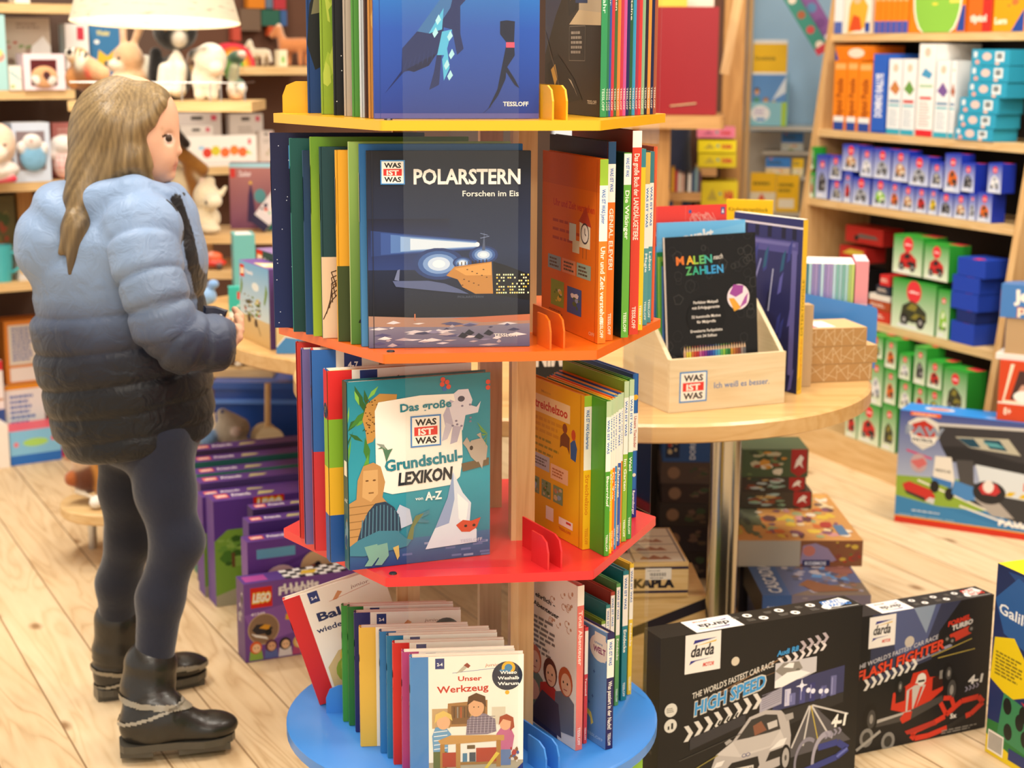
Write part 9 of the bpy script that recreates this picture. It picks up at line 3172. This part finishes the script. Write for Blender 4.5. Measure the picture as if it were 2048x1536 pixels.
def dog(s, P, m):
 s.e(P(360, 410), (34 * m, .05, 60 * m), '#e8d8b4')
 s.c(P(362, 318, -.02), P(412, 356, -.02), 15 * m, 13 * m, '#9c6a2c')
 s.c(P(385, 340, -.02), P(392, 410, -.02), 12 * m, 10 * m, '#94622a')
 s.e(P(362, 312, -.03), (6 * m, .012, 9 * m), '#3c2024')
 s.c(P(348, 262, -.03), P(384, 306, -.04), 7 * m, 9 * m, '#2e221c')
 s.e(P(335, 300, .0), (26 * m, .04, 38 * m), '#9c6a2c')
 s.e(P(398, 362, .0), (20 * m, .03, 20 * m), '#ece0c0')
plush(362, 472, SY + .20, 'brown and cream plush dog with a dark ear, partly behind the face', dog, z=SZ['a'])
def artd(F):
 F.rect(0, 0, 1, 1, '#7c4c6c', '#b87c74')
 F.rect(0, .93, 1, 1, '#a8d4e0')
 F.rect(.03, .78, .14, .92, '#d83c34')
 F.text('Zauber', .22, .8, .08, '#e8d8dc', .03, wid=.3)
 F.ell(.72, .5, .14, .17, '#5c9ca0', 16)
 F.poly([(.4, .1), (.44, .5), (.5, .72), (.56, .5), (.62, .1)], '#3c2c54')
 F.ell(.5, .7, .04, .04, '#e8b84c', 10)
bq = on_y(462, 470, SY + .17)
carton('brick_set_box', (bq.x, bq.y, SZ['a']), dirv(2), .128, .06, .20, '#7c4c6c', 'purple brick box with a castle tower picture on the stepped rack', group='brick boxes on the stepped rack', front=artd)
q = on_y(500, 470, SY + .06)
M = Matrix.Translation((q.x, q.y, SZ['a'] + .037)) @ Matrix.Rotation(math.radians(38), 4, 'Y')
mb = MB()
mb.box(0, 0, 0, .055, .045, .175, C('#d8d4dc'))
F = Face(mb, (0, 0, 0), (1, 0, 0), (0, 0, 1), .055, .175)
F.rect(.1, .86, .6, .98, '#d83c34')
F.rect(0, .66, 1, .8, '#8cb8e0')
F.blot(0, .2, 1, .66, ['#e8e4e0', '#c8503c', '#7cbca8', '#e0c84c', '#3c3054'], 16, 4, .4)
F.rect(0, 0, 1, .14, '#2c2848')
tag(mb.build('brick_set_box', ('print',), M=M), 'slim white brick box tilted against the castle box', 'box', 'brick boxes on the stepped rack')
q = on_y(532, 470, SY + .13)
carton('toy_box', (q.x, q.y, SZ['a']), dirv(0), .05, .025, .09, '#1f8c88', 'dark turquoise toy box at the right end of the stepped rack')
def car(s, P, m):
 c = '#d8382c'
 s.e(P(426, 532), (28 * m, .024, 9 * m), c)
 s.e(P(430, 520), (16 * m, .02, 10 * m), '#e86c44')
 s.e(P(424, 516), (8 * m, .018, 6 * m), '#e8b0a4')
 for x in (411, 441):
  s.e(P(x, 538, -.018), (7 * m, .008, 7 * m), '#4a4644')
plush(426, 545, SY + .0, 'small red toy car on the middle step of the rack', car, cat='toy car', name='toy_car', k=.006, vox=.003, z=SZ['b'], mat='plastic', group=None)
def bluefig(s, P, m):
 c = '#7ca4d8'
 s.e(P(428, 566), (11 * m, .016, 9 * m), c)
 s.e(P(416, 590), (18 * m, .022, 17 * m), '#8cb0dc')
 s.c(P(405, 598), P(404, 612), 8 * m, 7 * m, '#5c6c84')
plush(416, 612, 4.20, 'small pale blue plush figure on the table beside the jacket front', bluefig, z=TZ, vox=.003)
def brownlie(s, P, m):
 s.c(P(470, 728), P(510, 726), 15 * m, 16 * m, '#6c4420')
 s.e(P(455, 722, -.02), (14 * m, .02, 12 * m), '#4c3018')
 s.e(P(482, 736, -.04), (8 * m, .012, 5 * m), '#e8dcc8')
 s.e(P(430, 735, -.05), (18 * m, .02, 7 * m), '#c8a478')
 s.e(P(520, 733, -.04), (12 * m, .016, 6 * m), '#e8e0d0')
plush(480, 742, SY - .0, 'dark brown plush animal lying on the lowest board of the rack', brownlie, z=SZ['c'], vox=.004)
# blue trunk and things under the rack
q0, q1 = on_y(424, 838, 4.55), on_y(600, 826, 4.55)
zt = on_y(500, 772, 4.55).z
mb = MB()
w_ = q1.x - q0.x
zb_ = q0.z
mb.box(0, 0, 0, w_, .3, zt - .02, C('#1f4a9c'))
mb.box(-.004, -.006, zb_ + .035, w_ + .004, .3, zb_ + .048, C('#5c88d8'))
mb.box(-.004, -.005, zt - .02, w_ + .004, .3, zt, C('#2c58ac'))
tag(mb.build('toy_chest', ('paint',), None, Matrix.Translation((q0.x, 4.60, .0006))), 'dark blue wooden chest with a lighter rail under the stepped rack', 'chest')
def mouse(s, P, m):
 c = '#9c9080'
 s.e(P(460, 875), (30 * m, .04, 32 * m), c)
 s.c(P(448, 842), P(475, 870), 12 * m, 26 * m, c)
 s.e(P(422, 884, -.03), (17 * m, .024, 18 * m), '#6c90bc')
 s.e(P(480, 870, -.045), (10 * m, .014, 9 * m), '#b8a49c')
 s.c(P(480, 890, -.02), P(505, 898, -.02), 10 * m, 7 * m, c)
 s.e(P(392, 895), (22 * m, .04, 20 * m), '#b8bcb0')
 s.pe(P(449, 834, -.02), (4 * m, .02, 4 * m), '#2c3464')
# a low crate gives the grey plush and the push toy their height
cq = on_y(385, 912, 4.36)
carton('low_crate', (cq.x, 4.36, 0), dirv(0), .33, .22, cq.z, '#4c3c58', 'dusky low carton under the grey plush mouse', 'box')
plush(450, 912, 4.42, 'grey and blue plush mouse on a low carton behind the purple boxes', mouse, z=cq.z + .0006)
pq = on_y(535, 905, 4.40)
pr_ = tag(empty('push_along_toy', (pq.x, pq.y, cq.z + .0008)), 'wooden push along toy with two pale wheels and an upright pole', 'toy')
for k, (dx, dy) in enumerate(((-.012, .03), (.012, -.02))):
 mb = MB()
 V = []
 R_w = .040
 for yy in (-.006, .006):
  V += [(R_w * math.cos(6.283 * j / 28), yy, R_w + R_w * math.sin(6.283 * j / 28)) for j in range(28)]
 mb.tri(V, [tuple(range(28)), tuple(reversed(range(28, 56)))] + [(j + 28, (j + 1) % 28 + 28, (j + 1) % 28, j) for j in range(28)], C('#d8c8a8'))
 mb.build('wheel', ('ply_x',), pr_, Matrix.Translation((dx, dy, 0)))
mb = MB()
mb.tube([(0, .005, .04), (0.005, .005, .20)], .0085, C('#d0b890'), 0, 10)
mb.build('pole', ('pine_z',), pr_)
mb = MB()
mb.tube([(-.012, .03, .04), (.012, -.02, .04)], .006, C('#d0b890'), 0, 8)
mb.build('axle', ('pine_z',), pr_)
def doll(s, P, m):
 s.c(P(575, 770), P(580, 800), 14 * m, 16 * m, '#d8cdb8')
 s.e(P(572, 778, -.03), (13 * m, .02, 9 * m), '#efe8dc')
 s.e(P(595, 772, .0), (15 * m, .03, 16 * m), '#7c2430')
 s.c(P(585, 800), P(585, 880), 22 * m, 24 * m, '#9c8c74')
 s.c(P(556, 800, -.02), P(556, 835, -.02), 6 * m, 5 * m, '#243060')
plush(582, 905, 4.30, 'grey plush doll with white bow and dark red hat beside the tower', doll, z=0.0)
# small round platform with a fox near the floor
fz = .15
fc = on_z(215, 1000, fz)
fc = Vector((fc.x + .02, fc.y, 0))
st = tag(empty('round_platform', (fc.x, fc.y, 0)), 'low round pine platform with a leg behind the girl', 'stool')
mb = MB()
mb.lathe([(0, fz - .03), (.135, fz - .03), (.14, fz - .025), (.14, fz - .004), (.136, fz), (0, fz)], (0, 0, 0), C('#ccc'), 0, 40)
mb.build('platform_top', ('pine_x',), st, None, True)
for x, y in ((-.0, -.09), (.08, .06), (-.08, .06)):
 mb = MB()
 mb.tube([(x, y, 0), (x, y, fz - .03)], .012, C('#ddd'), 0, 12)
 mb.build('leg', ('wire',), st)
def fox(s, P, m):
 s.e(P(178, 962), (30 * m, .04, 32 * m), '#5c3018')
 s.e(P(168, 930), (20 * m, .03, 24 * m), '#c8a888')
 s.e(P(150, 960, -.02), (14 * m, .02, 15 * m), '#a85c2c')
 s.c(P(205, 930, -.01), P(208, 985, -.02), 14 * m, 12 * m, '#b87c34')
 s.e(P(206, 998, -.06), (14 * m, .024, 13 * m), '#f0ece2')
 s.c(P(160, 985, -.03), P(190, 992, -.04), 4 * m, 4 * m, '#d8ccb8')
plush(188, 1008, fc.y - .02, 'brown and white plush fox sitting on the round platform', fox, z=fz)
# ---------------------------------------------------------------- lamp shade
sy = 4.25
c0, c1 = on_y(143, 44, sy), on_y(479, 46, sy)
sc = (c0 + c1) / 2
rs_ = (c1.x - c0.x) / 2
lamp = tag(empty('pendant_lamp', (sc.x, sy, sc.z)), 'large cream paper lamp shade with faint handwriting above the plush toys', 'lamp')
m, nt, b = new_mat('shade_paper')
b.inputs['Base Color'].default_value = C('#d8cdb4')
b.inputs['Roughness'].default_value = 0.8
tcn = N(nt, 'ShaderNodeTexCoord')
mpn = N(nt, 'ShaderNodeMapping')
mpn.inputs['Scale'].default_value = (9, 9, 60)
nzn = N(nt, 'ShaderNodeTexNoise')
nzn.inputs['Scale'].default_value = 2.0
nzn.inputs['Detail'].default_value = 2
crn = N(nt, 'ShaderNodeValToRGB')
crn.color_ramp.elements[0].position = .60
crn.color_ramp.elements[0].color = C('#ddd2ba')
crn.color_ramp.elements[1].position = .70
crn.color_ramp.elements[1].color = C('#b9ae98')
nt.links.new(tcn.outputs['Object'], mpn.inputs['Vector'])
nt.links.new(mpn.outputs[0], nzn.inputs['Vector'])
nt.links.new(nzn.outputs['Fac'], crn.inputs['Fac'])
nt.links.new(crn.outputs['Color'], b.inputs['Base Color'])
mb = MB()
mb.lathe([(rs_, 0), (rs_ * .72, .22), (rs_ * .715, .22), (rs_ * .993, .001), (rs_, 0)], (0, 0, 0), C('#f4ecd8'), 0, 64)
mb.build('lamp_shade', ('shade_paper',), lamp, Matrix.Rotation(math.radians(-4), 4, 'X'), True)
mb = MB()
mb.tube([(0, 0, .2), (0, 0, 3.0 - sc.z)], .004, C('#e8e4dc'), 0, 8)
mb.build('cord', ('plastic',), lamp)
mb = MB()
mb.lathe([(0, .06), (.028, .075), (.034, .105), (.028, .135), (.014, .16), (.014, .2), (0, .2)], (0, 0, 0), C('#f6f0e4'), 0, 20)
mb.build('bulb', ('plastic',), lamp, None, True)
for j in range(3):
 mb = MB()
 a_ = j * 2.094
 mb.tube([(0, 0, .2), (rs_ * .715 * math.cos(a_), rs_ * .715 * math.sin(a_), .217)], .002, C('#ddd'), 0, 6)
 mb.build('shade_arm', ('wire',), lamp)
pl_ = bpy.data.lights.new('lamp_bulb', 'POINT')
pl_.energy = 3
pl_.color = (1, .85, .66)
pl_.shadow_soft_size = .04
plo = bpy.data.objects.new('lamp_bulb', pl_)
COL.objects.link(plo)
plo.location = (sc.x, sy, sc.z + .03)
